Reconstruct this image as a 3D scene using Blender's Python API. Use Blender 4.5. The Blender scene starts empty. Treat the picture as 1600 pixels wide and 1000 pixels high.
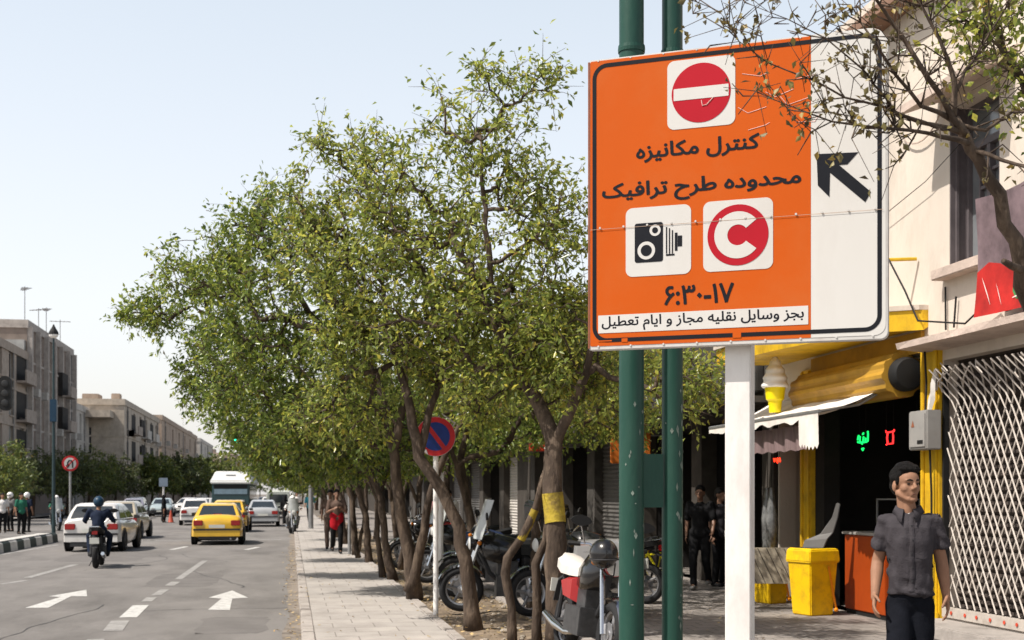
import bpy, bmesh, math, random
import numpy as np
from mathutils import Vector, Matrix, noise as mnoise

R = math.radians
random.seed(7)
SC = bpy.context.scene
COL = SC.collection

# ------------------------------------------------------------------ camera
HAZE = 1.62
YAW = 0.17086                      # camera turned 9.79 degrees to the right of the street axis
CA, SA = math.cos(YAW), math.sin(YAW)
EYE = 1.6
FPX = 2000.0                       # focal length in photo pixels (1600 wide)
cam_d = bpy.data.cameras.new('camera')
cam_d.sensor_width = 36.0
cam_d.lens = 36.0 * FPX / 1600.0
cam_d.shift_y = 272.0 / 1600.0
cam_d.clip_start = 0.1
cam_d.clip_end = 6000.0
cam_d.dof.use_dof = True
cam_d.dof.focus_distance = 7.4
cam_d.dof.aperture_fstop = 6.0
cam = bpy.data.objects.new('camera', cam_d)
COL.objects.link(cam)
cam.location = (0, 0, EYE)
cam.rotation_euler = (R(90), 0, -YAW)
SC.camera = cam

# ------------------------------------------------------------------ sky and sun
SUN_EL = R(56)
SUN_S = Vector((-math.cos(SUN_EL), -0.165, math.sin(SUN_EL))).normalized()   # towards the sun: from the left
w = bpy.data.worlds.new('World')
SC.world = w
w.use_nodes = True
wn = w.node_tree
sky = wn.nodes.new('ShaderNodeTexSky')
sky.sky_type = 'NISHITA'
sky.sun_disc = False
sky.sun_elevation = SUN_EL
sky.sun_rotation = math.atan2(SUN_S.x, SUN_S.y)
sky.air_density = 1.0
sky.dust_density = 4.0
sky.ozone_density = 1.0
sky.altitude = 0.0
bg = wn.nodes['Background']
bg.inputs['Strength'].default_value = 0.08
# bright dusty haze low over the horizon, fading out towards the zenith
wtc = wn.nodes.new('ShaderNodeTexCoord'); wsx = wn.nodes.new('ShaderNodeSeparateXYZ'); wr_ = wn.nodes.new('ShaderNodeValToRGB'); wmx = wn.nodes.new('ShaderNodeMix')
wmx.data_type = 'RGBA'; wmx.blend_type = 'ADD'; wmx.inputs[0].default_value = 1.0; wmx.clamp_result = False
e = wr_.color_ramp.elements
e[0].position = 0.0; e[0].color = (HAZE * .98, HAZE * .94, HAZE * .905, 1); e[1].position = 0.60; e[1].color = (0, 0, 0, 1)
x = e.new(0.14); x.color = (HAZE * .95, HAZE * .93, HAZE * .90, 1)
x = e.new(0.40); x.color = (HAZE * .71, HAZE * .755, HAZE * .755, 1)
wsc = wn.nodes.new('ShaderNodeVectorMath'); wsc.operation = 'SCALE'; wsc.inputs['Scale'].default_value = 5.0
wn.links.new(wtc.outputs['Generated'], wsx.inputs[0]); wn.links.new(wsx.outputs['Z'], wr_.inputs[0]); wn.links.new(wr_.outputs[0], wsc.inputs[0])
wn.links.new(sky.outputs[0], wmx.inputs[6]); wn.links.new(wsc.outputs[0], wmx.inputs[7]); wn.links.new(wmx.outputs[2], bg.inputs['Color'])
sun_d = bpy.data.lights.new('sun', 'SUN')
sun_d.energy = 5.0
sun_d.angle = R(0.5)
sun_d.color = (1.0, 0.94, 0.86)
sun = bpy.data.objects.new('sun', sun_d)
COL.objects.link(sun)
sun.rotation_euler = (-SUN_S).to_track_quat('-Z', 'Y').to_euler()
SC.view_settings.view_transform = 'Standard'
SC.view_settings.look = 'None'
SC.view_settings.exposure = 0.26
SC.view_settings.gamma = 1.0
SC.cycles.max_bounces = 6
SC.cycles.transparent_max_bounces = 8

# ------------------------------------------------------------------ helpers
def ray(px, py):
    u = (px - 800) / FPX; v = (772 - py) / FPX
    return Vector((u * CA + SA, -u * SA + CA, v))
def D(px, py, d):                  # point at depth d along a photo direction
    return Vector((0, 0, EYE)) + ray(px, py) * d
def G(px, py, z=0.0):              # point on the ground of height z
    r = ray(px, py); return Vector((0, 0, EYE)) + r * ((z - EYE) / r.z)
def PX(px, py, X):                 # point on the street-parallel plane x = X
    r = ray(px, py); return Vector((0, 0, EYE)) + r * (X / r.x)
ROAD = -0.12

def rgb(r, g, b):
    f = lambda c: (c / 255.0 / 12.92) if c <= 10.3 else ((c / 255.0 + 0.055) / 1.055) ** 2.4
    return (f(r), f(g), f(b))

MATS = {}
def mat(name, col, rough=0.6, var=0.15, scale=6.0, bump=0.0, bscale=40.0, metal=0.0, spec=0.28,
        dirt=None, dscale=2.5, damt=0.5, coat=0.0, emit=0.0, island=0.0, stretch=(1, 1, 1)):
    if name in MATS: return MATS[name]
    m = bpy.data.materials.new(name); MATS[name] = m
    m.use_nodes = True
    nt = m.node_tree; N = nt.nodes; L = nt.links
    p = N['Principled BSDF']
    p.inputs['Roughness'].default_value = rough
    p.inputs['Metallic'].default_value = metal
    p.inputs['Specular IOR Level'].default_value = spec
    p.inputs['Coat Weight'].default_value = coat
    p.inputs['Coat Roughness'].default_value = 0.08
    tc = N.new('ShaderNodeTexCoord')
    mp = N.new('ShaderNodeMapping'); mp.inputs['Scale'].default_value = stretch
    L.new(tc.outputs['Object'], mp.inputs[0])
    nz = N.new('ShaderNodeTexNoise'); nz.inputs['Scale'].default_value = scale; nz.inputs['Detail'].default_value = 6
    nz.inputs['Roughness'].default_value = 0.65
    L.new(mp.outputs[0], nz.inputs['Vector'])
    rp = N.new('ShaderNodeValToRGB')
    c = col
    rp.color_ramp.elements[0].position = 0.3; rp.color_ramp.elements[1].position = 0.7
    rp.color_ramp.elements[0].color = (c[0] * (1 - var), c[1] * (1 - var), c[2] * (1 - var), 1)
    rp.color_ramp.elements[1].color = (min(1, c[0] * (1 + var)), min(1, c[1] * (1 + var)), min(1, c[2] * (1 + var)), 1)
    L.new(nz.outputs['Fac'], rp.inputs[0])
    out = rp.outputs[0]
    if island:
        gm = N.new('ShaderNodeNewGeometry')
        hs = N.new('ShaderNodeHueSaturation')
        mr = N.new('ShaderNodeMapRange'); mr.inputs[3].default_value = 1 - island; mr.inputs[4].default_value = 1 + island
        L.new(gm.outputs['Random Per Island'], mr.inputs[0]); L.new(mr.outputs[0], hs.inputs['Value']); L.new(out, hs.inputs['Color'])
        out = hs.outputs[0]
    if dirt:
        dz = N.new('ShaderNodeTexNoise'); dz.inputs['Scale'].default_value = dscale; dz.inputs['Detail'].default_value = 8
        dz.inputs['Roughness'].default_value = 0.7
        L.new(mp.outputs[0], dz.inputs['Vector'])
        dr = N.new('ShaderNodeValToRGB'); dr.color_ramp.elements[0].position = 0.48; dr.color_ramp.elements[1].position = 0.72
        dr.color_ramp.elements[0].color = (0, 0, 0, 1); dr.color_ramp.elements[1].color = (damt, damt, damt, 1)
        L.new(dz.outputs['Fac'], dr.inputs[0])
        mx = N.new('ShaderNodeMix'); mx.data_type = 'RGBA'
        L.new(dr.outputs[0], mx.inputs[0]); L.new(out, mx.inputs[6]); mx.inputs[7].default_value = (*dirt, 1)
        out = mx.outputs[2]
    L.new(out, p.inputs['Base Color'])
    if emit:
        p.inputs['Emission Color'].default_value = (*col, 1); p.inputs['Emission Strength'].default_value = emit
    if bump:
        bz = N.new('ShaderNodeTexNoise'); bz.inputs['Scale'].default_value = bscale; bz.inputs['Detail'].default_value = 5
        L.new(mp.outputs[0], bz.inputs['Vector'])
        bp = N.new('ShaderNodeBump'); bp.inputs['Strength'].default_value = bump; bp.inputs['Distance'].default_value = 0.02
        L.new(bz.outputs['Fac'], bp.inputs['Height']); L.new(bp.outputs[0], p.inputs['Normal'])
    return m

def glass_mat(name, col, rough=0.08, spec=0.8):
    return mat(name, col, rough, 0.25, 1.5, spec=spec)

def leaf_mat(name, c1, c2, trans=0.35, rough=0.38):
    if name in MATS: return MATS[name]
    m = bpy.data.materials.new(name); MATS[name] = m
    m.use_nodes = True
    nt = m.node_tree; N = nt.nodes; L = nt.links
    p = N['Principled BSDF']; o = N['Material Output']
    gm = N.new('ShaderNodeNewGeometry')
    rp = N.new('ShaderNodeValToRGB')
    e = rp.color_ramp.elements
    e[0].position = 0.0; e[0].color = (*c1, 1); e[1].position = 0.8; e[1].color = (*c2, 1)
    x = e.new(0.96); x.color = (c2[0] * 1.5, c2[1] * 1.25, c2[2] * 0.9, 1)
    x = e.new(1.0); x.color = (0.16, 0.11, 0.03, 1)
    L.new(gm.outputs['Random Per Island'], rp.inputs[0])
    L.new(rp.outputs[0], p.inputs['Base Color'])
    p.inputs['Roughness'].default_value = rough
    p.inputs['Specular IOR Level'].default_value = 0.5
    t = N.new('ShaderNodeBsdfTranslucent')
    hs = N.new('ShaderNodeHueSaturation'); hs.inputs['Value'].default_value = 1.5; hs.inputs['Hue'].default_value = 0.485
    L.new(rp.outputs[0], hs.inputs['Color']); L.new(hs.outputs[0], t.inputs[0])
    mx = N.new('ShaderNodeMixShader'); mx.inputs[0].default_value = trans
    L.new(p.outputs[0], mx.inputs[1]); L.new(t.outputs[0], mx.inputs[2]); L.new(mx.outputs[0], o.inputs[0])
    return m

class MB:
    """collects shapes, then links them as ONE mesh object"""
    def __init__(s): s.v = []; s.f = []; s.m = []; s.T = Matrix.Identity(4); s.mi = 0
    def add(s, vs, fs):
        b = len(s.v)
        s.v += [s.T @ Vector(p) for p in vs]
        s.f += [tuple(i + b for i in f) for f in fs]
        s.m += [s.mi] * len(fs)
        return s
    def box(s, x0, x1, y0, y1, z0, z1):
        return s.add([(x0, y0, z0), (x1, y0, z0), (x1, y1, z0), (x0, y1, z0), (x0, y0, z1), (x1, y0, z1), (x1, y1, z1), (x0, y1, z1)],
              [(0, 3, 2, 1), (4, 5, 6, 7), (0, 1, 5, 4), (1, 2, 6, 5), (2, 3, 7, 6), (3, 0, 4, 7)])
    def quad(s, a, b, c, d): return s.add([a, b, c, d], [(0, 1, 2, 3)])
    def tube(s, pts, rads, n=8, cap=True, flat=None):
        pts = [Vector(p) for p in pts]
        if not hasattr(rads, '__len__'): rads = [rads] * len(pts)
        vs = []; fs = []
        up = None
        for i, p in enumerate(pts):
            if i == 0: t = pts[1] - p
            elif i == len(pts) - 1: t = p - pts[i - 1]
            else: t = (pts[i + 1] - p).normalized() + (p - pts[i - 1]).normalized()
            t = t.normalized() if t.length > 1e-9 else Vector((0, 0, 1))
            if up is None:
                up = Vector((0, 0, 1)) if abs(t.z) < 0.9 else Vector((1, 0, 0))
            a = (up - t * up.dot(t))
            a = a.normalized() if a.length > 1e-6 else t.orthogonal().normalized()
            up = a; b = t.cross(a)
            for k in range(n):
                th = 2 * math.pi * k / n
                vs.append(p + (a * math.cos(th) + b * math.sin(th)) * rads[i])
        for i in range(len(pts) - 1):
            for k in range(n):
                k2 = (k + 1) % n
                fs.append((i * n + k, i * n + k2, (i + 1) * n + k2, (i + 1) * n + k))
        if cap:
            fs.append(tuple(range(n - 1, -1, -1))); q = (len(pts) - 1) * n
            fs.append(tuple(q + k for k in range(n)))
        return s.add(vs, fs)
    def lathe(s, prof, n=24, c=(0, 0, 0), axis='Z', cap=True):
        vs = []; fs = []
        for r, h in prof:
            for k in range(n):
                th = 2 * math.pi * k / n; x, y = r * math.cos(th), r * math.sin(th)
                p = (x, y, h) if axis == 'Z' else ((h, x, y) if axis == 'X' else (y, h, x))
                vs.append((p[0] + c[0], p[1] + c[1], p[2] + c[2]))
        for i in range(len(prof) - 1):
            for k in range(n):
                k2 = (k + 1) % n
                fs.append((i * n + k, i * n + k2, (i + 1) * n + k2, (i + 1) * n + k))
        if cap:
            fs.append(tuple(range(n - 1, -1, -1))); q = (len(prof) - 1) * n
            fs.append(tuple(q + k for k in range(n)))
        return s.add(vs, fs)
    def ball(s, c, r, nu=12, nv=8):
        if not hasattr(r, '__len__'): r = (r, r, r)
        vs = [(c[0], c[1], c[2] - r[2])]; fs = []
        for j in range(1, nv):
            ph = math.pi * j / nv - math.pi / 2
            for k in range(nu):
                th = 2 * math.pi * k / nu
                vs.append((c[0] + r[0] * math.cos(ph) * math.cos(th), c[1] + r[1] * math.cos(ph) * math.sin(th), c[2] + r[2] * math.sin(ph)))
        vs.append((c[0], c[1], c[2] + r[2])); t = len(vs) - 1
        for k in range(nu):
            k2 = (k + 1) % nu
            fs.append((0, 1 + k2, 1 + k)); fs.append((t, 1 + (nv - 2) * nu + k, 1 + (nv - 2) * nu + k2))
            for j in range(nv - 2):
                fs.append((1 + j * nu + k, 1 + j * nu + k2, 1 + (j + 1) * nu + k2, 1 + (j + 1) * nu + k))
        return s.add(vs, fs)
    def cap(s, a, ra, b, rb, n=12):             # tapered capsule
        a = Vector(a); b = Vector(b); t = b - a; L = t.length
        if L < 1e-6: return s.ball(a, ra)
        t = t / L
        pts = [a - t * ra * k for k in (0.98, 0.8, 0.45)] + [a, b] + [b + t * rb * k for k in (0.45, 0.8, 0.98)]
        rs = [ra * k for k in (0.2, 0.6, 0.893)] + [ra, rb] + [rb * k for k in (0.893, 0.6, 0.2)]
        return s.tube(pts, rs, n)
    def loft(s, rings, closed=True, cap=True):
        n = len(rings[0]); vs = [p for r in rings for p in r]; fs = []
        for i in range(len(rings) - 1):
            for k in range(n if closed else n - 1):
                k2 = (k + 1) % n
                fs.append((i * n + k, i * n + k2, (i + 1) * n + k2, (i + 1) * n + k))
        if cap:
            fs.append(tuple(range(n - 1, -1, -1))); q = (len(rings) - 1) * n
            fs.append(tuple(q + k for k in range(n)))
        return s.add(vs, fs)
    def plate(s, poly, y0, y1):                # polygon in local x,z extruded along y from y0 (back) to y1 (front)
        n = len(poly)
        vs = [(p[0], y0, p[1]) for p in poly] + [(p[0], y1, p[1]) for p in poly]
        fs = [tuple(range(n)), tuple(range(2 * n - 1, n - 1, -1))] + [(k, n + k, n + (k + 1) % n, (k + 1) % n) for k in range(n)]
        return s.add(vs, fs)
    def ring(s, outer, inner, y0, y1):         # band between two polygons of equal count, in x,z
        n = len(outer)
        vs = [(p[0], y1, p[1]) for p in outer] + [(p[0], y1, p[1]) for p in inner] + [(p[0], y0, p[1]) for p in outer] + [(p[0], y0, p[1]) for p in inner]
        fs = []
        for k in range(n):
            j = (k + 1) % n
            fs += [(k, n + k, n + j, j), (2 * n + k, 2 * n + j, 3 * n + j, 3 * n + k), (k, j, 2 * n + j, 2 * n + k), (n + k, 3 * n + k, 3 * n + j, n + j)]
        return s.add(vs, fs)
    def mesh(s, name, bevel=0.0, seg=2):
        me = bpy.data.meshes.new(name)
        me.from_pydata([tuple(p) for p in s.v], [], s.f)
        me.polygons.foreach_set('material_index', s.m)
        bm = bmesh.new(); bm.from_mesh(me)
        bmesh.ops.recalc_face_normals(bm, faces=bm.faces)
        if bevel:
            es = [e for e in bm.edges if len(e.link_faces) == 2 and e.calc_face_angle(0) > 0.5]
            bmesh.ops.bevel(bm, geom=es, offset=bevel, segments=seg, affect='EDGES', clamp_overlap=True)
        bm.to_mesh(me); bm.free()
        return me
    def build(s, name, mats, parent=None, smooth=False, bevel=0.0, seg=2, loc=None):
        me = s.mesh(name, bevel, seg)
        return link(name, me, mats, parent, smooth, loc)

def link(name, me, mats, parent=None, smooth=False, loc=None):
    for m in (mats if isinstance(mats, (list, tuple)) else [mats]): me.materials.append(m)
    if smooth:
        me.polygons.foreach_set('use_smooth', [True] * len(me.polygons))
        if smooth != 'full': me.set_sharp_from_angle(angle=R(40))
    o = bpy.data.objects.new(name, me); COL.objects.link(o)
    if parent is not None: o.parent = parent
    if loc is not None: o.location = loc
    return o

def tag(o, label, cat, group=None, kind=None):
    o['label'] = label; o['category'] = cat
    if group: o['group'] = group
    if kind: o['kind'] = kind
    return o
def structure(o, label=None):
    o['kind'] = 'structure'
    if label: o['label'] = label
    return o
def thing(name, label, cat, loc=(0, 0, 0), rotz=0.0, group=None):
    o = bpy.data.objects.new(name, None); COL.objects.link(o)
    o.empty_display_size = 0.2
    o.location = loc; o.rotation_euler = (0, 0, rotz)
    return tag(o, label, cat, group)
def fuse(mb, voxel, smooth=3, fac=0.5):
    """one continuous surface out of overlapping shapes"""
    me = mb.mesh('fuse'); o = bpy.data.objects.new('fuse', me); COL.objects.link(o)
    r = o.modifiers.new('r', 'REMESH'); r.mode = 'VOXEL'; r.voxel_size = voxel
    if smooth:
        q = o.modifiers.new('s', 'SMOOTH'); q.iterations = smooth; q.factor = fac
    dg = bpy.context.evaluated_depsgraph_get()
    out = bpy.data.meshes.new_from_object(o.evaluated_get(dg))
    bpy.data.objects.remove(o); bpy.data.meshes.remove(me)
    return out

def rrect(x0, x1, z0, z1, r, n=6):             # counter-clockwise rounded rectangle in x,z
    if not hasattr(r, '__len__'): r = (r, r, r, r)    # bl, br, tr, tl
    P = []
    for (cx, cz, a, q) in ((x0 + r[0], z0 + r[0], 180, r[0]), (x1 - r[1], z0 + r[1], 270, r[1]), (x1 - r[2], z1 - r[2], 0, r[2]), (x0 + r[3], z1 - r[3], 90, r[3])):
        for k in range(n + 1):
            t = R(a + 90 * k / n); P.append((cx + q * math.cos(t), cz + q * math.sin(t)))
    return P
def disc(cx, cz, r, n=48, a0=0, a1=360, rz=None):
    m = n if a1 - a0 == 360 else n + 1
    return [(cx + r * math.cos(R(a0 + (a1 - a0) * k / n)), cz + (rz or r) * math.sin(R(a0 + (a1 - a0) * k / n))) for k in range(m)]

# ------------------------------------------------------------------ lettering
ARAB = {'ا': 'FE8D FE8E', 'ب': 'FE8F FE90 FE91 FE92', 'ت': 'FE95 FE96 FE97 FE98', 'ج': 'FE9D FE9E FE9F FEA0', 'ح': 'FEA1 FEA2 FEA3 FEA4',
        'د': 'FEA9 FEAA', 'ر': 'FEAD FEAE', 'ز': 'FEAF FEB0', 'س': 'FEB1 FEB2 FEB3 FEB4', 'ط': 'FEC1 FEC2 FEC3 FEC4', 'ع': 'FEC9 FECA FECB FECC',
        'ف': 'FED1 FED2 FED3 FED4', 'ق': 'FED5 FED6 FED7 FED8', 'ک': 'FB8E FB8F FB90 FB91', 'ل': 'FEDD FEDE FEDF FEE0', 'م': 'FEE1 FEE2 FEE3 FEE4',
        'ن': 'FEE5 FEE6 FEE7 FEE8', 'ه': 'FEE9 FEEA FEEB FEEC', 'و': 'FEED FEEE', 'ی': 'FBFC FBFD FBFE FBFF'}
ARAB = {k: [chr(int(x, 16)) for x in v.split()] for k, v in ARAB.items()}
def shape_rtl(s):
    out = []
    for i, c in enumerate(s):
        if c not in ARAB: out.append(c); continue
        p = i > 0 and s[i - 1] in ARAB and len(ARAB[s[i - 1]]) == 4
        n = i + 1 < len(s) and s[i + 1] in ARAB and len(ARAB[c]) == 4
        out.append(ARAB[c][(3 if n else 1) if p else (2 if n else 0)])
    return ''.join(reversed(out))

def letter_mesh(body, cell=0.014, bold=0.02):
    """outline of a line of writing as flat faces (x right, y up), nonzero winding so that joined letters stay solid"""
    c = bpy.data.curves.new('writing', 'FONT'); c.body = body; c.fill_mode = 'NONE'; c.resolution_u = 6
    o = bpy.data.objects.new('writing', c); COL.objects.link(o)
    dg = bpy.context.evaluated_depsgraph_get()
    me = bpy.data.meshes.new_from_object(o.evaluated_get(dg))
    V = np.array([v.co[:2] for v in me.vertices]); E = np.array([e.vertices[:] for e in me.edges])
    bpy.data.objects.remove(o); bpy.data.curves.remove(c); bpy.data.meshes.remove(me)
    ss = 2; h = cell / ss; pad = bold + 4 * cell
    x0, y0 = V.min(0) - pad; x1, y1 = V.max(0) + pad
    nx = int((x1 - x0) / h) + 2; ny = int((y1 - y0) / h) + 2
    xs = x0 + h * np.arange(nx)
    # orient every contour by walking its loop in vertex order
    nxt = {}
    for a, b in E: nxt.setdefault(a, []).append(b); nxt.setdefault(b, []).append(a)
    seen = set(); segs = []
    for s0 in range(len(V)):
        if s0 in seen or s0 not in nxt: continue
        loop = [s0]; seen.add(s0)
        q = [t for t in nxt[s0] if t == s0 + 1] or nxt[s0]
        cur = q[0]; prev = s0
        while cur != s0 and cur not in seen:
            loop.append(cur); seen.add(cur)
            z = [t for t in nxt[cur] if t != prev]
            prev, cur = cur, (z[0] if z else s0)
        for i in range(len(loop)): segs.append((V[loop[i]], V[loop[(i + 1) % len(loop)]]))
    A = np.array([s[0] for s in segs]); B = np.array([s[1] for s in segs])
    ins = np.zeros((ny, nx))
    for j in range(ny):
        y = y0 + h * j + 1e-7
        up = (A[:, 1] <= y) & (B[:, 1] > y); dn = (B[:, 1] <= y) & (A[:, 1] > y)
        k = up | dn
        if not k.any(): continue
        t = (y - A[k, 1]) / (B[k, 1] - A[k, 1]); cx = A[k, 0] + t * (B[k, 0] - A[k, 0])
        d = np.where(up[k], 1, -1); so = np.argsort(cx); cs = np.concatenate([[0], np.cumsum(d[so])])
        ins[j] = cs[np.searchsorted(cx[so], xs)] != 0
    rr = int(round(bold / h)); base = ins.copy()
    for dy in range(-rr, rr + 1):
        for dx in range(-rr, rr + 1):
            if dx * dx + dy * dy <= rr * rr + 1: ins = np.maximum(ins, np.roll(np.roll(base, dy, 0), dx, 1))
    f = ins.copy()
    for ax in (0, 1): f = (np.roll(f, 1, ax) + 2 * f + np.roll(f, -1, ax)) / 4
    f = f[::ss, ::ss]; H = h * ss
    vs = []; fs = []; key = {}
    def vert(x, y):
        k = (round(x / H * 64), round(y / H * 64))
        if k not in key: key[k] = len(vs); vs.append((x, y))
        return key[k]
    for j in range(f.shape[0] - 1):
        i = 0
        while i < f.shape[1] - 1:
            q = (f[j, i], f[j, i + 1], f[j + 1, i + 1], f[j + 1, i]); I = [t > 0.5 for t in q]
            if all(I):
                i2 = i
                while i2 < f.shape[1] - 1 and min(f[j, i2], f[j, i2 + 1], f[j + 1, i2 + 1], f[j + 1, i2]) > 0.5: i2 += 1
                fs.append(tuple(vert(x0 + H * a, y0 + H * b) for a, b in ((i, j), (i2, j), (i2, j + 1), (i, j + 1)))); i = i2; continue
            if any(I):
                C = ((i, j), (i + 1, j), (i + 1, j + 1), (i, j + 1)); poly = []
                for k in range(4):
                    k2 = (k + 1) % 4
                    if I[k]: poly.append(vert(x0 + H * C[k][0], y0 + H * C[k][1]))
                    if I[k] != I[k2]:
                        t = (0.5 - q[k]) / (q[k2] - q[k])
                        poly.append(vert(x0 + H * (C[k][0] + t * (C[k2][0] - C[k][0])), y0 + H * (C[k][1] + t * (C[k2][1] - C[k][1]))))
                poly = [p for n, p in enumerate(poly) if p != poly[n - 1]]
                if len(poly) >= 3: fs.append(tuple(poly))
            i += 1
    return np.array(vs), fs
def lettering(name, body, x0, x1, z0, z1, y, m, parent, bold=0.02, cell=0.014):
    V, F = letter_mesh(body, cell, bold)
    a = V.min(0); b = V.max(0)
    P = [(x0 + (p[0] - a[0]) / (b[0] - a[0]) * (x1 - x0), y, z0 + (p[1] - a[1]) / (b[1] - a[1]) * (z1 - z0)) for p in V]
    me = bpy.data.meshes.new(name); me.from_pydata(P, [], F)
    return link(name, me, m, parent)
# ------------------------------------------------------------------ ground, road, pavements
def tile_mat(name, c1, c2, mortar, bw, bh, rough=0.85, dirt=(0.05, 0.045, 0.04), damt=0.55, msize=0.008, dscale=1.3):
    m = mat(name, c1, rough, 0.12, 3.0, 0.25, 60, dirt=dirt, damt=damt, dscale=dscale)
    nt = m.node_tree; N = nt.nodes; L = nt.links
    br = N.new('ShaderNodeTexBrick')
    br.inputs['Color1'].default_value = (*c1, 1); br.inputs['Color2'].default_value = (*c2, 1); br.inputs['Mortar'].default_value = (*mortar, 1)
    br.inputs['Scale'].default_value = 1.0; br.inputs['Mortar Size'].default_value = msize
    br.inputs['Brick Width'].default_value = bw; br.inputs['Row Height'].default_value = bh
    tc = N['Texture Coordinate']; L.new(tc.outputs['Object'], br.inputs['Vector'])
    rp = [n for n in N if n.type == 'VALTORGB'][0]
    for e in rp.color_ramp.elements: v = 1.0 if e.position > 0.5 else 0.82; e.color = (v, v, v, 1)
    mx = N.new('ShaderNodeMix'); mx.data_type = 'RGBA'; mx.blend_type = 'MULTIPLY'; mx.inputs[0].default_value = 1
    tgt = [l.to_socket for l in rp.outputs[0].links]
    L.new(br.outputs[0], mx.inputs[6]); L.new(rp.outputs[0], mx.inputs[7])
    for t in tgt: L.new(mx.outputs[2], t)
    return m

M_ground = mat('dusty_ground', (0.16, 0.14, 0.12), 0.95, 0.2, 0.5)
M_asphalt = mat('asphalt', (0.185, 0.173, 0.162), 0.9, 0.14, 1.2, 0.5, 220, dirt=(0.095, 0.088, 0.082), dscale=0.5, damt=0.9, stretch=(1, 0.35, 1))
M_gutter = mat('gutter_dust', (0.21, 0.18, 0.15), 0.95, 0.35, 4, 0.4, 80, dirt=(0.07, 0.06, 0.05), dscale=3, damt=0.8)
M_paint = mat('worn_road_paint', (0.52, 0.51, 0.485), 0.7, 0.1, 8, dirt=(0.16, 0.15, 0.14), dscale=9, damt=0.9)
M_paint2 = mat('faded_road_paint', (0.29, 0.28, 0.265), 0.8, 0.15, 8, dirt=(0.13, 0.122, 0.115), dscale=5, damt=0.95)
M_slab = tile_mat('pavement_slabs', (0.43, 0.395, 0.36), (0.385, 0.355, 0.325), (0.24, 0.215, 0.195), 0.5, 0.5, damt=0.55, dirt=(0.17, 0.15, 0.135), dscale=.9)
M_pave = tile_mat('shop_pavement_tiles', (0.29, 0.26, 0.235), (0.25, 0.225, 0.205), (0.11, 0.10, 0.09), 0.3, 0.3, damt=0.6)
M_kerb = mat('kerb_concrete', (0.36, 0.325, 0.295), 0.85, 0.2, 3, 0.4, 50, dirt=(0.14, 0.12, 0.1), damt=0.7)
M_soil = mat('dry_soil', (0.20, 0.155, 0.11), 0.95, 0.45, 5, 0.8, 30, dirt=(0.07, 0.055, 0.04), dscale=4, damt=0.8)
M_conc = mat('concrete', (0.33, 0.30, 0.275), 0.85, 0.2, 3, 0.4, 40, dirt=(0.1, 0.09, 0.08), damt=0.6)

def sheet(name, x0, x1, y0, y1, z, m):
    return structure(MB().quad((x0, y0, z), (x1, y0, z), (x1, y1, z), (x0, y1, z)).build(name, m))
sheet('ground', -3000, 3000, -60, 5500, -0.17, M_ground)
sheet('road', -17.6, 0.2, -15, 900, ROAD, M_asphalt)
# dusty gutter along the kerb, ragged edge
b = MB(); P0 = []; P1 = []
for k in range(120):
    y = -5 + k * 1.0
    P0.append((0.13, y, ROAD + 0.004)); P1.append((0.13 - 0.12 - 0.14 * (mnoise.noise((y * 0.35, 3, 1)) + 0.5), y, ROAD + 0.004))
b.add(P0 + P1, [(k, k + 1, 121 + k, 120 + k) for k in range(119)])
structure(b.build('gutter', M_gutter))
b = MB()
y = -8.0
while y < 160:
    j = random.uniform(-0.006, 0.006); b.box(0.12 + j, 0.27 + j, y, y + 0.985, -0.2, 0.004 + random.uniform(-0.004, 0.006)); y += 1.0
structure(b.build('kerb', M_kerb, bevel=0.012))
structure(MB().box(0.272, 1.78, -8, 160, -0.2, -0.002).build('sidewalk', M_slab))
b = MB(); y = -8.0
while y < 90:
    j = random.uniform(-0.012, 0.012)
    if random.random() > 0.08: b.box(1.782 + j, 1.90 + j, y, y + 0.985, -0.2, 0.012 + random.uniform(-0.012, 0.01))
    y += 1.0
structure(b.build('planting_strip_edging', M_kerb, bevel=0.012))
# soil strip with lumps
b = MB(); nxs, nys = 9, 260; vs = []
for i in range(nys):
    for k in range(nxs):
        x = 1.90 + k * 1.28 / (nxs - 1); y = -6 + i * 0.4
        vs.append((x, y, -0.035 + 0.05 * mnoise.noise((x * 2, y * 1.1, 0)) + 0.02 * mnoise.noise((x * 7, y * 7, 4))))
b.add(vs, [(i * nxs + k, i * nxs + k + 1, (i + 1) * nxs + k + 1, (i + 1) * nxs + k) for i in range(nys - 1) for k in range(nxs - 1)])
structure(b.build('planting_strip', M_soil, smooth='full'))
b = MB(); y = -8.0
while y < 90:
    if random.random() > 0.12: b.box(3.1, 3.24, y, y + 0.97, -0.2, 0.03 + random.uniform(-0.015, 0.015))
    y += 1.0
structure(b.build('pavement_edging', M_conc, bevel=0.015))
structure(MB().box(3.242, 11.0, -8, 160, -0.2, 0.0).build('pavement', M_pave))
structure(MB().box(-30, -17.6, -8, 500, -0.2, 0.0).build('far_sidewalk', M_conc))
structure(MB().box(-17.75, -17.6, -8, 500, -0.19, 0.02).build('far_kerb', M_kerb))

# road markings
Z1 = ROAD + 0.004
def mark(pts, m=M_paint, name='road_marking'):
    b = MB(); b.add([(p[0], p[1], Z1) for p in pts], [tuple(range(len(pts)))]); return structure(b.build(name, m))
def stripe(x0, y0, x1, y1, wd, m, name='lane_line'):
    d = Vector((x1 - x0, y1 - y0)).normalized(); n = Vector((d.y, -d.x)) * wd / 2
    return mark([(x0 - n.x, y0 - n.y), (x0 + n.x, y0 + n.y), (x1 + n.x, y1 + n.y), (x1 - n.x, y1 - n.y)], m, name)
def GR(px, py): return G(px, py, ROAD)
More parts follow.
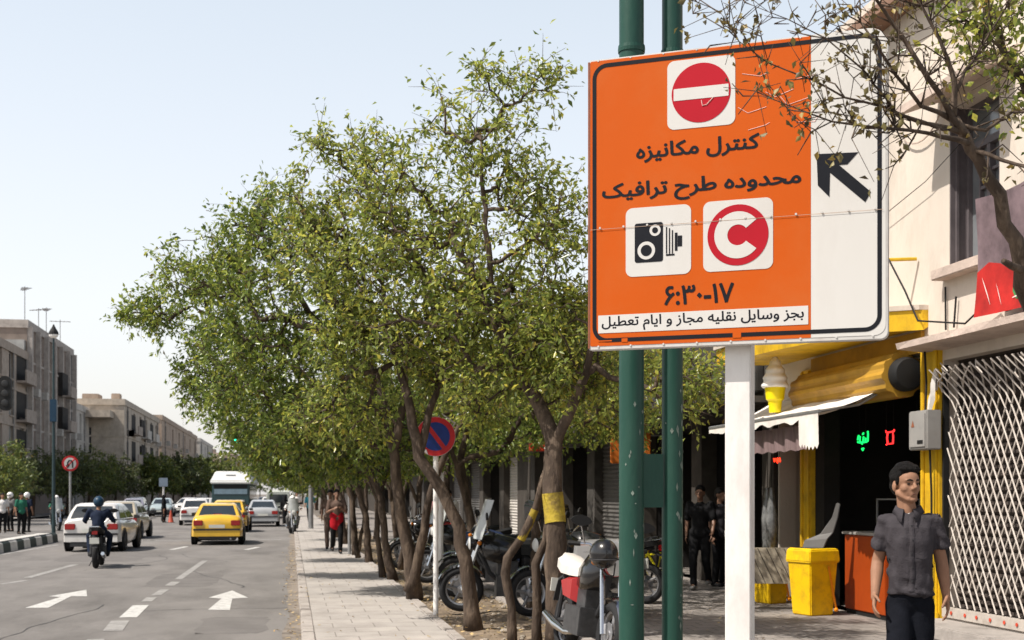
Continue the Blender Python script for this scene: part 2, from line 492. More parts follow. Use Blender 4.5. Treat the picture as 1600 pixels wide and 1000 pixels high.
# dashed line between the two lanes: pixel ends of its worn dashes on the photo
for (a, c, wd, m) in (((150, 999), (139, 1012), .2, M_paint2), ((176, 986), (188, 970), .24, M_paint2), ((200, 965), (220, 946), .24, M_paint), ((229, 940), (237, 933.5), .17, M_paint2), ((244, 930), (258, 921), .16, M_paint2), ((265, 915), (275, 909), .18, M_paint2), ((279, 905), (320, 876), .15, M_paint2)):
    p = GR(*a); q = GR(*c); stripe(p.x, p.y, q.x, q.y, wd, m)
for (a, c, m) in (((3, 913), (40, 907), M_paint2), ((43, 903), (118, 882), M_paint2), ((268, 859), (292, 854), M_paint), ((384, 859), (404, 855), M_paint), ((-70, 930), (-20, 918), M_paint2), ((0, 867), (92, 851), M_paint2)):
    p = GR(*a); q = GR(*c); stripe(p.x, p.y, q.x, q.y, .17, m)
# straight-ahead arrows painted on the two lanes
def flat(pxs): mark([(GR(*q).x, GR(*q).y) for q in pxs], M_paint, 'road_arrow')
flat([(325, 953), (359, 953.5), (363, 935.5), (387.5, 934), (363, 923), (326, 934), (346, 935.5)])
flat([(39, 950), (75, 950), (111, 931.8), (136, 932), (135, 921.8), (76, 932), (95, 933)])
# tarred cracks and patched asphalt
M_tar = mat('tar_seal', (0.055, 0.052, 0.05), .7, .3, 9); M_patch = mat('patched_asphalt', (0.15, 0.14, 0.132), .95, .16, 2, .4, 160)
rnd = random.Random(21)
for (x, y, L, ang) in ((-3.4, 15.5, 5.5, 80), (-6.8, 22, 7, 95), (-.9, 24, 6, 100), (-4.6, 30, 8, 88), (-2.2, 19.5, 2.6, 12), (-6.0, 27.5, 4.5, 8), (-1.6, 33, 7, 93)):
    P = []; p = Vector((x, y)); d = R(ang)
    for k in range(22): P.append(p.copy()); d += rnd.gauss(0, .16); d += (R(ang) - d) * .2; p = p + Vector((math.cos(d), math.sin(d))) * L / 22
    b = MB(); n = [Vector((-(P[min(i + 1, 21)] - P[max(i - 1, 0)]).y, (P[min(i + 1, 21)] - P[max(i - 1, 0)]).x)).normalized() * rnd.uniform(.006, .018) for i in range(22)]
    b.add([(q.x + m.x, q.y + m.y, ROAD + .0025) for q, m in zip(P, n)] + [(q.x - m.x, q.y - m.y, ROAD + .0025) for q, m in zip(P, n)], [(i, i + 1, 23 + i, 22 + i) for i in range(21)]); structure(b.build('road_crack', M_tar))
for (x, y, w_, l_) in ((-2.1, 26.5, 1.3, 4.2), (-6.4, 18.5, 1.8, 2.6), (-.75, 17.2, .9, 2.2), (-5.0, 36.5, 2.2, 5)):
    b = MB(); b.add([(x + w_ / 2 * math.copysign(abs(math.cos(a)) ** .35, math.cos(a)) + rnd.gauss(0, .03), y + l_ / 2 * math.copysign(abs(math.sin(a)) ** .35, math.sin(a)) + rnd.gauss(0, .05), ROAD + .0015) for a in np.linspace(0, 6.283, 49)[:-1]], [tuple(range(48))]); structure(b.build('road_patch', M_patch))
# crossing line at the junction ahead
a = GR(196, 838); c = GR(478, 843)
for x in np.arange(-8.2, -0.2, 1.6):
    stripe(x, 49.2, x + 1.45, 49.2, 0.45, M_paint2, 'stop_line')

# median: kerb blocks painted black-green and white
M_white_p = mat('white_kerb_paint', (0.55, 0.53, 0.49), 0.8, 0.15, 5, 0.3, 40, dirt=(0.1, 0.1, 0.09), damt=0.7)
M_dark_p = mat('dark_green_kerb_paint', (0.018, 0.028, 0.022), 0.7, 0.3, 5)
mk = thing('median_kerb', 'low median kerb of alternating dark and white painted blocks along the road', 'kerb', (-8.6, 47.0, ROAD))
b1 = MB(); b2 = MB(); y = -38.0; k = 0
while y < 0.5:
    (b1 if k % 2 else b2).loft([[( -.3, y, 0), (.3, y, 0), (.27, y, .26), (.2, y, .32), (-.2, y, .32), (-.27, y, .26)], [(-.3, y + .97, 0), (.3, y + .97, 0), (.27, y + .97, .26), (.2, y + .97, .32), (-.2, y + .97, .32), (-.27, y + .97, .26)]])
    y += 0.985; k += 1
b1.build('dark_block', M_dark_p, mk); b2.build('white_block', M_white_p, mk)
b = MB(); b.box(-.205, .205, -38, .45, .321, .335); b.build('white_top', M_white_p, mk)

# dry litter and pebbles on the soil and in the gutter
M_litter = leaf_mat('dry_leaf', (0.22, 0.15, 0.06), (0.42, 0.33, 0.18), 0.1, 0.7)
b = MB()
for k in range(2600):
    if random.random() < .75: x = random.uniform(1.93, 3.1); y = random.uniform(9, 40); z = -0.03 + 0.05 * mnoise.noise((x * 2, y * 1.1, 0)) + .02
    else: x = random.choice([random.gauss(0.0, .09), random.uniform(.3, 7)]); y = random.uniform(8, 40); z = ROAD + .012 if x < .12 else .008
    a = random.uniform(0, 6.28); s = random.uniform(.015, .04)
    c, d = math.cos(a) * s, math.sin(a) * s
    b.add([(x - c, y - d, z), (x - d * .5, y + c * .5, z + random.uniform(0, .015)), (x + c, y + d, z + random.uniform(0, .02)), (x + d * .5, y - c * .5, z)], [(0, 1, 2, 3)])
o = b.build('leaf_litter', M_litter); tag(o, 'dry leaf litter scattered over the tree strip and the pavement', 'litter', kind='stuff')
M_stone = mat('pale_rubble', (0.30, 0.26, 0.21), 0.9, 0.25, 9, 0.4)
b = MB()
for k in range(260):
    x = random.uniform(1.95, 3.1); y = random.uniform(11, 30); r = random.choice([.012, .016, .02, .02, .03, .045])
    b.ball((x, y, -.03 + r * .5), (r * random.uniform(.8, 1.5), r * random.uniform(.8, 1.3), r * .7), 6, 4)
o = b.build('rubble', M_stone); tag(o, 'small pale stones and rubble lying in the tree strip', 'stones', kind='stuff')

# ------------------------------------------------------------------ walls with real openings
def open_wall(b, P, U, W, H, holes, depth):
    """wall face from point P along unit vector U (horizontal), W wide, H high; holes = (u0,u1,z0,z1) get reveals of the given depth"""
    P = Vector(P); U = Vector(U); Nn = Vector((U.y, -U.x, 0))       # outward normal to the right of U
    f = lambda u, z, d=0.0: P + U * u + Vector((0, 0, z)) - Nn * d
    us = sorted({0.0, W} | {h[0] for h in holes} | {h[1] for h in holes}); zs = sorted({0.0, H} | {h[2] for h in holes} | {h[3] for h in holes})
    for i in range(len(us) - 1):
        for j in range(len(zs) - 1):
            uc = (us[i] + us[i + 1]) / 2; zc = (zs[j] + zs[j + 1]) / 2
            if any(h[0] < uc < h[1] and h[2] < zc < h[3] for h in holes): continue
            b.quad(f(us[i], zs[j]), f(us[i + 1], zs[j]), f(us[i + 1], zs[j + 1]), f(us[i], zs[j + 1]))
    for (u0, u1, z0, z1) in holes:
        b.quad(f(u0, z0), f(u0, z0, depth), f(u0, z1, depth), f(u0, z1)); b.quad(f(u1, z0), f(u1, z1), f(u1, z1, depth), f(u1, z0, depth))
        b.quad(f(u0, z0), f(u1, z0), f(u1, z0, depth), f(u0, z0, depth)); b.quad(f(u0, z1), f(u0, z1, depth), f(u1, z1, depth), f(u1, z1))
    return f

M_pane = glass_mat('dark_window_glass', (0.02, 0.022, 0.026))
M_pane2 = mat('pale_curtained_glass', (0.30, 0.30, 0.29), 0.25, 0.3, 1.2, spec=0.6)
M_frame = mat('window_frame_metal', (0.10, 0.09, 0.095), 0.5, 0.2, 6)
M_wframe = mat('white_window_frame', (0.5, 0.48, 0.45), 0.5, 0.2, 6)

M_alu0 = mat('aged_ac_casing', (.42, .40, .37), .6, .15, 4, dirt=(.2, .17, .14), damt=.6); M_metal0 = mat('pipe_grey', (.22, .21, .2), .6, .2, 4)
M_recess_shade = mat('recess_shade_paint', (.03, .027, .025), .9, .3, 2)  # flush near-black block face, paints in the shade of a recess
def painted_recess(t, y0, y1, z0, z1, x=.004):
    b = MB(); b.box(x - .9, x, y0, y1, z0, z1); b.build('recess_shade_block', M_recess_shade, t); b = MB(); b.box(x + .001, x + .75, y0 - .1, y1 + .1, z0 - .16, z0); b.box(x + .65, x + .75, y0 - .1, y1 + .1, z0, z0 + .8); b.build('balcony', M_alu0 if y0 > 14 else M_wallb, t)
M_wallb = mat('balcony_render', (.34, .29, .25), .9, .2, 3, dirt=(.2, .16, .14), damt=.5)
def block(name, label, x_front, y0, y1, H, depth, wall_m, floors, n_front, n_side, wz=1.6, first=4.2, ww=1.35, rib_m=None, balcony=None, frame=M_frame, parapet=0.6, group='buildings across the street', seedv=1, side_w=None):
    """street block: facade looks at +X (the street), side looks at -Y (the camera)"""
    rnd = random.Random(seedv)
    t = thing(name, label, 'building', (x_front, y0, 0), 0, group)
    L = y1 - y0; b = MB()
    fh = (H - first) / max(1, floors)
    hf = []; hs = []
    for k in range(floors):
        z = first + k * fh + fh * .28
        for i in range(n_front):
            c = (i + .5) * L / n_front; hf.append((c - ww / 2, c + ww / 2, z, z + wz))
        for i in range(n_side):
            c = (i + .6) * (side_w or depth) / n_side; hs.append((depth - c - ww * .5, depth - c + ww * .5, z, z + wz))
    # facade (u runs from y0 to y1 : outward normal must be +X -> U=(0,1) gives N=(1,0))
    ff = open_wall(b, (0, 0, 0), (0, 1, 0), L, H, hf, 0.22)
    fs = open_wall(b, (-depth, 0, 0), (1, 0, 0), depth, H, hs, 0.22)
    b.quad((0, L, 0), (-depth, L, 0), (-depth, L, H), (0, L, H)); b.quad((-depth, 0, 0), (-depth, 0, H), (-depth, L, H), (-depth, L, 0))
    b.quad((0, 0, H), (0, L, H), (-depth, L, H), (-depth, 0, H))
    b.build('wall', wall_m, t)
    c = MB()
    c.box(-depth - .08, .1, -.1, .12, H - .02, H + parapet); c.box(-.14, .1, .122, L + .1, H - .02, H + parapet); c.box(-depth - .08, .1, L + .102, L + .25, H - .02, H + parapet)
    c.build('parapet', wall_m if rib_m is None else rib_m, t)
    for F, hh in ((ff, hf), (fs, hs)):
        for (u0, u1, z0, z1) in hh:
            fr = MB(); pts = ((u0, u0 + .07, z0, z1), (u1 - .07, u1, z0, z1), (u0 + .07, u1 - .07, z0, z0 + .07), (u0 + .07, u1 - .07, z1 - .07, z1), ((u0 + u1) / 2 - .03, (u0 + u1) / 2 + .03, z0 + .07, z1 - .07))
            for (a, bb, cc, dd) in pts:
                q = [F(a, cc, .16), F(bb, cc, .16), F(bb, dd, .16), F(a, dd, .16)]; q2 = [F(a, cc, .21), F(bb, cc, .21), F(bb, dd, .21), F(a, dd, .21)]
                fr.loft([q, q2])
            wo = fr.build('window', frame, t)
            pb = MB(); pb.quad(F(u0, z0, .2), F(u1, z0, .2), F(u1, z1, .2), F(u0, z1, .2)); pb.build('pane', M_pane if rnd.random() < .68 else M_pane2, wo)
            sb = MB(); sb.loft([[F(u0 - .06, z0 - .1, -.1), F(u1 + .06, z0 - .1, -.1), F(u1 + .06, z0 - .003, -.1), F(u0 - .06, z0 - .003, -.1)], [F(u0 - .06, z0 - .1, .0), F(u1 + .06, z0 - .1, .0), F(u1 + .06, z0 - .003, .0), F(u0 - .06, z0 - .003, .0)]]); sb.build('sill', wall_m, wo)
    if rib_m is not None:
        for i in range(n_front + 1):
            yy = min(L - .25, max(.05, i * L / n_front - .2)); r = MB(); r.box(.002, .38, yy, yy + .4, first - .5, H + .1); r.build('pilaster', rib_m, t)
    if balcony:
        for (u0, u1, z, side) in balcony:
            bb = MB()
            if side == 'front': bb.box(.001, 1.2, u0, u1, z, z + .18); bb.box(1.1, 1.2, u0, u1, z + .18, z + 1.0); bb.box(.001, 1.1, u0, u0 + .1, z + .18, z + 1.0); bb.box(.001, 1.1, u1 - .1, u1, z + .18, z + 1.0)
            else: bb.box(-u1, -u0, -1.2, -.001, z, z + .18); bb.box(-u1, -u0, -1.2, -1.1, z + .18, z + 1.0)
            bb.build('balcony', wall_m, t)
    for k in range(floors):
        z = first + k * fh; sc = MB(); sc.box(.001, .07, -.05, L, z - .02, z + .14); sc.box(-depth, .07, -.07, -.001, z - .02, z + .14); sc.build('floor_band', rib_m or wall_m, t)
    for q in range(n_front):
        u0, u1, z0, z1 = rnd.choice(hf)
        if rnd.random() < .8: ac = MB(); ac.box(.16, .62, u0 + .2, u0 + 1.0, z0 - .75, z0 - .14); ac.box(.63, .64, u0 + .32, u0 + .88, z0 - .68, z0 - .22); ac.build('air_conditioner', M_alu0, t)
    for q in (0.06, .52, .94):
        dp = MB(); dp.tube([(.06, L * q + .3, .2), (.06, L * q + .3, H)], .06, 6); dp.build('drain_pipe', M_metal0, t)
    return t

M_b0 = mat('tan_brick_wall', (0.36, 0.30, 0.25), 0.9, 0.18, 2, 0.3, 12, dirt=(0.2, 0.165, 0.14), damt=0.5, dscale=.6)
M_b1 = mat('brown_brick_wall', (0.24, 0.195, 0.165), 0.9, 0.2, 2, 0.3, 12, dirt=(0.16, 0.125, 0.11), damt=0.5, dscale=.5)
M_b1r = mat('pink_stone_pilaster', (0.42, 0.38, 0.345), 0.85, 0.18, 2, dirt=(0.14, 0.12, 0.11), damt=0.5)
M_b2 = mat('grey_white_wall', (0.52, 0.49, 0.45), 0.9, 0.15, 2, dirt=(0.15, 0.135, 0.12), damt=0.55, dscale=.6)
M_b3 = mat('beige_stone_wall', (0.46, 0.40, 0.33), 0.9, 0.18, 2, dirt=(0.15, 0.13, 0.11), damt=0.5, dscale=.6)
M_b4 = mat('sand_brick_wall', (0.42, 0.33, 0.26), 0.9, 0.18, 2, dirt=(0.13, 0.1, 0.085), damt=0.5, dscale=.4)
M_metal = mat('galvanised_metal', (0.3, 0.3, 0.3), 0.45, 0.2, 5, metal=0.6)

bl0 = block('apartment_block', 'three storey tan block at the far left edge, lower than the ribbed one beside it', -20, 92, 103.2, 11.9, 14, M_b0, 3, 3, 4, 1.9, 3.9, 1.5, seedv=2, frame=M_wframe)
for z in (4.2, 7.1, 10.0): painted_recess(bl0, 7.4, 11.0, z, z + 2.2)
bl1 = block('apartment_block', 'tall brown block with pale vertical pilasters and aerials on its roof', -20, 103.3, 124, 14.4, 16, M_b1, 4, 6, 3, 1.9, 4.0, 1.5, rib_m=M_b1r, seedv=3)
MB().box(-3.8, -.1, -.6, .0, 11.0, 13.4).build('glazed_balcony', M_pane2, bl1)
for z in (7.2, 10.2): painted_recess(bl1, 13.2, 16.0, z, z + 2.0, .39)
bl2 = block('low_house', 'low grey white house between the ribbed block and the balcony block', -20, 124.1, 136, 9.6, 12, M_b2, 2, 4, 2, 1.9, 3.6, 1.2, seedv=4, frame=M_wframe)
bl3 = block('apartment_block', 'beige block with a dark recessed balcony and clutter on its roof', -16.6, 134, 168, 10.6, 13, M_b3, 2, 6, 0, 1.9, 4.2, 1.8, seedv=5)
bb = MB(); bb.box(-11.5, -1.2, -2.6, -.002, 4.2, 4.5); bb.box(-11.5, -1.2, -2.6, -2.45, 4.5, 5.5); bb.box(-11.7, -1, -2.8, -.002, 9.2, 9.9); bb.build('balcony', M_b3, bl3)
MB().box(-8.4, -3.2, -.06, -.003, 5.7, 8.3).build('window', M_pane, bl3)
rb = MB(); rnd = random.Random(5)
for k in range(9):
    x = -1 - rnd.random() * 11; y = 1 + rnd.random() * 22; s = rnd.uniform(.6, 1.7); rb.box(x - s, x, y, y + s * 1.6, 10.6, 11.0 + rnd.random() * 1.3)
rb.build('roof_hut', M_b4, bl3, bevel=.05)
tk = MB(); tk.lathe([(.9, 10.62), (.9, 12.0), (.6, 12.3)], 14, (-6.5, 3.5, 0)); tk.build('water_tank', M_metal, bl3, smooth=True)
for y in (6, 15, 24): painted_recess(bl3, y, y + 3.6, 5.0, 7.2); painted_recess(bl3, y, y + 3.6, 8.0, 10.0)
bl4 = block('apartment_block', 'sandy brick block with a flat stepped roof beyond the balcony block', -16.4, 170, 232, 11.2, 14, M_b4, 2, 6, 3, 1.9, 4.4, 1.8, seedv=6)
MB().box(-13, -4, 2, 14, 11.2, 12.8).build('roof_hut', M_b4, bl4)
bl5 = block('apartment_block', 'narrow grey block standing just past the sandy brick one', -16, 234, 272, 11.0, 14, M_b2, 2, 4, 2, 1.9, 4.4, 1.8, seedv=7)
MB().box(-8, -2, 2, 10, 11.0, 13.0).build('roof_hut', M_b1, bl5)
bl6 = block('apartment_block', 'farthest flat brown block above the street trees near the bus', -14, 330, 400, 11.4, 22, M_b4, 2, 8, 5, 1.9, 4.4, 1.8, seedv=8)
MB().box(-9, -5, 2, 8, 11.4, 13.0).build('roof_hut', M_b1, bl6)
def aerial(x, y, z, h, lab):
    t = thing('roof_aerial', lab, 'aerial', (x, y, z), random.uniform(0, 3), 'aerials on the roof')
    b = MB(); b.tube([(0, 0, 0), (0, 0, h)], .035, 5); b.build('mast', M_metal, t)
    b = MB(); b.tube([(-.9, 0, h * .93), (.9, 0, h * .93)], .03, 5)
    for k in range(5): b.tube([(-.7 + k * .35, -.4 + .05 * k, h * .93), (-.7 + k * .35, .4 - .05 * k, h * .93)], .022, 4)
    b.build('antenna', M_metal, t)
aerial(-20.6, 105.5, 15.0, 2.9, 'tallest thin roof aerial, leftmost on the ribbed brown block')
aerial(-20.5, 110.5, 15.0, 1.9, 'short roof aerial standing second from the left on the ribbed block')
aerial(-20.7, 115, 15.0, 2.6, 'thin aerial near the middle of the ribbed block roof')
aerial(-20.5, 120.5, 15.0, 2.3, 'roof aerial nearest the far corner of the ribbed block')
# ------------------------------------------------------------------ the cream house with the two shops (facade on x = 7.5)
FX = 7.5
M_cream = mat('cream_render', (0.60, 0.53, 0.455), 0.9, 0.07, 1.2, 0.25, 25, dirt=(0.36, 0.30, 0.245), dscale=1.1, damt=0.6, stretch=(1, 1, .4))
M_pinkc = mat('pinkish_concrete', (0.52, 0.42, 0.36), 0.85, 0.15, 3, 0.35, 30, dirt=(0.25, 0.2, 0.17), damt=0.6)
M_brownedge = mat('rusty_brown_edge', (0.22, 0.13, 0.09), 0.8, 0.2, 4)
M_yel = mat('yellow_gloss_paint', (0.68, 0.42, 0.015), 0.5, 0.14, 3, 0.2, 30, dirt=(0.24, 0.13, 0.02), dscale=3.2, damt=0.75, stretch=(1, 1, .5))
M_ochre = mat('ochre_shutter_paint', (0.42, 0.235, 0.03), 0.5, 0.15, 3, dirt=(0.2, 0.1, 0.02), damt=0.6)
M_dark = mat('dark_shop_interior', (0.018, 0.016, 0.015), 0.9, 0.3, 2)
M_black = mat('black_rubber', (0.012, 0.012, 0.012), 0.7, 0.2, 5)
M_shut = mat('brown_roller_slats', (0.045, 0.035, 0.03), 0.6, 0.2, 5, dirt=(0.09, 0.078, 0.068), damt=0.35)
M_lattice = mat('white_lattice_paint', (0.45, 0.405, 0.36), 0.55, 0.12, 8, dirt=(0.2, 0.13, 0.09), damt=0.5, dscale=6)
M_wood = mat('grey_window_paint', (0.11, 0.095, 0.10), 0.6, 0.2, 5)

hs = thing('corner_house', 'two storey cream rendered house above the yellow snack shop and the lattice gate', 'building', (0, 0, 0))
Y0, Y1, HH = 6.5, 19.0, 7.55
# u runs from y1 down to y0 so that the outward normal is -X
holes = [(Y1 - 17.75, Y1 - 14.32, 0.0, 3.30), (Y1 - 13.86, Y1 - 10.2, 0.16, 3.16), (Y1 - 13.72, Y1 - 12.66, 4.2, 6.05), (Y1 - 9.8, Y1 - 7.2, 0.16, 3.1), (Y1 - 18.96, Y1 - 18.04, 0.0, 2.9)]
b = MB(); b.T = Matrix.Translation((0, 0, 0))
open_wall(b, (FX, Y1, 0), (0, -1, 0), Y1 - Y0, HH, holes, 0.28)
b.quad((FX, Y1, 0), (FX, Y1, HH), (FX + 9, Y1, HH), (FX + 9, Y1, 0)); b.quad((FX, Y0, 0), (FX + 9, Y0, 0), (FX + 9, Y0, HH), (FX, Y0, HH))
b.quad((FX, Y0, HH), (FX + 9, Y0, HH), (FX + 9, Y1, HH), (FX, Y1, HH)); b.quad((FX + 9, Y0, 0), (FX + 9, Y1, 0), (FX + 9, Y1, HH), (FX + 9, Y0, HH))
b.build('wall', M_cream, hs)
b = MB(); b.box(FX - .34, FX + 9, Y0 - .2, Y1 + .2, HH + .003, HH + .13); b.build('roof_edge', M_brownedge, hs)
b = MB(); b.box(FX - .03, FX + 9, Y0, Y1, HH + .133, HH + .5); b.build('parapet', M_cream, hs)
# upper window
wi = MB(); wy0, wy1, wz0, wz1, wx = 12.66, 13.72, 4.2, 6.05, FX + .2
def wbar(b, y0, y1, z0, z1, x=wx, t=.05): b.box(x, x + t, y0, y1, z0, z1)
wbar(wi, wy0, wy0 + .07, wz0, wz1); wbar(wi, wy1 - .07, wy1, wz0, wz1); wbar(wi, wy0 + .07, wy1 - .07, wz0, wz0 + .07); wbar(wi, wy0 + .07, wy1 - .07, wz1 - .07, wz1)
wbar(wi, wy0 + .07, wy1 - .07, 5.52, 5.60, wx - .03, .08); wbar(wi, 13.16, 13.23, wz0 + .07, 5.52, wx - .02, .07); wbar(wi, 13.4, 13.43, wz0 + .07, 5.52)
for z in (4.55, 4.72, 5.05, 5.22): wbar(wi, wy0 + .07, 13.16, z, z + .035, wx + .004, .04); wbar(wi, 13.23, 13.4, z, z + .035, wx + .004, .04)
for y in (12.85, 13.0): wbar(wi, y, y + .025, 4.55, 5.25, wx + .008, .03)
win = wi.build('window', M_wood, hs)
b = MB(); b.box(FX + .003, FX + .20, wy1 - .022, wy1 - .003, wz0 + .003, wz1 - .003); b.box(FX + .06, FX + .09, wy1 - .05, wy1 - .023, wz0 + .003, wz1 - .003); b.build('casing', M_wood, win); MB().box(FX + .003, FX + .2, wy0 + .003, wy0 + .02, wz0 + .003, wz1 - .003).build('casing', M_wood, win)
MB().box(wx + .052, wx + .06, wy0, wy1, wz0, wz1).build('pane', mat('grey_sky_glass', (0.16, 0.17, 0.18), 0.12, 0.3, 2, spec=.8), win)
MB().box(FX - .17, FX + .19, wy0 - .25, wy1 + .13, wz0 - .12, wz0 - .004).build('sill', M_pinkc, win, bevel=.01)
b = MB(); b.loft([[(FX - .002, wy0 - .35, 6.2), (FX - .55, wy0 - .35, 6.0), (FX - .55, wy0 - .35, 6.09), (FX - .002, wy0 - .35, 6.32)], [(FX - .002, wy1 + .25, 6.2), (FX - .55, wy1 + .25, 6.0), (FX - .55, wy1 + .25, 6.09), (FX - .002, wy1 + .25, 6.32)]])
b.build('window_hood', M_pinkc, hs)
# bowed yellow canopy slab over the snack shop with balcony rail
arc = []
for k in range(17):
    t = k / 16; y = 14.22 + t * 4.6; arc.append((FX - .06 - 1.0 * math.sin(math.pi * min(1, t * 1.25) * .5) ** .45, y))
b = MB(); rings = []
for (x, y) in arc: rings.append([(x, y, 3.56), (x - .02, y, 3.80), (FX - .003, y, 3.80), (FX - .003, y, 3.60)])
b.loft(rings); b.build('canopy', M_yel, hs)
b = MB(); rings = []
for (x, y) in arc: rings.append([(x - .06, y, 3.802), (x - .06, y, 3.86), (FX - .003, y, 3.86), (FX - .003, y, 3.802)])
b.loft(rings); b.build('canopy_rim', M_cream, hs)
rl = MB(); xr = FX - .62
pts = [(FX - .02, 14.3, 4.42), (xr + .5, 14.3, 4.42)]
rl.tube([(FX - .03, 14.45, 4.45), (FX - .45, 14.6, 4.45), (FX - .8, 15.4, 4.45), (FX - .95, 16.6, 4.45), (FX - .97, 18.6, 4.45)], .022, 6)
for (x, y) in ((FX - .45, 14.6), (FX - .8, 15.4), (FX - .95, 16.6), (FX - .97, 18.5)): rl.tube([(x, y, 3.78), (x, y, 4.45)], .018, 6)
for k in range(14):
    t = k / 13; y = 14.7 + t * 3.8; x = FX - .45 - .52 * min(1, (y - 14.6) / 2) ** .6; rl.tube([(x, y, 3.8), (x + .02 * math.sin(k * 2), y + .12, 4.1), (x, y, 4.44)], .009, 5)
rl.build('balcony_railing', M_yel, hs)
b = MB(); b.tube([(FX - .4, 14.5, 4.5), (FX - .36, 14.1, 4.0), (FX - .3, 13.9, 3.62), (FX - .1, 13.2, 3.5), (FX - .12, 12.6, 3.7), (FX - .2, 12.2, 3.5), (FX - .1, 11, 3.6)], .012, 5)
b.tube([(FX - .03, 13.75, 3.5), (FX - .03, 13.76, 4.0)], .012, 5); b.tube([(FX - .04, 13.55, 3.5), (FX - .04, 13.5, 3.85)], .012, 5); b.build('loose_cable', M_black, hs)
# concrete ledge above the lattice gate
b = MB(); n = 14; r0 = []
for k in range(n + 1):
    y = 14.2 - k * 5.0 / n; j = .03 * mnoise.noise((y * 3, 1, 0)); r0.append([(FX - .003, y, 3.28), (FX - .42 + j, y, 3.31 + j * .5), (FX - .42 - j, y, 3.385), (FX - .003, y, 3.47)])
b.loft(r0); b.build('concrete_ledge', M_pinkc, hs)
# yellow columns
def column(y0, y1, x0, z1):
    b = MB(); b.box(x0, FX + .2, y0, y1, .0, z1); b.box(x0 - .025, x0 - .001, y0 + .02, y0 + .09, .0, z1 - .02); b.box(x0 - .025, x0 - .001, y1 - .09, y1 - .02, .0, z1 - .02); b.box(x0 - .04, x0 - .001, y0 - .01, y1 + .01, .0, .22)
    b.build('column', M_yel, hs, bevel=.008)
column(13.88, 14.30, FX - .05, 3.42); column(17.62, 17.98, FX - .05, 3.42)
# rolled shutter above the shop front, with its dark end plate
b = MB(); prof = []
for k in range(40):
    th = 2 * math.pi * k / 40; r = .27 + (.014 if k % 4 < 2 else -.012); prof.append((FX - .12 + r * math.cos(th), 0, 3.06 + r * math.sin(th)))
b.loft([[(p[0], 14.62, p[2]) for p in prof], [(p[0], 17.6, p[2]) for p in prof]]); b.build('rolled_shutter', M_ochre, hs)
b = MB(); b.lathe([(.05, 14.42), (.18, 14.44), (.21, 14.50), (.21, 14.60), (.1, 14.62)], 24, (FX - .12, 0, 3.06), 'Y'); b.build('shutter_end', M_black, hs, smooth=True)
b = MB(); b.box(FX - .05, FX + .1, 14.31, 17.61, 3.301, 3.56); b.build('fascia', M_ochre, hs)
# snack shop interior
b = MB(); b.box(FX + 3.2, FX + 3.3, 14.0, 18.2, 0, 3.4); b.box(FX + .29, FX + 3.2, 18.0, 18.1, 0, 3.4); b.box(FX + .29, FX + 3.2, 14.0, 14.1, 0, 3.4); b.box(FX + .29, FX + 3.2, 14.1, 18.0, 3.32, 3.4)
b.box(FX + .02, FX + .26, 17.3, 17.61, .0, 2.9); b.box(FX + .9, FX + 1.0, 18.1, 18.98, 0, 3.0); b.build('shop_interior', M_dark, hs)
# roller slats behind the lattice gate
b = MB(); z = .17
while z < 3.14: b.loft([[(FX + .2, 10.2, z), (FX + .165, 10.2, z + .035), (FX + .2, 10.2, z + .078), (FX + .24, 10.2, z + .04)], [(FX + .2, 13.86, z), (FX + .165, 13.86, z + .035), (FX + .2, 13.86, z + .078), (FX + .24, 13.86, z + .04)]]); z += .08
b.box(FX + .24, FX + .27, 7.2, 13.86, .16, 3.15)
b.build('roller_door', M_shut, hs)
# sliding scissor lattice
ga = MB(); gy0, gy1, gz0, gz1 = 10.3, 13.82, .30, 3.05
def gx(z): return FX + .02 - max(0, z - 2.62) ** 1.3 * .75
def bar(y0, z0, y1, z1, wd, off):
    # clip to the gate and let the upper end sag outwards
    pts = []
    n = max(2, int(abs(z1 - z0) / .18))
    for k in range(n + 1):
        t = k / n; y = y0 + (y1 - y0) * t; z = z0 + (z1 - z0) * t
        if gy0 <= y <= gy1 and gz0 <= z <= gz1: pts.append((gx(z) + off, y + .012 * mnoise.noise((y * 1.3, z * 2, off * 50)), z - .04 * max(0, z - 2.7)))
    if len(pts) >= 2: ga.tube(pts, wd, 4)
sl = 1.75; sp = .145
k = -30
while k < 60:
    ya = gy0 + k * sp + random.gauss(0, .010)
    bar(ya, gz0, ya + 2.75 / sl, gz1, .0115, .0); bar(ya, gz1, ya + 2.75 / sl, gz0, .0095, .022)
    k += 1
for k in range(26):
    y = random.uniform(gy0 + .1, gy1 - .3); z = random.uniform(2.72, 3.02); dz = random.choice((-1, 1)) * random.uniform(.1, .2)
    ga.tube([(gx(z) - .05 - random.uniform(0, .09), y, z), (gx(z) - .08, y + random.uniform(.08, .2), z + dz * .5), (gx(z) - .02, y + random.uniform(.2, .3), z + dz)], .009, 4)
gate = ga.build('lattice_gate', M_lattice, hs); gate['label'] = 'white scissor lattice gate drawn across the brown roller door'
b = MB(); b.box(FX - .03, FX + .05, gy0 - .05, gy1 + .03, .17, .29); b.build('bottom_rail', M_lattice, gate, bevel=.006)
b = MB()
for k in range(9): b.lathe([(.022, -.005), (.022, 0)], 10, (FX - .036, gy1 - .15 - k * .28 - random.uniform(0, .1), .235), 'X')
b.build('rail_sticker', mat('red_sticker', (0.5, 0.06, 0.03), .5, .3, 9), gate)
b = MB(); b.box(FX - .02, FX + .05, gy1 - .0, gy1 + .035, .17, 3.1); b.build('gate_post', M_black, gate)
b = MB(); b.box(FX - .55, FX - .002, 6.5, 13.95, .0, .15); b.build('door_step', M_conc, hs, bevel=.015)
b = MB(); b.box(FX - .07, FX + .1, 9.82, 10.18, .151, 3.2); b.build('grey_pier', M_conc, hs)

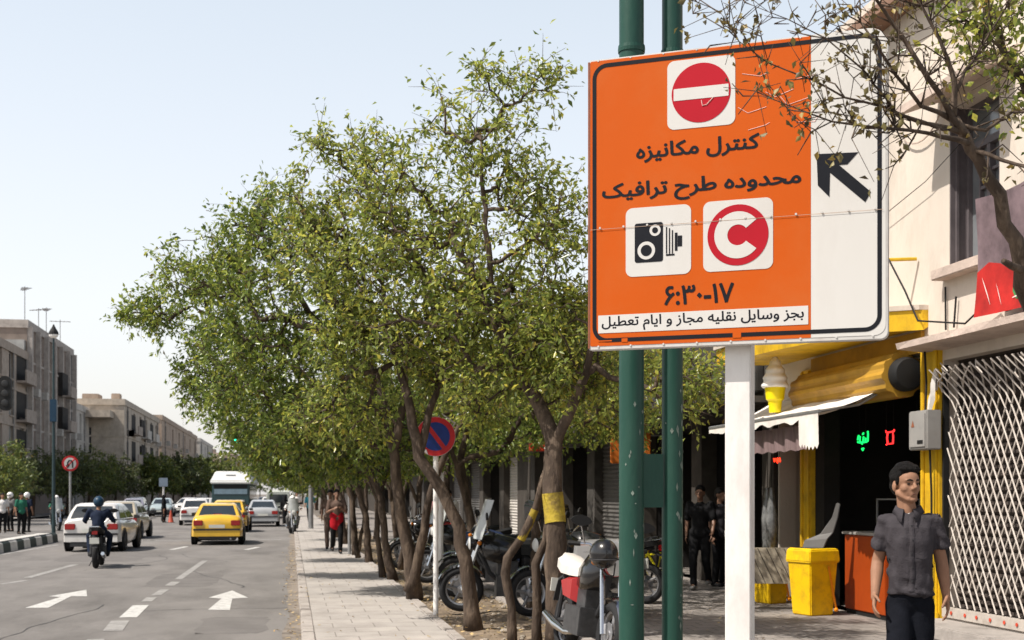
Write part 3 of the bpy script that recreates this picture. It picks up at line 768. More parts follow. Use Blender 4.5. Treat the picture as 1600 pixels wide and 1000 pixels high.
# hanging poster with fruit picture in front of the wall
po = thing('shop_poster', 'sagging purple brown poster with red and green fruit picture hung by the window', 'poster', (FX - .40, 11.72, 3.46))
M_post = mat('poster_purple', (0.17, 0.12, 0.13), 0.6, 0.5, 2.2)
M_red = mat('poster_red', (0.40, 0.018, 0.014), 0.6, 0.35, 3.5)
M_pgreen = mat('poster_green', (0.05, 0.2, 0.06), 0.55, 0.4, 5); M_pwhite = mat('poster_white', (0.7, 0.6, 0.55), 0.6, 0.2, 5)
def pt(u, z, o=0): return (.05 * math.sin(u * 2.2) + .03 * math.sin(z * 3 + u) - o, .70 - u + .04 * (1.4 - z), z)
def pgrid(b, u0, u1, za, zb, off, n=12, m=10):
    vs = []; fs = []
    for i in range(n + 1):
        u = u0 + (u1 - u0) * i / n; lo = za(u) if callable(za) else za; hi = zb(u) if callable(zb) else zb
        for j in range(m + 1): vs.append(pt(u, lo + (hi - lo) * j / m, off))
    for i in range(n):
        for j in range(m): fs.append((i * (m + 1) + j, (i + 1) * (m + 1) + j, (i + 1) * (m + 1) + j + 1, i * (m + 1) + j + 1))
    b.add(vs, fs)
top = lambda u: 1.24 + .12 * u - .12 * math.sin(min(1, u / 1.9) * math.pi)
b = MB(); pgrid(b, 0, 2.3, .42, top, 0); pgrid(b, 0, 2.3, .42, top, -.012)
b.build('poster_sheet', M_post, po, smooth='full')
b = MB(); pgrid(b, 0, 2.3, .0, lambda u: .47 + .08 * math.sin(u * 7), .006); b.build('fruit_picture', M_red, po, smooth='full')
for (u, z, ru, rz) in ((.72, .26, .10, .17), (.80, .34, .06, .1), (1.5, .3, .1, .14)): b = MB(); b.add([pt(u + ru * math.cos(k * .5236) * (1 + .25 * math.sin(k * 2.1)), z + rz * math.sin(k * .5236) * (1 + .2 * math.cos(k * 3)), .012) for k in range(12)], [tuple(range(12))]); b.build('leaf_picture', M_pgreen, po)
for (u, z, du, dz, wd) in ((.10, .40, .16, -.30, .03), (.34, .30, .10, -.22, .018), (.62, .12, .5, .06, .03), (1.02, .16, .05, .36, .035), (1.3, .12, .3, .3, .02)):
    b = MB(); vs = []
    for k in range(9): f = k / 8; h_ = wd * math.sin(math.pi * (f * .9 + .05)); vs += [pt(u + du * f - h_ * .5, z + dz * f + h_ * .5, .016), pt(u + du * f + h_ * .5, z + dz * f - h_ * .5, .016)]
    b.add(vs, [(2 * k, 2 * k + 1, 2 * k + 3, 2 * k + 2) for k in range(8)]); b.build('highlight_picture', M_pwhite, po)

# awning
aw = thing('shop_awning', 'white folding awning with a scalloped valance in front of the yellow snack shop', 'awning', (0, 0, 0))
M_canvas = mat('white_canvas', (0.76, 0.72, 0.67), 0.85, 0.08, 3, 0.2, 15, dirt=(0.45, 0.4, 0.34), damt=0.4)
b = MB(); n = 22; vs = []; fs = []
for i in range(n + 1):
    y = 15.0 + 4.2 * i / n
    for j in range(7):
        t = j / 6; vs.append((FX - .05 - 1.0 * t, y, 3.02 - .40 * t - .06 * math.sin(t * 3.14) + .02 * math.sin(y * 9) * t + (.03 * math.sin(y * 2.3) * t)))
for i in range(n):
    for j in range(6): fs.append((i * 7 + j, (i + 1) * 7 + j, (i + 1) * 7 + j + 1, i * 7 + j + 1))
b.add(vs, fs); vs2 = [(p[0], p[1], p[2] - .02) for p in vs]; b.add(vs2, [f[::-1] for f in fs]); b.build('canopy_cloth', M_canvas, aw, smooth='full')
def front(y, dz): return (FX - 1.06 + .02 * math.sin(y * 11) * dz, y, 2.63 + .02 * math.sin(y * 9) - dz)
b = MB(); ys = np.linspace(15.0, 15.62, 13); vs = []
for k, y in enumerate(ys): vs += [front(y, 0), front(y, .2), front(y, .41 + (.05 if k % 2 else 0.0))]
b.add(vs, [(k * 3 + j, (k + 1) * 3 + j, (k + 1) * 3 + j + 1, k * 3 + j + 1) for k in range(12) for j in (0, 1)])
ys = np.linspace(15.62, 19.2, 40); vs = []
for k, y in enumerate(ys): vs += [front(y, 0), front(y, .1 + .012 * math.sin(y * 14))]
b.add(vs, [(k * 2, k * 2 + 2, k * 2 + 3, k * 2 + 1) for k in range(39)])
b.build('valance', M_canvas, aw, smooth='full')
b = MB(); b.tube([(FX - 1.05, 14.98, 2.63), (FX - 1.05, 19.2, 2.63)], .025, 6); b.tube([(FX - 1.05, 15.0, 2.63), (FX - .5, 15.05, 2.72), (FX - .05, 15.0, 2.98)], .018, 6); b.build('awning_frame', M_metal, aw)
M_purple = mat('faded_purple_cloth', (0.20, 0.14, 0.14), 0.8, 0.25, 4, stretch=(1, 4, .5), dirt=(0.3, 0.24, 0.22), damt=.4)
b = MB(); ys = np.linspace(15.8, 18.9, 60); vs = []
for y in ys: vs += [(FX - .92 + .018 * math.sin(y * 16), y, 2.5), (FX - .9 + .03 * math.sin(y * 16 + .5), y, 2.18 + .012 * math.sin(y * 31))]
b.add(vs, [(k * 2, k * 2 + 2, k * 2 + 3, k * 2 + 1) for k in range(59)]); b.build('under_valance', M_purple, aw, smooth='full')
# ice cream cone figure on the awning
ic = thing('ice_cream_figure', 'giant white soft ice figure in a yellow cup standing on the white awning', 'shop sign', (FX - .62, 17.55, 2.775))
b = MB(); b.lathe([(.085, 0), (.10, .16), (.105, .17), (.13, .19), (.145, .34), (.15, .36)], 20); b.build('cup', mat('bright_yellow_plastic', (0.82, 0.66, 0.01), .4, .06, 4), ic, smooth=True)
b = MB(); prof = []
for k in range(30):
    t = k / 29; prof.append(((.175 * (1 - t ** 1.7) + .012) * (1 + .07 * math.sin(t * 26)), .361 + t * .48))
b.lathe(prof, 24); b.build('soft_ice', mat('white_plastic', (0.8, 0.78, 0.75), .45, .04, 4), ic, smooth='full')

# electric meter box on the right yellow column
mb = thing('meter_box', 'grey metal electric box with a warning triangle on the yellow column', 'electric box', (FX - .24, 14.02, 2.12))
M_grey = mat('grey_enamel', (0.30, 0.29, 0.275), 0.5, 0.12, 5, dirt=(0.15, 0.13, 0.11), damt=.5)
b = MB(); b.box(0, .185, -.22, .22, 0, .46); b.build('body', M_grey, mb, bevel=.012)
b = MB(); b.box(-.014, -.001, -.19, .19, .03, .43); b.build('door', M_grey, mb, bevel=.006)
b = MB(); b.add([(-.018, .13, .27), (-.018, .05, .27), (-.018, .09, .35)], [(0, 1, 2)]); b.build('warning_triangle', mat('rust_red_paint', (0.28, 0.1, 0.05), .6), mb)
b = MB(); b.box(-.02, -.015, -.15, -.02, .07, .11); b.build('vent', M_black, mb)
b = MB(); b.tube([(.1, .0, .46), (.12, .02, .8), (.14, .1, 1.2)], .014, 6); b.tube([(.1, -.1, 0), (.12, -.1, -.5), (.14, -.08, -2.0)], .014, 6); b.build('conduit', M_black, mb)
rg = thing('white_rag', 'white rag tied to a wire beside the grey electric box', 'rag', (FX - .12, 13.8, 2.5))
b = MB(); b.loft([[(.0 + .03 * math.cos(k), .03 * math.sin(k), .55) for k in (0, 1.57, 3.14, 4.7)], [(-.02 + .045 * math.cos(k), .02 + .03 * math.sin(k), .38) for k in (0, 1.57, 3.14, 4.7)], [(-.03 + .035 * math.cos(k + .5), .06 + .06 * math.sin(k + .5), .2) for k in (0, 1.57, 3.14, 4.7)], [(-.02 + .015 * math.cos(k), .16 + .03 * math.sin(k), .0) for k in (0, 1.57, 3.14, 4.7)]])
b.build('cloth', M_canvas, rg, smooth=True)

# neon words hanging inside the shop (glowing tubes)
def neon(name, label, y, z, strokes, col, x=FX + .35, s=1.0):
    t = thing(name, label, 'neon sign', (x, y, z), 0, None)
    b = MB()
    for st in strokes: b.tube([(0, -p[0] * s, p[1] * s) for p in st], .011, 6)
    b.build('neon_tube', mat('neon_' + name, col, .4, 0, emit=3.0), t)
    b = MB()
    for yy in (-.1, .1): b.tube([(0, yy * s, .08), (0, yy * s, 3.3 - z)], .004, 4)
    b.build('hanger', M_black, t)
neon('green_neon_word', 'green glowing neon word inside the dark shop left of the red one', 16.75, 2.30,
     [[(-.16, .06), (-.13, .12), (-.08, .10), (-.10, .02), (-.16, .03)], [(-.08, .04), (-.02, .0), (.02, .05), (.03, .1)], [(.02, .02), (.08, .02), (.10, .08)], [(.10, .02), (.16, .03), (.17, .12), (.16, .17)], [(-.02, -.06), (.0, -.09), (.03, -.06)], [(.0, .13), (.03, .15)]], (0.005, 0.55, 0.08))
neon('red_neon_word', 'red glowing square neon letter inside the dark shop', 15.92, 2.30, [[(-.07, .12), (.08, .13), (.09, .05), (.08, -.03), (-.07, -.03), (-.09, .05), (-.07, .12)], [(-.10, .12), (-.12, .15)], [(.09, .12), (.12, .15)], [(-.07, -.03), (-.11, -.04)]], (0.75, 0.02, 0.02))
neon('teal_neon_word', 'teal glowing neon curve half hidden by the grey electric box', 15.08, 2.38, [[(.02, .12), (-.05, .08), (-.07, 0), (-.03, -.06), (.05, -.05)], [(.0, .04), (-.03, .02), (.02, .0)]], (0.0, 0.5, 0.22))
neon('small_red_neon', 'small red neon letters beside the left yellow column', 18.3, 2.06, [[(-.12, .08), (-.09, .03), (-.06, .08)], [(.0, .05), (.03, .08), (.06, .05), (.03, .01), (.0, .05)], [(.08, .04), (.12, .08), (.14, .02)]], (0.75, 0.03, 0.01), x=FX - .3)

# counter inside the shop with glass case and cups
ct = thing('orange_counter', 'orange red shop counter standing inside the yellow snack shop', 'counter', (FX - .12, 15.55, 0))
M_or = mat('orange_red_panel', (0.34, 0.05, 0.005), 0.5, 0.12, 2, dirt=(0.2, 0.026, 0.004), damt=.4)
b = MB(); b.box(0, .6, -.45, .75, .06, 1.06); b.build('body', M_or, ct, bevel=.012)
b = MB(); b.box(-.03, .63, -.48, .78, 1.061, 1.10); b.build('worktop', M_grey, ct, bevel=.006)
b = MB(); b.box(.02, .58, -.43, .73, 0, .059); b.build('plinth', M_black, ct)
gc = thing('glass_case', 'small glass display case on the orange counter', 'display case', (FX + .2, 15.4, 1.101))
b = MB()
for (x, y) in ((0, 0), (.3, 0), (0, .6), (.3, .6)): b.box(x, x + .02, y, y + .02, 0, .42)
b.box(0, .32, 0, .62, .421, .44); b.build('frame', M_metal, gc)
b = MB(); b.box(.03, .29, .03, .59, 0, .16); b.build('trays', M_grey, gc)

# yellow litter bin with a grey plastic scrap, its smaller companion and the board between
M_bin = mat('yellow_bin_plastic', (0.80, 0.50, 0.006), 0.42, 0.06, 3, 0.1, 30, dirt=(0.36, 0.20, 0.02), damt=.7, dscale=5)
def bin_(loc, rz, label, s=1.0):
    t = thing('litter_bin', label, 'bin', loc, rz, 'yellow litter bins by the snack shop')
    b = MB(); r = lambda w, z: [(-w, -w, z), (w, -w, z), (w, w, z), (-w, w, z)]
    b.loft([r(.175 * s, 0), r(.215 * s, .66 * s)]); b.build('body', M_bin, t, bevel=.015)
    b = MB(); b.loft([r(.225 * s, .64 * s), r(.235 * s, .66 * s), r(.225 * s, .80 * s), r(.205 * s, .82 * s)]); b.build('rim', M_bin, t, bevel=.012)
    b = MB(); b.box(-.17 * s, .17 * s, -.17 * s, .17 * s, .80 * s, .826 * s); b.build('dark_opening', M_black, t)
    b = MB(); b.tube([(.06 * s, -.222 * s, .60 * s), (.18 * s, -.22 * s, .08 * s)], .014, 6); b.ball((.18 * s, -.22 * s, .07 * s), .03, 8, 6); b.build('pedal_bar', mat('orange_plastic', (.75, .25, .01), .4), t)
    return t
bp = G(1276, 963)
bin_((bp.x + .05, bp.y + .25, 0), R(17), 'tall yellow litter bin with grey scrap stuck in its top', 1.08)
bq = G(1222, 946)
bin_((bq.x, bq.y + .45, 0), R(20), 'smaller yellow bin behind the striped board left of the tall one', .95)
sc_ = thing('plastic_scrap', 'curved grey plastic scrap sticking out of the tall yellow bin', 'scrap', (bp.x + .05, bp.y + .25, .87), R(-27))
b = MB(); b.loft([[(-.14 + .0, -.12, -.05), (.12, -.12, -.05), (.12, .06, -.05), (-.14, .06, -.05)], [(-.10, -.08, .12), (.20, -.08, .14), (.20, .04, .14), (-.10, .04, .12)], [(.10, -.04, .2), (.27, -.04, .22), (.27, .02, .22), (.10, .02, .2)], [(.25, -.03, .42), (.33, -.03, .42), (.33, .02, .42), (.25, .02, .42)], [(.31, -.03, .62), (.36, -.03, .60), (.36, .01, .60), (.31, .01, .62)]])
b.build('shell', mat('grey_plastic', (.13, .125, .12), .5, .15, 4), sc_, bevel=.01)
bdp = G(1206, 950)
bd = thing('striped_board', 'grey brown slanted board with diagonal grooves leaning beside the bins', 'board', (bdp.x - .05, bdp.y - .25, .36), R(-16))
M_board = mat('weathered_board', (0.30, 0.26, 0.195), .8, .2, 4, dirt=(.17, .145, .11), damt=.5); M_groove = mat('board_groove', (.06, .05, .04), .9)
b = MB(); b.T = Matrix.Rotation(R(-8), 4, 'X'); b.box(-.62, .36, -.015, .015, 0, .50); b.build('panel', M_board, bd)
b = MB(); b.T = Matrix.Rotation(R(-8), 4, 'X')
for k in range(7): x = -.60 + k * .12; b.add([(x, -.018, .49), (x + .012, -.018, .49), (min(.35, x + .232), -.018, .01), (min(.34, x + .22), -.018, .01)], [(0, 3, 2, 1)])
b.build('groove', M_groove, bd)
b = MB()
for x in (-.55, .3): b.box(x - .02, x + .02, .07, .11, -.33, .45)
b.build('stand', M_black, bd)
# stall goods at the next shop: white pole, steamer, hanging bags
pp = thing('stall_pole', 'thin white pole standing behind the striped board', 'pole', (FX - .7, 18.9, 0)); b = MB(); b.tube([(0, 0, 0), (0, 0, 2.3)], .03, 8); b.build('shaft', M_metal, pp); b = MB(); b.lathe([(.14, 0), (.14, .03), (.03, .06)], 14); b.build('foot', M_metal, pp)
cp_ = thing('tea_urn', 'small white pot standing behind the striped board by the thin pole', 'pot', (FX - 1.0, 18.35, .93)); b = MB(); b.lathe([(.07, 0), (.10, .04), (.10, .12), (.05, .17), (.02, .19)], 16); b.build('pot', MATS['white_plastic'], cp_, smooth=True); b = MB(); b.tube([(0, .1, .03), (0, .16, .06), (0, .18, .14)], .012, 6); b.build('spout', MATS['white_plastic'], cp_)
for k, (y, lab) in enumerate(((18.55, 'clear plastic bag of toys hanging left of the yellow column'), (18.25, 'bundle of clear plastic bags hanging nearest the yellow column'))):
    t = thing('hanging_bag', lab, 'bag', (FX - .35 - .05 * k, y, 1.05))
    b = MB(); rings = []
    for j in range(9):
        q = j / 8; r = .03 + .065 * math.sin(math.pi * min(1, .15 + q * .85)) * (1 - .75 * q ** 3); rings.append([(r * math.cos(a) * (1 + .15 * math.sin(3 * a + j)), r * math.sin(a) * (1 + .1 * math.cos(4 * a + j * 2)), .95 * q - .3) for a in np.linspace(0, 6.28, 13)[:-1]])
    b.loft(rings); b.build('bag', mat('cloudy_plastic', (.12, .12, .118), .2, .6, 9, spec=.8), t, smooth=True)
    b = MB(); b.tube([(0, 0, .64), (0, 0, 1.3)], .006, 4); b.build('string', M_black, t)

# ------------------------------------------------------------------ further shops along the same pavement
M_rsh1 = mat('shade_toned_brown_wall', (0.055, 0.047, 0.04), .9, .3, 2, dirt=(.03, .026, .022), damt=.6); M_rsh2 = mat('shade_toned_grey_wall', (0.07, 0.063, 0.057), .9, .3, 2, dirt=(.035, .032, .03), damt=.6)  # wall colours darkened to carry the deep shade under the trees
M_wshut = mat('white_roller_slats', (0.48, 0.455, 0.42), .6, .1, 4, dirt=(.35, .31, .27), damt=.5); M_gshut = mat('grey_roller_slats', (.10, .094, .088), .6, .15, 4, dirt=(.05, .045, .04), damt=.5)  # slat colours also lowered for the deep shade
def slat_panel(y0, y1, z0, z1, x, m, parent, name='roller_shutter'):
    b = MB(); z = z0
    while z < z1 - .01:
        b.loft([[(x, y0, z), (x - .03, y0, z + .05), (x, y0, z + .098), (x + .03, y0, z + .05)], [(x, y1, z), (x - .03, y1, z + .05), (x, y1, z + .098), (x + .03, y1, z + .05)]]); z += .1
    return b.build(name, m, parent)
def shop(label, y0, y1, H, wall_m, bays, sign_m=None):
    t = thing('shop_building', label, 'building', (FX, y0, 0), 0, 'shops along the right pavement')
    L = y1 - y0; b = MB()
    hol = [(L - a1, L - a0, 0.0, zt) for (a0, a1, zt, kind) in bays]
    open_wall(b, (0, L, 0), (0, -1, 0), L, H, hol, .3)
    b.quad((0, L, 0), (0, L, H), (9, L, H), (9, L, 0)); b.quad((0, 0, 0), (9, 0, 0), (9, 0, H), (0, 0, H)); b.quad((0, 0, H), (9, 0, H), (9, L, H), (0, L, H)); b.quad((9, 0, 0), (9, L, 0), (9, L, H), (9, 0, H))
    b.build('wall', wall_m, t)
    for (a0, a1, zt, kind) in bays:
        if kind in ('white', 'grey'): slat_panel(a0, a1, 0.02, zt, .24, M_wshut if kind == 'white' else M_gshut, t)
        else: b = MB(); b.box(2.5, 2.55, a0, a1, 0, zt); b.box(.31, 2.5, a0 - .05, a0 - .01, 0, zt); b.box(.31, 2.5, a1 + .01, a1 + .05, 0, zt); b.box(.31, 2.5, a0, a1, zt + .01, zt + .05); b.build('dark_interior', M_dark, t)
    if sign_m: b = MB(); b.box(-.14, -.003, .4, L - .4, 3.25, 4.0); b.build('sign_board', sign_m, t, bevel=.02)
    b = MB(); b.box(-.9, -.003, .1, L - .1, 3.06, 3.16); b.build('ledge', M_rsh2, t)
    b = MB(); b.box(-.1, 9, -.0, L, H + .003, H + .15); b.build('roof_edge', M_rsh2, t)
    return t
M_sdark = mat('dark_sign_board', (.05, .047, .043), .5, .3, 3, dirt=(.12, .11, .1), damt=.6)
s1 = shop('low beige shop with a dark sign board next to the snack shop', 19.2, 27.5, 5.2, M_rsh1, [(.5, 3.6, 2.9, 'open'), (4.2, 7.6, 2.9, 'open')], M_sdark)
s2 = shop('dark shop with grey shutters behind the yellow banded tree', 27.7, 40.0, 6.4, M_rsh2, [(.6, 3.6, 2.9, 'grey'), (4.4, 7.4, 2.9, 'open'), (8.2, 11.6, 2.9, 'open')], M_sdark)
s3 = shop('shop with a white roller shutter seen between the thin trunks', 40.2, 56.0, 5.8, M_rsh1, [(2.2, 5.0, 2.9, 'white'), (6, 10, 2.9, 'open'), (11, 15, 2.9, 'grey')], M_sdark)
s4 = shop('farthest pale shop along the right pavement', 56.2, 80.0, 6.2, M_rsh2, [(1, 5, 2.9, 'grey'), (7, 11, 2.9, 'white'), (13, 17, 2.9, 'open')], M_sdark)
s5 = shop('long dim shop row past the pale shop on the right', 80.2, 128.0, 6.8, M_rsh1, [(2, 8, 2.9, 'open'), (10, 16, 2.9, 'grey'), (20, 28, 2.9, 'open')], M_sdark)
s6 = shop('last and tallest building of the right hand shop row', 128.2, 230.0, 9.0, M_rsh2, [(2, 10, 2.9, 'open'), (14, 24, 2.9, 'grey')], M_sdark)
def hang_sign(y, z, w_, h_, m, label, x=FX - .9):
    t = thing('hanging_sign', label, 'shop sign', (x, y, z)); b = MB(); b.box(-w_ / 2, w_ / 2, -.06, .06, -h_ / 2, h_ / 2); b.build('panel', m, t, bevel=.02)
    for q in (.3, -.3): b = MB(); b.tube([(w_ / 2, 0, h_ * q), (.9, 0, h_ * q)], .02, 5); b.build('bracket', M_metal, t)
hang_sign(47.5, 3.5, 1.0, .75, mat('teal_sign_paint', (.01, .22, .22), .5, .3, 3), 'small teal shop sign in the shade beneath the trees')
hang_sign(33.0, 3.0, .9, .55, mat('red_sign_paint', (.7, .07, .03), .5, .35, 5), 'red shop sign showing through leaves right of the thick trunk')
hang_sign(24.5, 2.55, .8, .7, mat('orange_sign_paint', (.6, .16, .02), .5, .4, 4), 'orange shop sign in leaves between the green poles and the white post')

# a few shelves and jars deep inside the snack shop, wires on the facade
sf = thing('shelf_unit', 'dim metal shelf of jars at the back of the snack shop', 'shelf', (FX + 2.2, 16.3, 0))
b = MB()
for z in (.7, 1.15, 1.6): b.box(0, .4, -.9, .9, z, z + .03)
for y in (-.9, .88): b.box(0, .03, y, y + .02, 0, 2.0)
b.build('shelves', M_grey, sf)
for k in range(14):
    b = MB(); y = -.8 + (k % 7) * .26; z = (.731, 1.181)[k // 7]; b.lathe([(.05, z), (.06, z + .02), (.06, z + .16), (.03, z + .2), (.03, z + .24)], 10, (.15, y, 0)); b.build('jar', (M_grey, M_pinkc, M_yel)[k % 3], sf, smooth=True)
wr1 = thing('facade_wire', 'thin wires sagging across the cream house facade', 'wire', (FX - .1, 15.5, 5.3))
b = MB(); b.tube([(0, 1.5, -.35), (0, .2, -.25), (0, -1.4, 0), (0, -2.6, .35), (0, -5, .8)], .006, 4); b.build('wire', M_black, wr1)
b = MB(); b.tube([(.04, 14.9 - 15.5 + .55 * math.cos(a) - .6, .95 - .42 * math.sin(a)) for a in np.linspace(0, 3.14, 14)], .011, 5); b.build('looped_cord', M_pinkc, wr1)
# ------------------------------------------------------------------ the big traffic zone sign
SW, SH = 1.44, 1.45
cl = Vector((0.384, 6.40)); cr = Vector((1.740, 5.92))           # left and right end in camera x, depth
def c2w(x, d): return Vector((x * CA + d * SA, -x * SA + d * CA, 0))
s_l, s_r = c2w(*cl), c2w(*cr)
s_dir = (s_r - s_l).normalized(); s_rot = math.atan2(s_dir.y, s_dir.x); s_n = Vector((s_dir.y, -s_dir.x, 0))
s_loc = Vector((s_l.x, s_l.y, 2.317))
def S(px, py):                                                    # photo pixel -> sign plane (x right, z up)
    r = ray(px, py); o = Vector((0, 0, EYE)); t = (s_loc - o).dot(s_n) / r.dot(s_n); p = o + r * t - s_loc
    return (p.dot(s_dir), p.z)
sg = thing('traffic_sign', 'large orange and white traffic zone sign with Persian writing on a white post', 'road sign', s_loc, s_rot)
M_orange = mat('sign_orange', (0.52, 0.088, 0.006), 0.5, 0.035, 1.2, spec=.12, dirt=(0.50, 0.12, 0.025), dscale=1.6, damt=0.6)
M_swhite = mat('sign_white', (0.60, 0.585, 0.555), 0.45, 0.03, 1.5, spec=.15, dirt=(0.52, 0.49, 0.45), dscale=1.8, damt=0.55, stretch=(1, 1, .3))
M_sred = mat('sign_red', (0.40, 0.011, 0.022), 0.5, 0.06, 2, spec=.12)
M_sblack = mat('sign_black', (0.012, 0.013, 0.017), 0.5, 0.15, 4, spec=.12)
M_sedge = mat('sign_edge_rust', (0.25, 0.085, 0.045), 0.6, 0.25, 5)
M_alu = mat('sign_frame_paint', (0.55, 0.535, 0.51), 0.5, 0.1, 4, dirt=(0.3, 0.2, 0.15), damt=.4, dscale=5)
b = MB(); b.plate(rrect(0, SW, 0, SH, (.012, .035, .09, .012)), .045, 0); b.build('panel', M_alu, sg, bevel=.004)
b = MB()
for z in (.12, .7, 1.3): b.box(.04, SW - .04, .046, .085, z, z + .05)
b.build('back_rail', M_metal, sg)
xsplit = S(1267, 300)[0]
b = MB(); b.plate(rrect(.008, xsplit, .02, SH - .008, (.008, .001, .001, .01)), -.0002, -.002); b.build('orange_face', M_orange, sg)
b = MB(); b.plate(rrect(xsplit + .001, SW - .012, .02, SH - .008, (.001, .05, .08, .001)), -.0002, -.002); b.build('white_face', M_swhite, sg)
b = MB(); b.box(-.003, .006, -.004, .04, .01, SH - .01); b.build('left_edge', M_sedge, sg)
lw = .020; ox0, ox1, oz0, oz1 = .020, SW - .030, .038, SH - .024
b = MB(); b.ring(rrect(ox0, ox1, oz0, oz1, .075, 8), rrect(ox0 + lw, ox1 - lw, oz0 + lw, oz1 - lw, .055, 8), -.0022, -.0034)
b.build('border_line', M_sblack, sg)
b = MB()                                                          # patches where the lower border has peeled
b.box(.72, .76, -.0046, -.0036, oz0 - .004, oz0 + lw + .003); b.box(.17, .2, -.0046, -.0036, oz0 - .002, oz0 + lw * .8); b.box(.05, .12, -.0046, -.0036, oz0 + .004, oz0 + .010)
b.build('peeled_patch', M_orange, sg)
def sp(name, x0, x1, z0, z1, m=M_swhite, r=.035, par=sg):
    b = MB(); b.plate(rrect(x0, x1, z0, z1, r), -.0024, -.004); return b.build(name, m, par)
def box_of(pxs):                                                  # extents in the sign plane of four photo corners tl,tr,br,bl
    q = [S(*p) for p in pxs]; return ((q[0][0] + q[3][0]) / 2, (q[1][0] + q[2][0]) / 2, (q[2][1] + q[3][1]) / 2, (q[0][1] + q[1][1]) / 2)
# no entry
x0, x1, z0, z1 = box_of([(1043, 96), (1149, 86), (1149, 194), (1043, 204)]); pl = sp('no_entry_plate', x0, x1, z0, z1)
cx, cz = (x0 + x1) / 2, (z0 + z1) / 2; rd = (x1 - x0) * .435
MB().plate(disc(cx, cz, rd), -.0042, -.0055).build('red_disc', M_sred, pl)
MB().plate(rrect(cx - rd * .93, cx + rd * .93, cz - rd * .20, cz + rd * .20, .004), -.0057, -.007).build('white_bar', M_swhite, pl)
b = MB(); b.tube([(cx + rd * .02, -.0072, cz - rd * .26), (cx + rd * .05, -.0072, cz - rd * .45), (cx + rd * .2, -.0072, cz - rd * .42), (cx + rd * .42, -.0072, cz - rd * .2)], .0022, 5); b.build('scratch', mat('pale_scratch', (.75, .5, .45), .6), pl)
# congestion charge C
x0, x1, z0, z1 = box_of([(1099, 316), (1208, 308), (1208, 418), (1099, 427)]); pl = sp('charge_plate', x0, x1, z0, z1)
cx, cz = (x0 + x1) / 2, (z0 + z1) / 2; rd = (x1 - x0) * .438
MB().plate(disc(cx, cz, rd), -.0042, -.0055).build('red_disc', M_sred, pl)
b = MB(); P = disc(cx, cz, rd * .77, 40, 38, 322) + disc(cx, cz, rd * .34, 40, 322, 38)
n = 41; b.add([(p[0], -.0067, p[1]) for p in P], [(k, k + 1, 2 * n - 2 - k, 2 * n - 1 - k) for k in range(n - 1)]); b.build('letter_c', M_swhite, pl)
# camera symbol
x0, x1, z0, z1 = box_of([(978, 326), (1080, 319), (1080, 427), (978, 434)]); pl = sp('camera_plate', x0, x1, z0, z1)
w_, h_ = x1 - x0, z1 - z0; U = lambda u: x0 + u * w_; Z = lambda v: z0 + v * h_
b = MB(); b.plate(rrect(U(.14), U(.575), Z(.20), Z(.77), .012), -.0042, -.0055)
b.plate(rrect(U(.755), U(.795), Z(.34), Z(.60), .001), -.0042, -.0055); b.plate(rrect(U(.80), U(.865), Z(.40), Z(.555), .001), -.0042, -.0055)
for (u, za, zb) in ((.62, .31, .69), (.665, .305, .67), (.71, .305, .64)): b.plate([(U(u), Z(za)), (U(u + .018), Z(za)), (U(u + .018), Z(zb)), (U(u), Z(zb))], -.0042, -.0055)
b.plate([(U(.62), Z(.275)), (U(.75), Z(.275)), (U(.75), Z(.30)), (U(.62), Z(.30))], -.0042, -.0055)
b.build('camera_symbol', M_sblack, pl)
MB().plate(disc(U(.32), Z(.37), w_ * .135), -.0057, -.0065).build('lens_ring', M_swhite, pl); MB().plate(disc(U(.455), Z(.655), w_ * .085), -.0057, -.0065).build('lens_ring', M_swhite, pl)
MB().plate(disc(U(.32), Z(.37), w_ * .085), -.0067, -.0075).build('lens', M_sblack, pl); MB().plate(disc(U(.455), Z(.655), w_ * .045), -.0067, -.0075).build('lens', M_sblack, pl)
# writing
def wr(body, l, r, dz=0.0, bold=.022):
    (xa, za), (xb, zb) = S(*l), S(*r)      # lower left and upper right photo corners
    lettering('lettering', body, xa, xb, za, zb, -.0036, M_sblack, sg, bold)
wr(shape_rtl('کنترل مکانیزه'), (994, 256), (1187, 207), bold=.026)
wr(shape_rtl('محدوده طرح ترافیک'), (941, 322), (1252, 262), bold=.028)
wr('۶:۳۰-۱۷', (1038, 478), (1147, 441), bold=.02)
x0, x1, z0, z1 = box_of([(935, 494), (1263, 477), (1263, 506), (935, 522)]); st = sp('notice_strip', x0, x1, z0, z1, r=.002)
lettering('lettering', shape_rtl('بجز وسایل نقلیه مجاز و ایام تعطیل'), x0 + .018, x1 - .02, z0 + .007, z1 - .006, -.0043, M_sblack, st, .024)
# arrow
A = [S(*p) for p in ((1276, 241), (1340, 238), (1326, 254), (1313, 257), (1362, 302), (1355, 318), (1345, 312), (1297, 274), (1297, 308), (1278, 293))]
A = [S(1276, 241), S(1341, 238), S(1324, 257), S(1311, 258), S(1361, 300), S(1352, 316), S(1297, 270), S(1296, 308), S(1278, 290)]
MB().plate(A[::-1], -.0024, -.0038).build('arrow', M_sblack, sg)
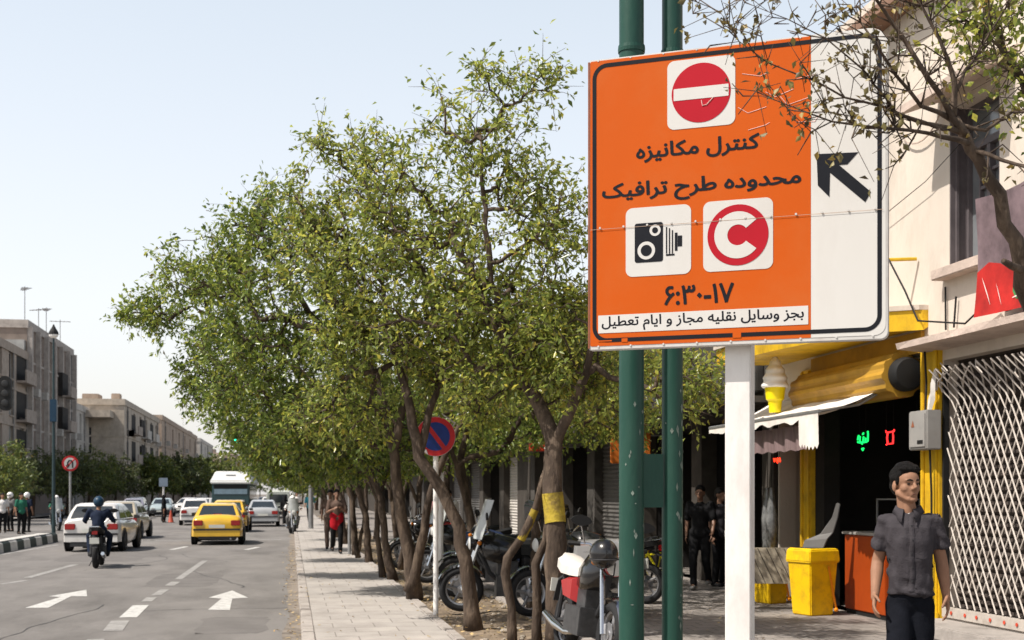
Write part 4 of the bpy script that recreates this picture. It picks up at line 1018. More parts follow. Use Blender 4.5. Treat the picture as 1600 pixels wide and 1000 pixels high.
# panel seam with rivets
b = MB(); q = [S(922, 350), S(1388, 315)]; zz = .985 * q[0][1] + .015 * q[1][1]
b.box(.008, SW - .022, -.0074, -.0068, .60, .602); b.build('seam', mat('seam_grey', (.42, .3, .22), .7, .3, 20), sg)
b = MB()
for k in range(12): b.lathe([(.006, -.0074), (.005, -.010)], 8, (.06 + k * .12, 0, .607), 'Y')
for k in range(9): b.lathe([(.006, -.0), (.005, -.0042)], 8, (.05 + k * .165, 0, .018), 'Y'); b.lathe([(.006, -.0), (.005, -.0042)], 8, (.05 + k * .165, 0, SH - .008), 'Y')
b.build('rivet', M_alu, sg)
for k in range(7):
    b = MB(); a = random.uniform(.7, 1.1); z = random.uniform(.95, 1.3); b.tube([(a, -.0028, z), (a + random.uniform(.03, .09), -.0028, z + random.uniform(-.05, .02)), (a + random.uniform(.1, .14), -.0028, z + random.uniform(-.02, .03))], .0016, 4); b.build('scratch', MATS['pale_scratch'], sg)
# post
xp = S(1148, 540)[0]
M_postw = mat('white_post_paint', (0.74, 0.72, 0.69), 0.5, 0.05, 3, 0.1, 30, dirt=(0.46, 0.39, 0.35), damt=.5, dscale=4, stretch=(1, 1, .4))
b = MB(); b.box(xp - .063, xp + .063, .088, .214, -2.317, .9); b.build('post', M_postw, sg, bevel=.006)
b = MB(); b.box(xp - .075, xp + .075, .046, .087, .02, .06); b.build('clamp', M_metal, sg)

# ------------------------------------------------------------------ the twin green poles
M_green = mat('green_pole_paint', (0.014, 0.058, 0.042), 0.42, 0.12, 3, 0.1, 40, dirt=(0.035, 0.085, 0.062), damt=.5, dscale=4, stretch=(1, 1, .3))
M_scuff = mat('pole_scuff', (0.17, 0.21, 0.18), 0.8, 0.4, 12)
gp = D(1004, 772, 7.65); gp.z = 0
tw = thing('twin_pole', 'pair of tall dark green steel poles joined by plates behind the orange sign', 'pole', gp, -YAW - .18)
def pole(nm, x, y, r):
    b = MB(); b.tube([(x, y, -.1), (x, y, 1.95), (x, y, 5), (x, y, 9)], [r, r * .99, r * .97, r * .93], 28, True); b.build('pole', M_green, tw, smooth=True)
    b = MB(); b.lathe([(r * 1.9, -.1), (r * 1.9, .03), (r * 1.25, .05)], 20, (x, y, 0)); b.build('base_plate', M_green, tw)
    b = MB(); b.lathe([(r + .004, 4.24), (r + .006, 4.26), (r + .004, 4.28)], 24, (x, y, 0)); b.build('band', M_green, tw)
pole('a', -.066, 0, .076); pole('b', .170, .12, .064)
for (z0, z1) in ((1.52, 1.84), (3.4, 3.6), (.1, .2)): b = MB(); b.T = Matrix.Rotation(math.atan2(.12, .236), 4, 'Z'); b.box(-.02, .13, -.012, .012, z0, z1); b.build('joining_plate', M_green, tw)
b = MB(); rnd = random.Random(3)
for k in range(90):
    z = rnd.uniform(.0, 2.3); c = rnd.random() < .3; cx0, cy0, r = (-.066, 0, .076) if c else (.170, .12, .064)
    th = rnd.gauss(-1.2 if c else -.35, .5); s = rnd.uniform(.003, .012); hh = rnd.uniform(.004, .03) * (2 if z < .8 else 1)
    P = lambda dt, dz: (cx0 + (r + .0015) * math.cos(th + dt), cy0 + (r + .0015) * math.sin(th + dt), z + dz)
    b.add([P(-s / r, 0), P(0, -hh), P(s / r, 0), P(0, hh)], [(0, 1, 2, 3)])
b.build('paint_scuffs', M_scuff, tw)

# ------------------------------------------------------------------ no parking disc on its white post
M_blue = mat('sign_blue', (0.012, 0.035, 0.20), .4, .12, 6); M_red2 = mat('sign_red_worn', (0.48, 0.02, 0.025), .4, .12, 6)
np_ = thing('no_parking_sign', 'round blue and red no parking sign on a thin white post among trunks', 'road sign', G(681, 961), R(-10))
b = MB(); b.tube([(0, 0, -.05), (0, 0, 2.55)], .035, 12); b.build('post', M_postw, np_, smooth=True)
def roundel(t, z, r, y=-.05, rot=0.0):
    MB().plate(disc(0, z, r, 40), y + .012, y).build('back_plate', M_alu, t)
    MB().plate(disc(0, z, r * .985, 40), y - .0002, y - .003).build('red_ring', M_red2, t)
    MB().plate(disc(0, z, r * .72, 40), y - .0034, y - .005).build('blue_disc', M_blue, t)
    b = MB(); a = R(135 + rot); d = Vector((math.cos(a), math.sin(a))); n_ = Vector((-d.y, d.x)) * r * .11
    e = d * r * .74; b.plate([(-e.x - n_.x, z - e.y - n_.y), (-e.x + n_.x, z - e.y + n_.y), (e.x + n_.x, z + e.y + n_.y), (e.x - n_.x, z + e.y - n_.y)], -.0002 + y - .0052, y - .0064); b.build('slash', M_red2, t)
roundel(np_, 2.36, .262, rot=-8)
b = MB(); b.tube([(.02, .0, 2.6), (.08, .0, 2.66), (.25, .02, 2.54), (.2, .02, 2.46)], .012, 6); b.build('bracket', M_alu, np_)
b = MB(); b.plate([(-.17, 2.17), (-.1, 2.12), (-.12, 2.19)], -.0566, -.0575); b.build('peeled_patch', M_alu, np_)

# small blue and white parking plate farther along
pk = thing('parking_plate', 'small blue and white plate on a grey post beside the walking men', 'road sign', G(546, 866), R(-5))
b = MB(); b.tube([(0, 0, 0), (0, 0, 2.9)], .045, 10); b.build('post', M_metal, pk)
MB().plate(rrect(-.16, .16, 2.05, 2.68, .03), -.05, -.065).build('white_plate', M_swhite, pk)
MB().plate(rrect(-.15, .15, 2.42, 2.67, .03), -.0655, -.068).build('blue_field', M_blue, pk)
ps = thing('bamboo_stake', 'pale bare wooden stake propping a tree at the pavement edge', 'stake', G(606, 893), 0)
b = MB(); p = D(588, 762, 26.3) - Vector(ps.location); b.tube([(0, 0, -.05), (p.x * .5 + .02, p.y * .5, p.z * .5), tuple(p)], [.05, .045, .04], 9); b.build('pole', mat('peeled_wood', (.42, .27, .13), .7, .25, 5, stretch=(1, 1, .2)), ps, smooth=True)
ps2 = thing('white_stake', 'short white painted stake among the trunks behind the no parking post', 'stake', G(688, 930), 0)
b = MB(); b.tube([(0, 0, -.05), (.02, .02, 1.75)], .04, 8); b.build('pole', M_postw, ps2, smooth=True)

# ------------------------------------------------------------------ signs and lamps across the road
ut = thing('no_u_turn_sign', 'round no U-turn sign on a grey post beyond the white car', 'road sign', GR(124, 835), R(8))
ut.location = (-9.45, 58.0, ROAD)
b = MB(); b.tube([(0, 0, 0), (0, 0, 3.1)], .05, 8); b.build('post', M_metal, ut)
MB().plate(disc(0, 3.05, .34, 32), -.06, -.075).build('red_ring', M_red2, ut)
MB().plate(disc(0, 3.05, .25, 32), -.0752, -.08).build('white_disc', M_swhite, ut)
b = MB(); b.tube([(.1, -.083, 2.86), (.1, -.083, 3.08), (.05, -.083, 3.17), (-.05, -.083, 3.17), (-.1, -.083, 3.08), (-.1, -.083, 2.92)], .03, 6); b.tube([(-.17, -.083, 2.98), (-.1, -.083, 2.86), (-.03, -.083, 2.98)], .025, 6); b.build('u_turn_arrow', M_sblack, ut)
b = MB(); b.tube([(-.2, -.086, 2.85), (.2, -.086, 3.25)], .025, 6); b.build('slash', M_red2, ut)
M_teal = mat('teal_pole_paint', (0.02, 0.04, 0.045), .5, .2, 4)
lp = thing('street_lamp', 'tall teal street lamp in front of the ribbed brown block', 'street lamp', (-9.35, 53.5, ROAD))
b = MB(); b.tube([(0, 0, 0), (0, 0, 4), (0, 0, 8.15)], [.08, .055, .035], 10); b.build('pole', M_teal, lp)
b = MB(); b.lathe([(.20, 8.1), (.18, 8.2), (.06, 8.4), (.02, 8.5)], 14); b.build('lamp_cap', M_black, lp); b = MB(); b.lathe([(.08, 7.95), (.17, 8.02), (.19, 8.09)], 14); b.build('lamp_bowl', MATS['white_plastic'], lp)
b = MB(); b.box(-.13, .13, -.13, .13, 4.6, 5.5); b.build('control_box', mat('blue_enamel', (.012, .04, .075), .4, .2, 4), lp, bevel=.02)
def signal(name, label, loc, arm, zarm, lit):
    t = thing('traffic_signal', label, 'traffic light', loc)
    b = MB(); b.tube([(0, 0, 0), (0, 0, zarm + .4)], [.12, .09], 12); b.build('pole', M_metal, t)
    b = MB(); b.tube([(0, 0, zarm), (arm * .5, 0, zarm + .04), (arm, 0, zarm)], .08, 8); b.build('arm', MATS['white_plastic'] if not lit else M_metal, t)
    s = math.copysign(1, arm); c = arm + s * .12
    b = MB(); b.plate(rrect(c - .2, c + .2, zarm - .55, zarm + .6, .18), .0, -.2); h = b.build('signal_head', M_black, t)
    for k, (nm, z) in enumerate((('red_lens', .34), ('amber_lens', .02), ('green_lens', -.3))):
        on = lit and k == 2
        m_ = mat('lit_green_lens', (0.0, .75, .40), .3, 0, emit=2.5) if on else mat('dark_lens', (.03, .03, .03), .3)
        b = MB(); b.lathe([(.12, -.203), (.10, -.225), (.03, -.235)], 14, (c, 0, zarm + z), 'Y'); b.build(nm, m_, h)
signal('a', 'traffic light on a white arm at the left edge of the street', (-10.85, 45.0, ROAD), 1.35, 5.05, False)
signal('b', 'traffic light showing green at the edge of the street trees', (.9, 60.0, 0), -3.25, 4.3, True)
sb = thing('street_banner_pole', 'pale slim post with a blue board at the far left pavement', 'pole', (-13.6, 58, ROAD))
b = MB(); b.tube([(0, 0, 0), (0, 0, 3.3)], .07, 8); b.build('post', M_postw, sb); b = MB(); b.box(-.9, -.1, -.03, .03, 1.9, 3.5); b.build('board', MATS['blue_enamel'], sb)
sp2 = thing('blue_signpost', 'small blue sign on a pale post behind the row of parked cars', 'road sign', (-8.0, 84, ROAD)); b = MB(); b.tube([(0, 0, 0), (0, 0, 2.6)], .07, 8); b.build('post', M_alu, sp2); MB().plate(rrect(-.27, .27, 2.2, 2.75, .05), -.08, -.1).build('plate', mat('pale_blue_plate', (.16, .2, .25), .5), sp2)
# ------------------------------------------------------------------ trees
M_bark = mat('bark', (0.062, 0.044, 0.032), 0.9, 0.4, 9, 0.9, 28, dirt=(0.19, 0.14, 0.10), damt=.85, dscale=7, stretch=(1, 1, .35))
M_band = mat('yellow_trunk_paint', (0.36, 0.265, 0.03), 0.8, 0.35, 7, 0.7, 25, dirt=(0.12, 0.08, 0.04), damt=.95, dscale=6)
M_leaf = leaf_mat('leaf_green', (0.080, 0.128, 0.024), (0.315, 0.36, 0.076), .5, .27)
M_leafS = leaf_mat('leaf_fresh_green', (0.058, 0.105, 0.02), (0.235, 0.30, 0.058), .44, .27)
M_leaf2 = leaf_mat('leaf_dusty_green', (0.05, 0.085, 0.02), (0.17, 0.21, 0.05), .32, .42)
M_leaf3 = leaf_mat('leaf_far_green', (0.03, 0.048, 0.014), (0.09, 0.115, 0.035), .25, .5)
M_leafdry = leaf_mat('leaf_dry', (0.045, 0.035, 0.015), (0.20, 0.17, 0.05), .2, .5)

def leaves_mesh(name, P, Dr, Ln, rng, wid=.46, fold=.35):
    """P base points, Dr direction, Ln length: folded two-triangle leaves"""
    n = len(P)
    Dr = Dr / np.linalg.norm(Dr, axis=1, keepdims=True)
    rv = rng.normal(size=(n, 3)) + np.array([0, 0, 1.1])
    S_ = np.cross(Dr, rv); S_ /= np.linalg.norm(S_, axis=1, keepdims=True) + 1e-9
    N_ = np.cross(S_, Dr)
    L = Ln[:, None]
    base = P; tip = P + Dr * L - N_ * L * .12
    m = P + Dr * L * .45
    l = m + S_ * L * wid * .5 + N_ * L * wid * fold * .5; r = m - S_ * L * wid * .5 + N_ * L * wid * fold * .5
    V = np.stack([base, l, tip, r], 1).reshape(-1, 3)
    idx = np.arange(n)[:, None] * 4
    F = np.concatenate([idx + np.array([0, 2, 1]), idx + np.array([0, 3, 2])], 1).reshape(-1, 3)
    me = bpy.data.meshes.new(name)
    me.vertices.add(len(V)); me.vertices.foreach_set('co', V.astype(np.float32).ravel())
    me.loops.add(F.size); me.loops.foreach_set('vertex_index', F.astype(np.int32).ravel())
    me.polygons.add(len(F)); me.polygons.foreach_set('loop_start', np.arange(0, F.size, 3, dtype=np.int32)); me.polygons.foreach_set('loop_total', np.full(len(F), 3, dtype=np.int32))
    me.update(); me.validate()
    return me

def tree(label, loc, trunks, lobes, seed, leaf_m=M_leaf, leaf_len=.088, per=38, spread=.42, group='street trees along the right pavement', bands=(), tip=.005, twn=4, bark=M_bark, droop=.35):
    """trunks: list of [(point, radius) ...] in world space; lobes: (centre, (rx,ry,rz), count)"""
    rng = np.random.default_rng(seed); loc = Vector(loc)
    t = thing('street_tree', label, 'tree', loc, 0, group)
    L0 = np.array(loc)
    nodes = []; par = []; rad0 = []; glen = []
    chains = []
    for tr in trunks:
        pts = [np.array(p) for p, r in tr]; rs = [r for p, r in tr]; chain = []
        for i in range(len(pts)):
            steps = 1 if i == 0 else max(1, int(np.linalg.norm(pts[i] - pts[i - 1]) / .18))
            for k in range(1, steps + 1):
                if i == 0: q = pts[0]; r = rs[0]
                else: f = k / steps; q = pts[i - 1] * (1 - f) + pts[i] * f + rng.normal(size=3) * .01; r = rs[i - 1] * (1 - f) + rs[i] * f
                nodes.append(q); par.append(len(nodes) - 2 if chain else -1); rad0.append(r); glen.append((glen[-1] + .18) if chain else 0); chain.append(len(nodes) - 1)
        chains.append(chain)
    zmin = min(p[2] for p in nodes)
    A = []
    for (c, rr, n) in lobes:
        c = np.array(c); rr = np.array(rr); k = 0
        while k < n:
            v = rng.normal(size=3); v /= np.linalg.norm(v); q = v * (rng.random() ** .40)
            p = c + q * rr
            if mnoise.noise((p[0] * 1.1 + seed, p[1] * 1.1, p[2] * 1.1)) < -.22 and rng.random() < .8: continue
            if p[2] < 1.7: continue
            A.append(p); k += 1
    A = np.array(A)
    root = np.array(nodes)[[i for i, q in enumerate(nodes) if q[2] > zmin + .45 * (max(p[2] for p in nodes) - zmin)]]
    d = np.min(np.linalg.norm(A[:, None] - root[None], axis=2), axis=1)
    NA = np.array(nodes); ok = NA[:, 2] > zmin + min(1.6, .4 * (NA[:, 2].max() - zmin))
    ntr = len(nodes); br = []; LP = []; LD = []; LL = []
    arr = np.zeros((ntr + len(A) * 4, 3)); arr[:ntr] = NA; okk = np.zeros(len(arr), bool); okk[:ntr] = ok
    cnt_n = ntr; gl = np.zeros(len(arr)); gl[:ntr] = glen
    for ia in np.argsort(d):
        p = A[ia]; ds = np.linalg.norm(arr[:cnt_n] - p, axis=1) + .12 * gl[:cnt_n]; ds[~okk[:cnt_n]] = 1e9
        j = int(np.argmin(ds)); a = arr[j]; v = p - a; L = np.linalg.norm(v)
        prev = j; chain = [j]
        for f in (.33, .68, 1.0):
            q = a + v * f + rng.normal(size=3) * L * .06 * (1 if f < 1 else 0) + np.array([0, 0, -.10 * L * f * (1 - f)])
            arr[cnt_n] = q; nodes.append(q); par.append(prev); rad0.append(None); gl[cnt_n] = gl[prev] + L / 3; okk[cnt_n] = True
            chain.append(cnt_n); prev = cnt_n; cnt_n += 1
        br.append(chain)
        dirv = v / (L + 1e-6)
        for k in range(twn):
            td = dirv * .5 + rng.normal(size=3) * .8 + np.array([0, 0, .15]); td /= np.linalg.norm(td); tl = spread * rng.uniform(.5, 1.2)
            q1 = p + td * tl * .5; q2 = p + td * tl + np.array([0, 0, -.15 * tl]); chains.append(None); br.append((p, q1, q2))
            m = max(1, int(per / twn)); f = rng.random(m)[:, None]
            base = p + td * tl * f + rng.normal(size=(m, 3)) * .035
            LP.append(base); LD.append(td * .5 + rng.normal(size=(m, 3)) * .75 + np.array([0, 0, -droop])); LL.append(leaf_len * rng.uniform(.55, 1.2, size=m))
    n = len(nodes); cnt = np.zeros(n)
    for ch in br:
        if isinstance(ch, list): cnt[ch[-1]] += 1
    for i in range(n - 1, -1, -1):
        if par[i] >= 0: cnt[par[i]] += cnt[i]
    R_ = tip * np.sqrt(np.maximum(cnt, 1)) * 1.15
    b = MB()
    for ch in chains:
        if ch is None: continue
        pts = [Vector(nodes[i]) - loc for i in ch]; rs = [rad0[i] * (1 + .12 * mnoise.noise((nodes[i][0] * 4, nodes[i][1] * 4, nodes[i][2] * 3.2))) for i in ch]
        if nodes[ch[0]][2] < .5: rs[0] *= 1.28; rs[1] *= 1.08
        b.tube(pts, rs, 10)
    for ch in br:
        if isinstance(ch, list):
            pts = [Vector(nodes[i]) - loc for i in ch]; rs = [min(R_[i], .05) for i in ch]
            if rad0[ch[0]] is not None: rs[0] = min(rad0[ch[0]] * .8, max(rs[1] * 1.3, .008))
            b.tube(pts, rs, 5, False)
        else: b.tube([Vector(q) - loc for q in ch], [tip * .8, tip * .6, tip * .35], 3, False)
    b.build('trunk', bark, t, smooth='full')
    me = leaves_mesh('crown', np.concatenate(LP) - L0, np.concatenate(LD), np.concatenate(LL), rng)
    link('crown', me, leaf_m, t)
    for bd_ in bands:
        b = MB(); b.tube([Vector(p) - loc for p, r in bd_], [r for p, r in bd_], 12, False); b.build('painted_band', M_band, t, smooth='full')
    return t
def TP(l, d0=None): return [(D(px, py, d), r) for (px, py, d, r) in l]
def LB(px, py, d, w, h, n, dep=None): return (D(px, py, d), (w * d / 2000, (dep or (w + h) * .5 * d / 2000), h * d / 2000), n)

# B: thick trunk with the yellow painted band, three stems, crown beside and behind the sign
tB = [TP([(873, 1012, 13.9, .125), (868, 940, 13.9, .115), (869, 850, 13.95, .11), (864, 780, 14, .107), (867, 690, 14.1, .10), (838, 625, 14.2, .08), (800, 565, 14.2, .062), (765, 485, 14.3, .048), (735, 425, 14.4, .035), (700, 360, 14.5, .022)]),
      TP([(805, 572, 14.2, .05), (766, 440, 14.1, .036), (754, 300, 14.1, .026), (752, 220, 14, .013)]),
      TP([(867, 700, 14.1, .07), (905, 610, 13.8, .05), (935, 500, 13.6, .03)]),
      TP([(800, 1014, 14.3, .055), (798, 950, 14.3, .05), (788, 895, 14.3, .052), (794, 870, 14.3, .05), (815, 842, 14.25, .045), (838, 792, 14.2, .04), (850, 752, 14.1, .045), (864, 715, 14.1, .05)]),
      TP([(840, 1014, 14.1, .055), (838, 920, 14.1, .05), (838, 880, 14.1, .052), (852, 845, 14.05, .042), (858, 790, 14.0, .034), (864, 745, 14.05, .04)])]
tree('street tree with a thick yellow banded trunk and two thin side stems', G(870, 1010), tB,
     [LB(810, 420, 14.4, 120, 190, 150), LB(765, 215, 14.2, 75, 75, 26), LB(845, 125, 14.1, 38, 30, 8), LB(880, 520, 14.0, 100, 120, 80), LB(1075, 600, 13.8, 75, 55, 34), LB(830, 600, 14.4, 130, 40, 56), LB(650, 330, 14.9, 100, 120, 60), LB(690, 190, 14.6, 40, 50, 9), LB(735, 110, 14.3, 22, 18, 3), LB(790, 130, 14.3, 30, 40, 6), LB(700, 470, 14.8, 150, 140, 110)],
     11, bands=[TP([(863, 770, 14, .118), (866, 796, 14, .119), (868, 818, 13.97, .118)]), TP([(814, 843, 14.25, .05), (827, 818, 14.22, .048), (836, 796, 14.2, .046)])])
# A: leaning bare trunk by the no parking post
tA = [TP([(740, 986, 15.2, .095), (731, 900, 15.2, .08), (716, 825, 15.2, .075), (690, 765, 15.2, .072), (655, 712, 15.2, .066), (641, 640, 15.3, .058), (618, 560, 15.4, .042), (600, 480, 15.5, .028)]),
      TP([(655, 712, 15.2, .05), (672, 640, 15.4, .042), (700, 560, 15.6, .03), (720, 500, 15.7, .02)])]
tree('leaning tree whose bare trunk crosses behind the no parking sign', G(738, 985), tA,
     [LB(560, 430, 15.7, 120, 150, 130), LB(600, 545, 15.6, 120, 75, 70), LB(560, 240, 15.7, 80, 60, 26), LB(480, 330, 15.9, 60, 70, 28), LB(700, 565, 15.5, 80, 45, 40), LB(530, 650, 15.9, 80, 36, 44), LB(750, 640, 17.5, 60, 30, 30), LB(500, 210, 15.8, 25, 25, 4)], 12)
# C: heavy twisted trunk, second stem
tC = [TP([(648, 938, 19.6, .115), (636, 850, 19.6, .095), (622, 780, 19.6, .085), (614, 700, 19.6, .075), (598, 620, 19.7, .07), (570, 540, 19.8, .05), (520, 460, 19.9, .03)]),
      TP([(640, 925, 19.5, .09), (660, 850, 19.4, .07), (668, 785, 19.3, .06), (692, 720, 19.2, .05), (730, 640, 19.1, .03)]),
      TP([(614, 705, 19.6, .07), (630, 640, 19.6, .06), (634, 560, 19.6, .05), (645, 470, 19.6, .03)])]
tree('twin stemmed dark trunk tree just beyond the leaning one', G(645, 935), tC,
     [LB(450, 440, 20, 130, 130, 130), LB(400, 350, 20.2, 70, 80, 40), LB(520, 560, 20, 140, 90, 80), LB(380, 560, 20, 90, 90, 60), LB(560, 660, 19.8, 120, 50, 70), LB(470, 680, 20.0, 90, 40, 50), LB(620, 690, 20.8, 90, 36, 60), LB(520, 715, 21, 80, 24, 44), LB(310, 420, 20.3, 70, 60, 40)], 13, leaf_len=.105, leaf_m=M_leafS)
# D: canopy reaching far over the road
tD = [TP([(614, 908, 24, .085), (602, 845, 24, .07), (596, 780, 24, .065), (562, 700, 24, .055), (485, 600, 24, .05), (400, 520, 24, .03), (300, 480, 24, .015)])]
tree('tree with the long canopy that reaches farthest over the road', G(613, 906), tD,
     [LB(330, 490, 24, 90, 90, 90), LB(250, 490, 24, 55, 35, 26), LB(205, 492, 24, 25, 12, 6), LB(390, 600, 24, 90, 90, 90), LB(480, 660, 24, 100, 60, 60), LB(430, 700, 24, 60, 35, 36), LB(540, 722, 24.5, 90, 26, 60), LB(450, 725, 24.5, 60, 24, 36), LB(640, 715, 25, 60, 30, 40), LB(310, 590, 24, 40, 60, 24)], 14, leaf_len=.115, leaf_m=M_leafS)
tE = [TP([(578, 884, 30, .085), (570, 800, 30, .075), (545, 720, 30, .06), (470, 640, 30, .05), (420, 600, 30, .03)])]
tree('slim trunked street tree behind the bamboo stake', G(577, 883), tE, [LB(400, 650, 30, 75, 75, 90), LB(480, 705, 30, 90, 45, 80), LB(420, 715, 30, 40, 30, 30), LB(560, 725, 31, 60, 25, 40), LB(350, 640, 30, 40, 50, 20)], 15, leaf_len=.125, leaf_m=M_leafS)
for (bx, by, d, lx, ly, lw_, lh, n, lab) in ((556, 867, 36, 430, 700, 62, 46, 110, 'street tree behind the walking man in the red wrap'), (538, 850, 44, 450, 712, 54, 42, 100, 'street tree seen above the white clad rider'), (525, 840, 54, 470, 722, 44, 38, 90, 'farther street tree along the right kerb, half hidden'), (512, 830, 66, 470, 735, 36, 30, 90, 'farthest of the street trees along the right kerb')):
    g = G(bx, by); d_ = g.y
    tree(lab, g, [[(g, .085), (g + Vector((-.1, 0, 1.5)), .075), (g + Vector((-.5, 0, 2.6)), .055), (g + Vector((-1.4, 0, 3.4)), .03)], [(g + Vector((.05, 0, .05)), .05), (g + Vector((.3, .1, 1.3)), .045), (g + Vector((.2, .1, 2.6)), .035)]],
         [LB(lx, ly, d, lw_, lh, n, 1.8), LB((lx + bx) / 2, ly - 8, d, lw_ * .9, lh, n // 2, 1.8)], int(d), leaf_len=.15, leaf_m=M_leafS, per=34)
# trees added deeper on the pavement side, crowns spread to shade the shop fronts
for (x, y, s, r, n, lab) in ((3.0, 20.8, 41, 1.7, 150, 'dark thin trunk tree standing behind the twin stemmed one'), (3.1, 26.0, 42, 1.9, 150, 'tree added on the pavement side of the row to shade the shops'), (3.0, 31.5, 43, 2.0, 150, 'third added shade tree on the pavement side of the row'), (3.1, 38.0, 44, 2.2, 150, 'fourth added shade tree on the pavement side, in front of the white shutter'), (3.0, 54.0, 46, 2.6, 150, 'last added shade tree on the pavement side before the pale shop'), (3.0, 46.0, 45, 2.4, 150, 'fifth added shade tree on the pavement side, far down the row')):
    g = Vector((x, y, 0)); ln = .25 * math.sin(s * 2.1)
    tree(lab, g, [[(g, .09), (g + Vector((ln * .5, 0, 1.2)), .075), (g + Vector((ln, .2, 2.2)), .06), (g + Vector((ln + .4, .2, 3.6)), .03)], [(g + Vector((ln * .6, .02, 1.35)), .05), (g + Vector((-.5, -.1, 2.6)), .035)]], [((x + .6, y, 3.5), (r * 1.1, r * 1.3, 1.25), n), ((x + 2.3, y, 3.3), (1.3, r * 1.3, .7), n // 2)], s, leaf_len=.12, leaf_m=M_leafS, per=40)
for (px, py, d, lx, s, lab) in ((598, 902, 25.5, -.35, 71, 'slim crooked trunk tree just left of the twin stemmed one'), (560, 872, 33.5, -.5, 72, 'slim dark trunk tree right of the man with the red wrap'), (626, 890, 28.0, .3, 73, 'slim trunk tree behind the twin stemmed one, leaning to the shops')):
    g = G(px, py); tree(lab, g, [[(g, .06), (g + Vector((lx * .3, 0, .8)), .052), (g + Vector((lx * .2, .1, 1.5)), .048), (g + Vector((lx, .1, 2.6)), .035), (g + Vector((lx * 1.8, 0, 3.6)), .02)], [(g + Vector((lx * .22, .1, 1.45)), .035), (g + Vector((lx * -.8, .1, 2.6)), .025)]], [((g.x + lx, g.y, 3.6), (1.3, 1.3, .9), 90)], s, leaf_len=.115, leaf_m=M_leafS)
g = Vector((3.2, 17.0, 0))
tree('young dark tree between the banded tree and the shops', g, [[(g, .07), (g + Vector((.1, .1, 1.4)), .06), (g + Vector((.5, .1, 2.6)), .04), (g + Vector((.9, .1, 3.4)), .02)]], [((4.2, 17.2, 3.4), (1.3, 1.4, .9), 110), ((4.9, 18.6, 2.9), (.9, 1.0, .6), 50)], 47)

# left side street trees and bushes
def auto_tree(x, y, h, wd, seed, lab, n=95, lm=M_leaf3, ll=.22, grp='street trees on the far side of the road'):
    g = Vector((x, y, 0))
    tree(lab, g, [[(g, .14), (g + Vector((.1, 0, h * .3)), .11), (g + Vector((-.1, .1, h * .6)), .06)]],
         [((x, y, h * .60), (wd, wd * 1.4, h * .40), n), ((x + wd * .5, y - .3, h * .45), (wd * .7, wd, h * .27), n // 3), ((x - wd * .4, y, h * .55), (wd * .6, wd * .6, h * .28), n // 3)], seed, lm, ll, 34, .55, grp)
LT = [(-17.2, 76, 4.9, 2.5, 'small round street tree at the far left, left of the no U-turn sign'), (-18.6, 86, 4.7, 2.4, 'dark street tree at the far left behind the round one'),
      (-18.4, 97, 5.0, 2.6, 'dense dark street tree right behind the no U-turn sign'), (-17.2, 104, 5.0, 2.4, 'dark street tree just right of the no U-turn sign'), (-17.4, 116, 5.6, 2.7, 'bright green street tree in front of the low white house'),
      (-17.0, 130, 5.4, 2.6, 'street tree under the balcony block'), (-15.6, 150, 6.6, 3.2, 'bushy tree right of the balcony block'), (-15.2, 172, 7.0, 3.4, 'tree in front of the sandy brick block'),
      (-14.6, 196, 7.6, 3.8, 'broad tree left of the pale blue signpost'), (-14, 225, 8.4, 4.2, 'broad pale green tree left of the bus'), (-13, 262, 9.4, 5.0, 'high spreading tree directly behind the bus roof'), (-11.5, 310, 10.0, 6.0, 'farther spreading tree beside the bus'),
      (-9, 380, 11, 8, 'wide far tree where the street disappears'), (-2, 420, 13, 8, 'wide far tree at the end of the street, right of the bus')]
for k, (x, y, h, wd, lab) in enumerate(LT): auto_tree(x, y, h, wd, 60 + k, lab, 150 if y < 200 else 170, M_leaf3 if k in (1, 2, 3, 5, 7) else M_leaf2, .24 if y < 140 else .42)
for k, (x, y, h) in enumerate(((2.6, 84, 5.6), (2.4, 104, 6), (2.5, 128, 6.4), (2.0, 160, 7), (1.8, 210, 8))):
    auto_tree(x, y, h, 2.4 + h * .12, 90 + k, ['street tree down the right kerb beyond the traffic light', 'distant right kerb tree above the pale van', 'distant right kerb tree past the pale van', 'very distant right kerb tree', 'last right kerb tree before the street end'][k], 90, M_leaf3, .3, 'distant street trees on the right')

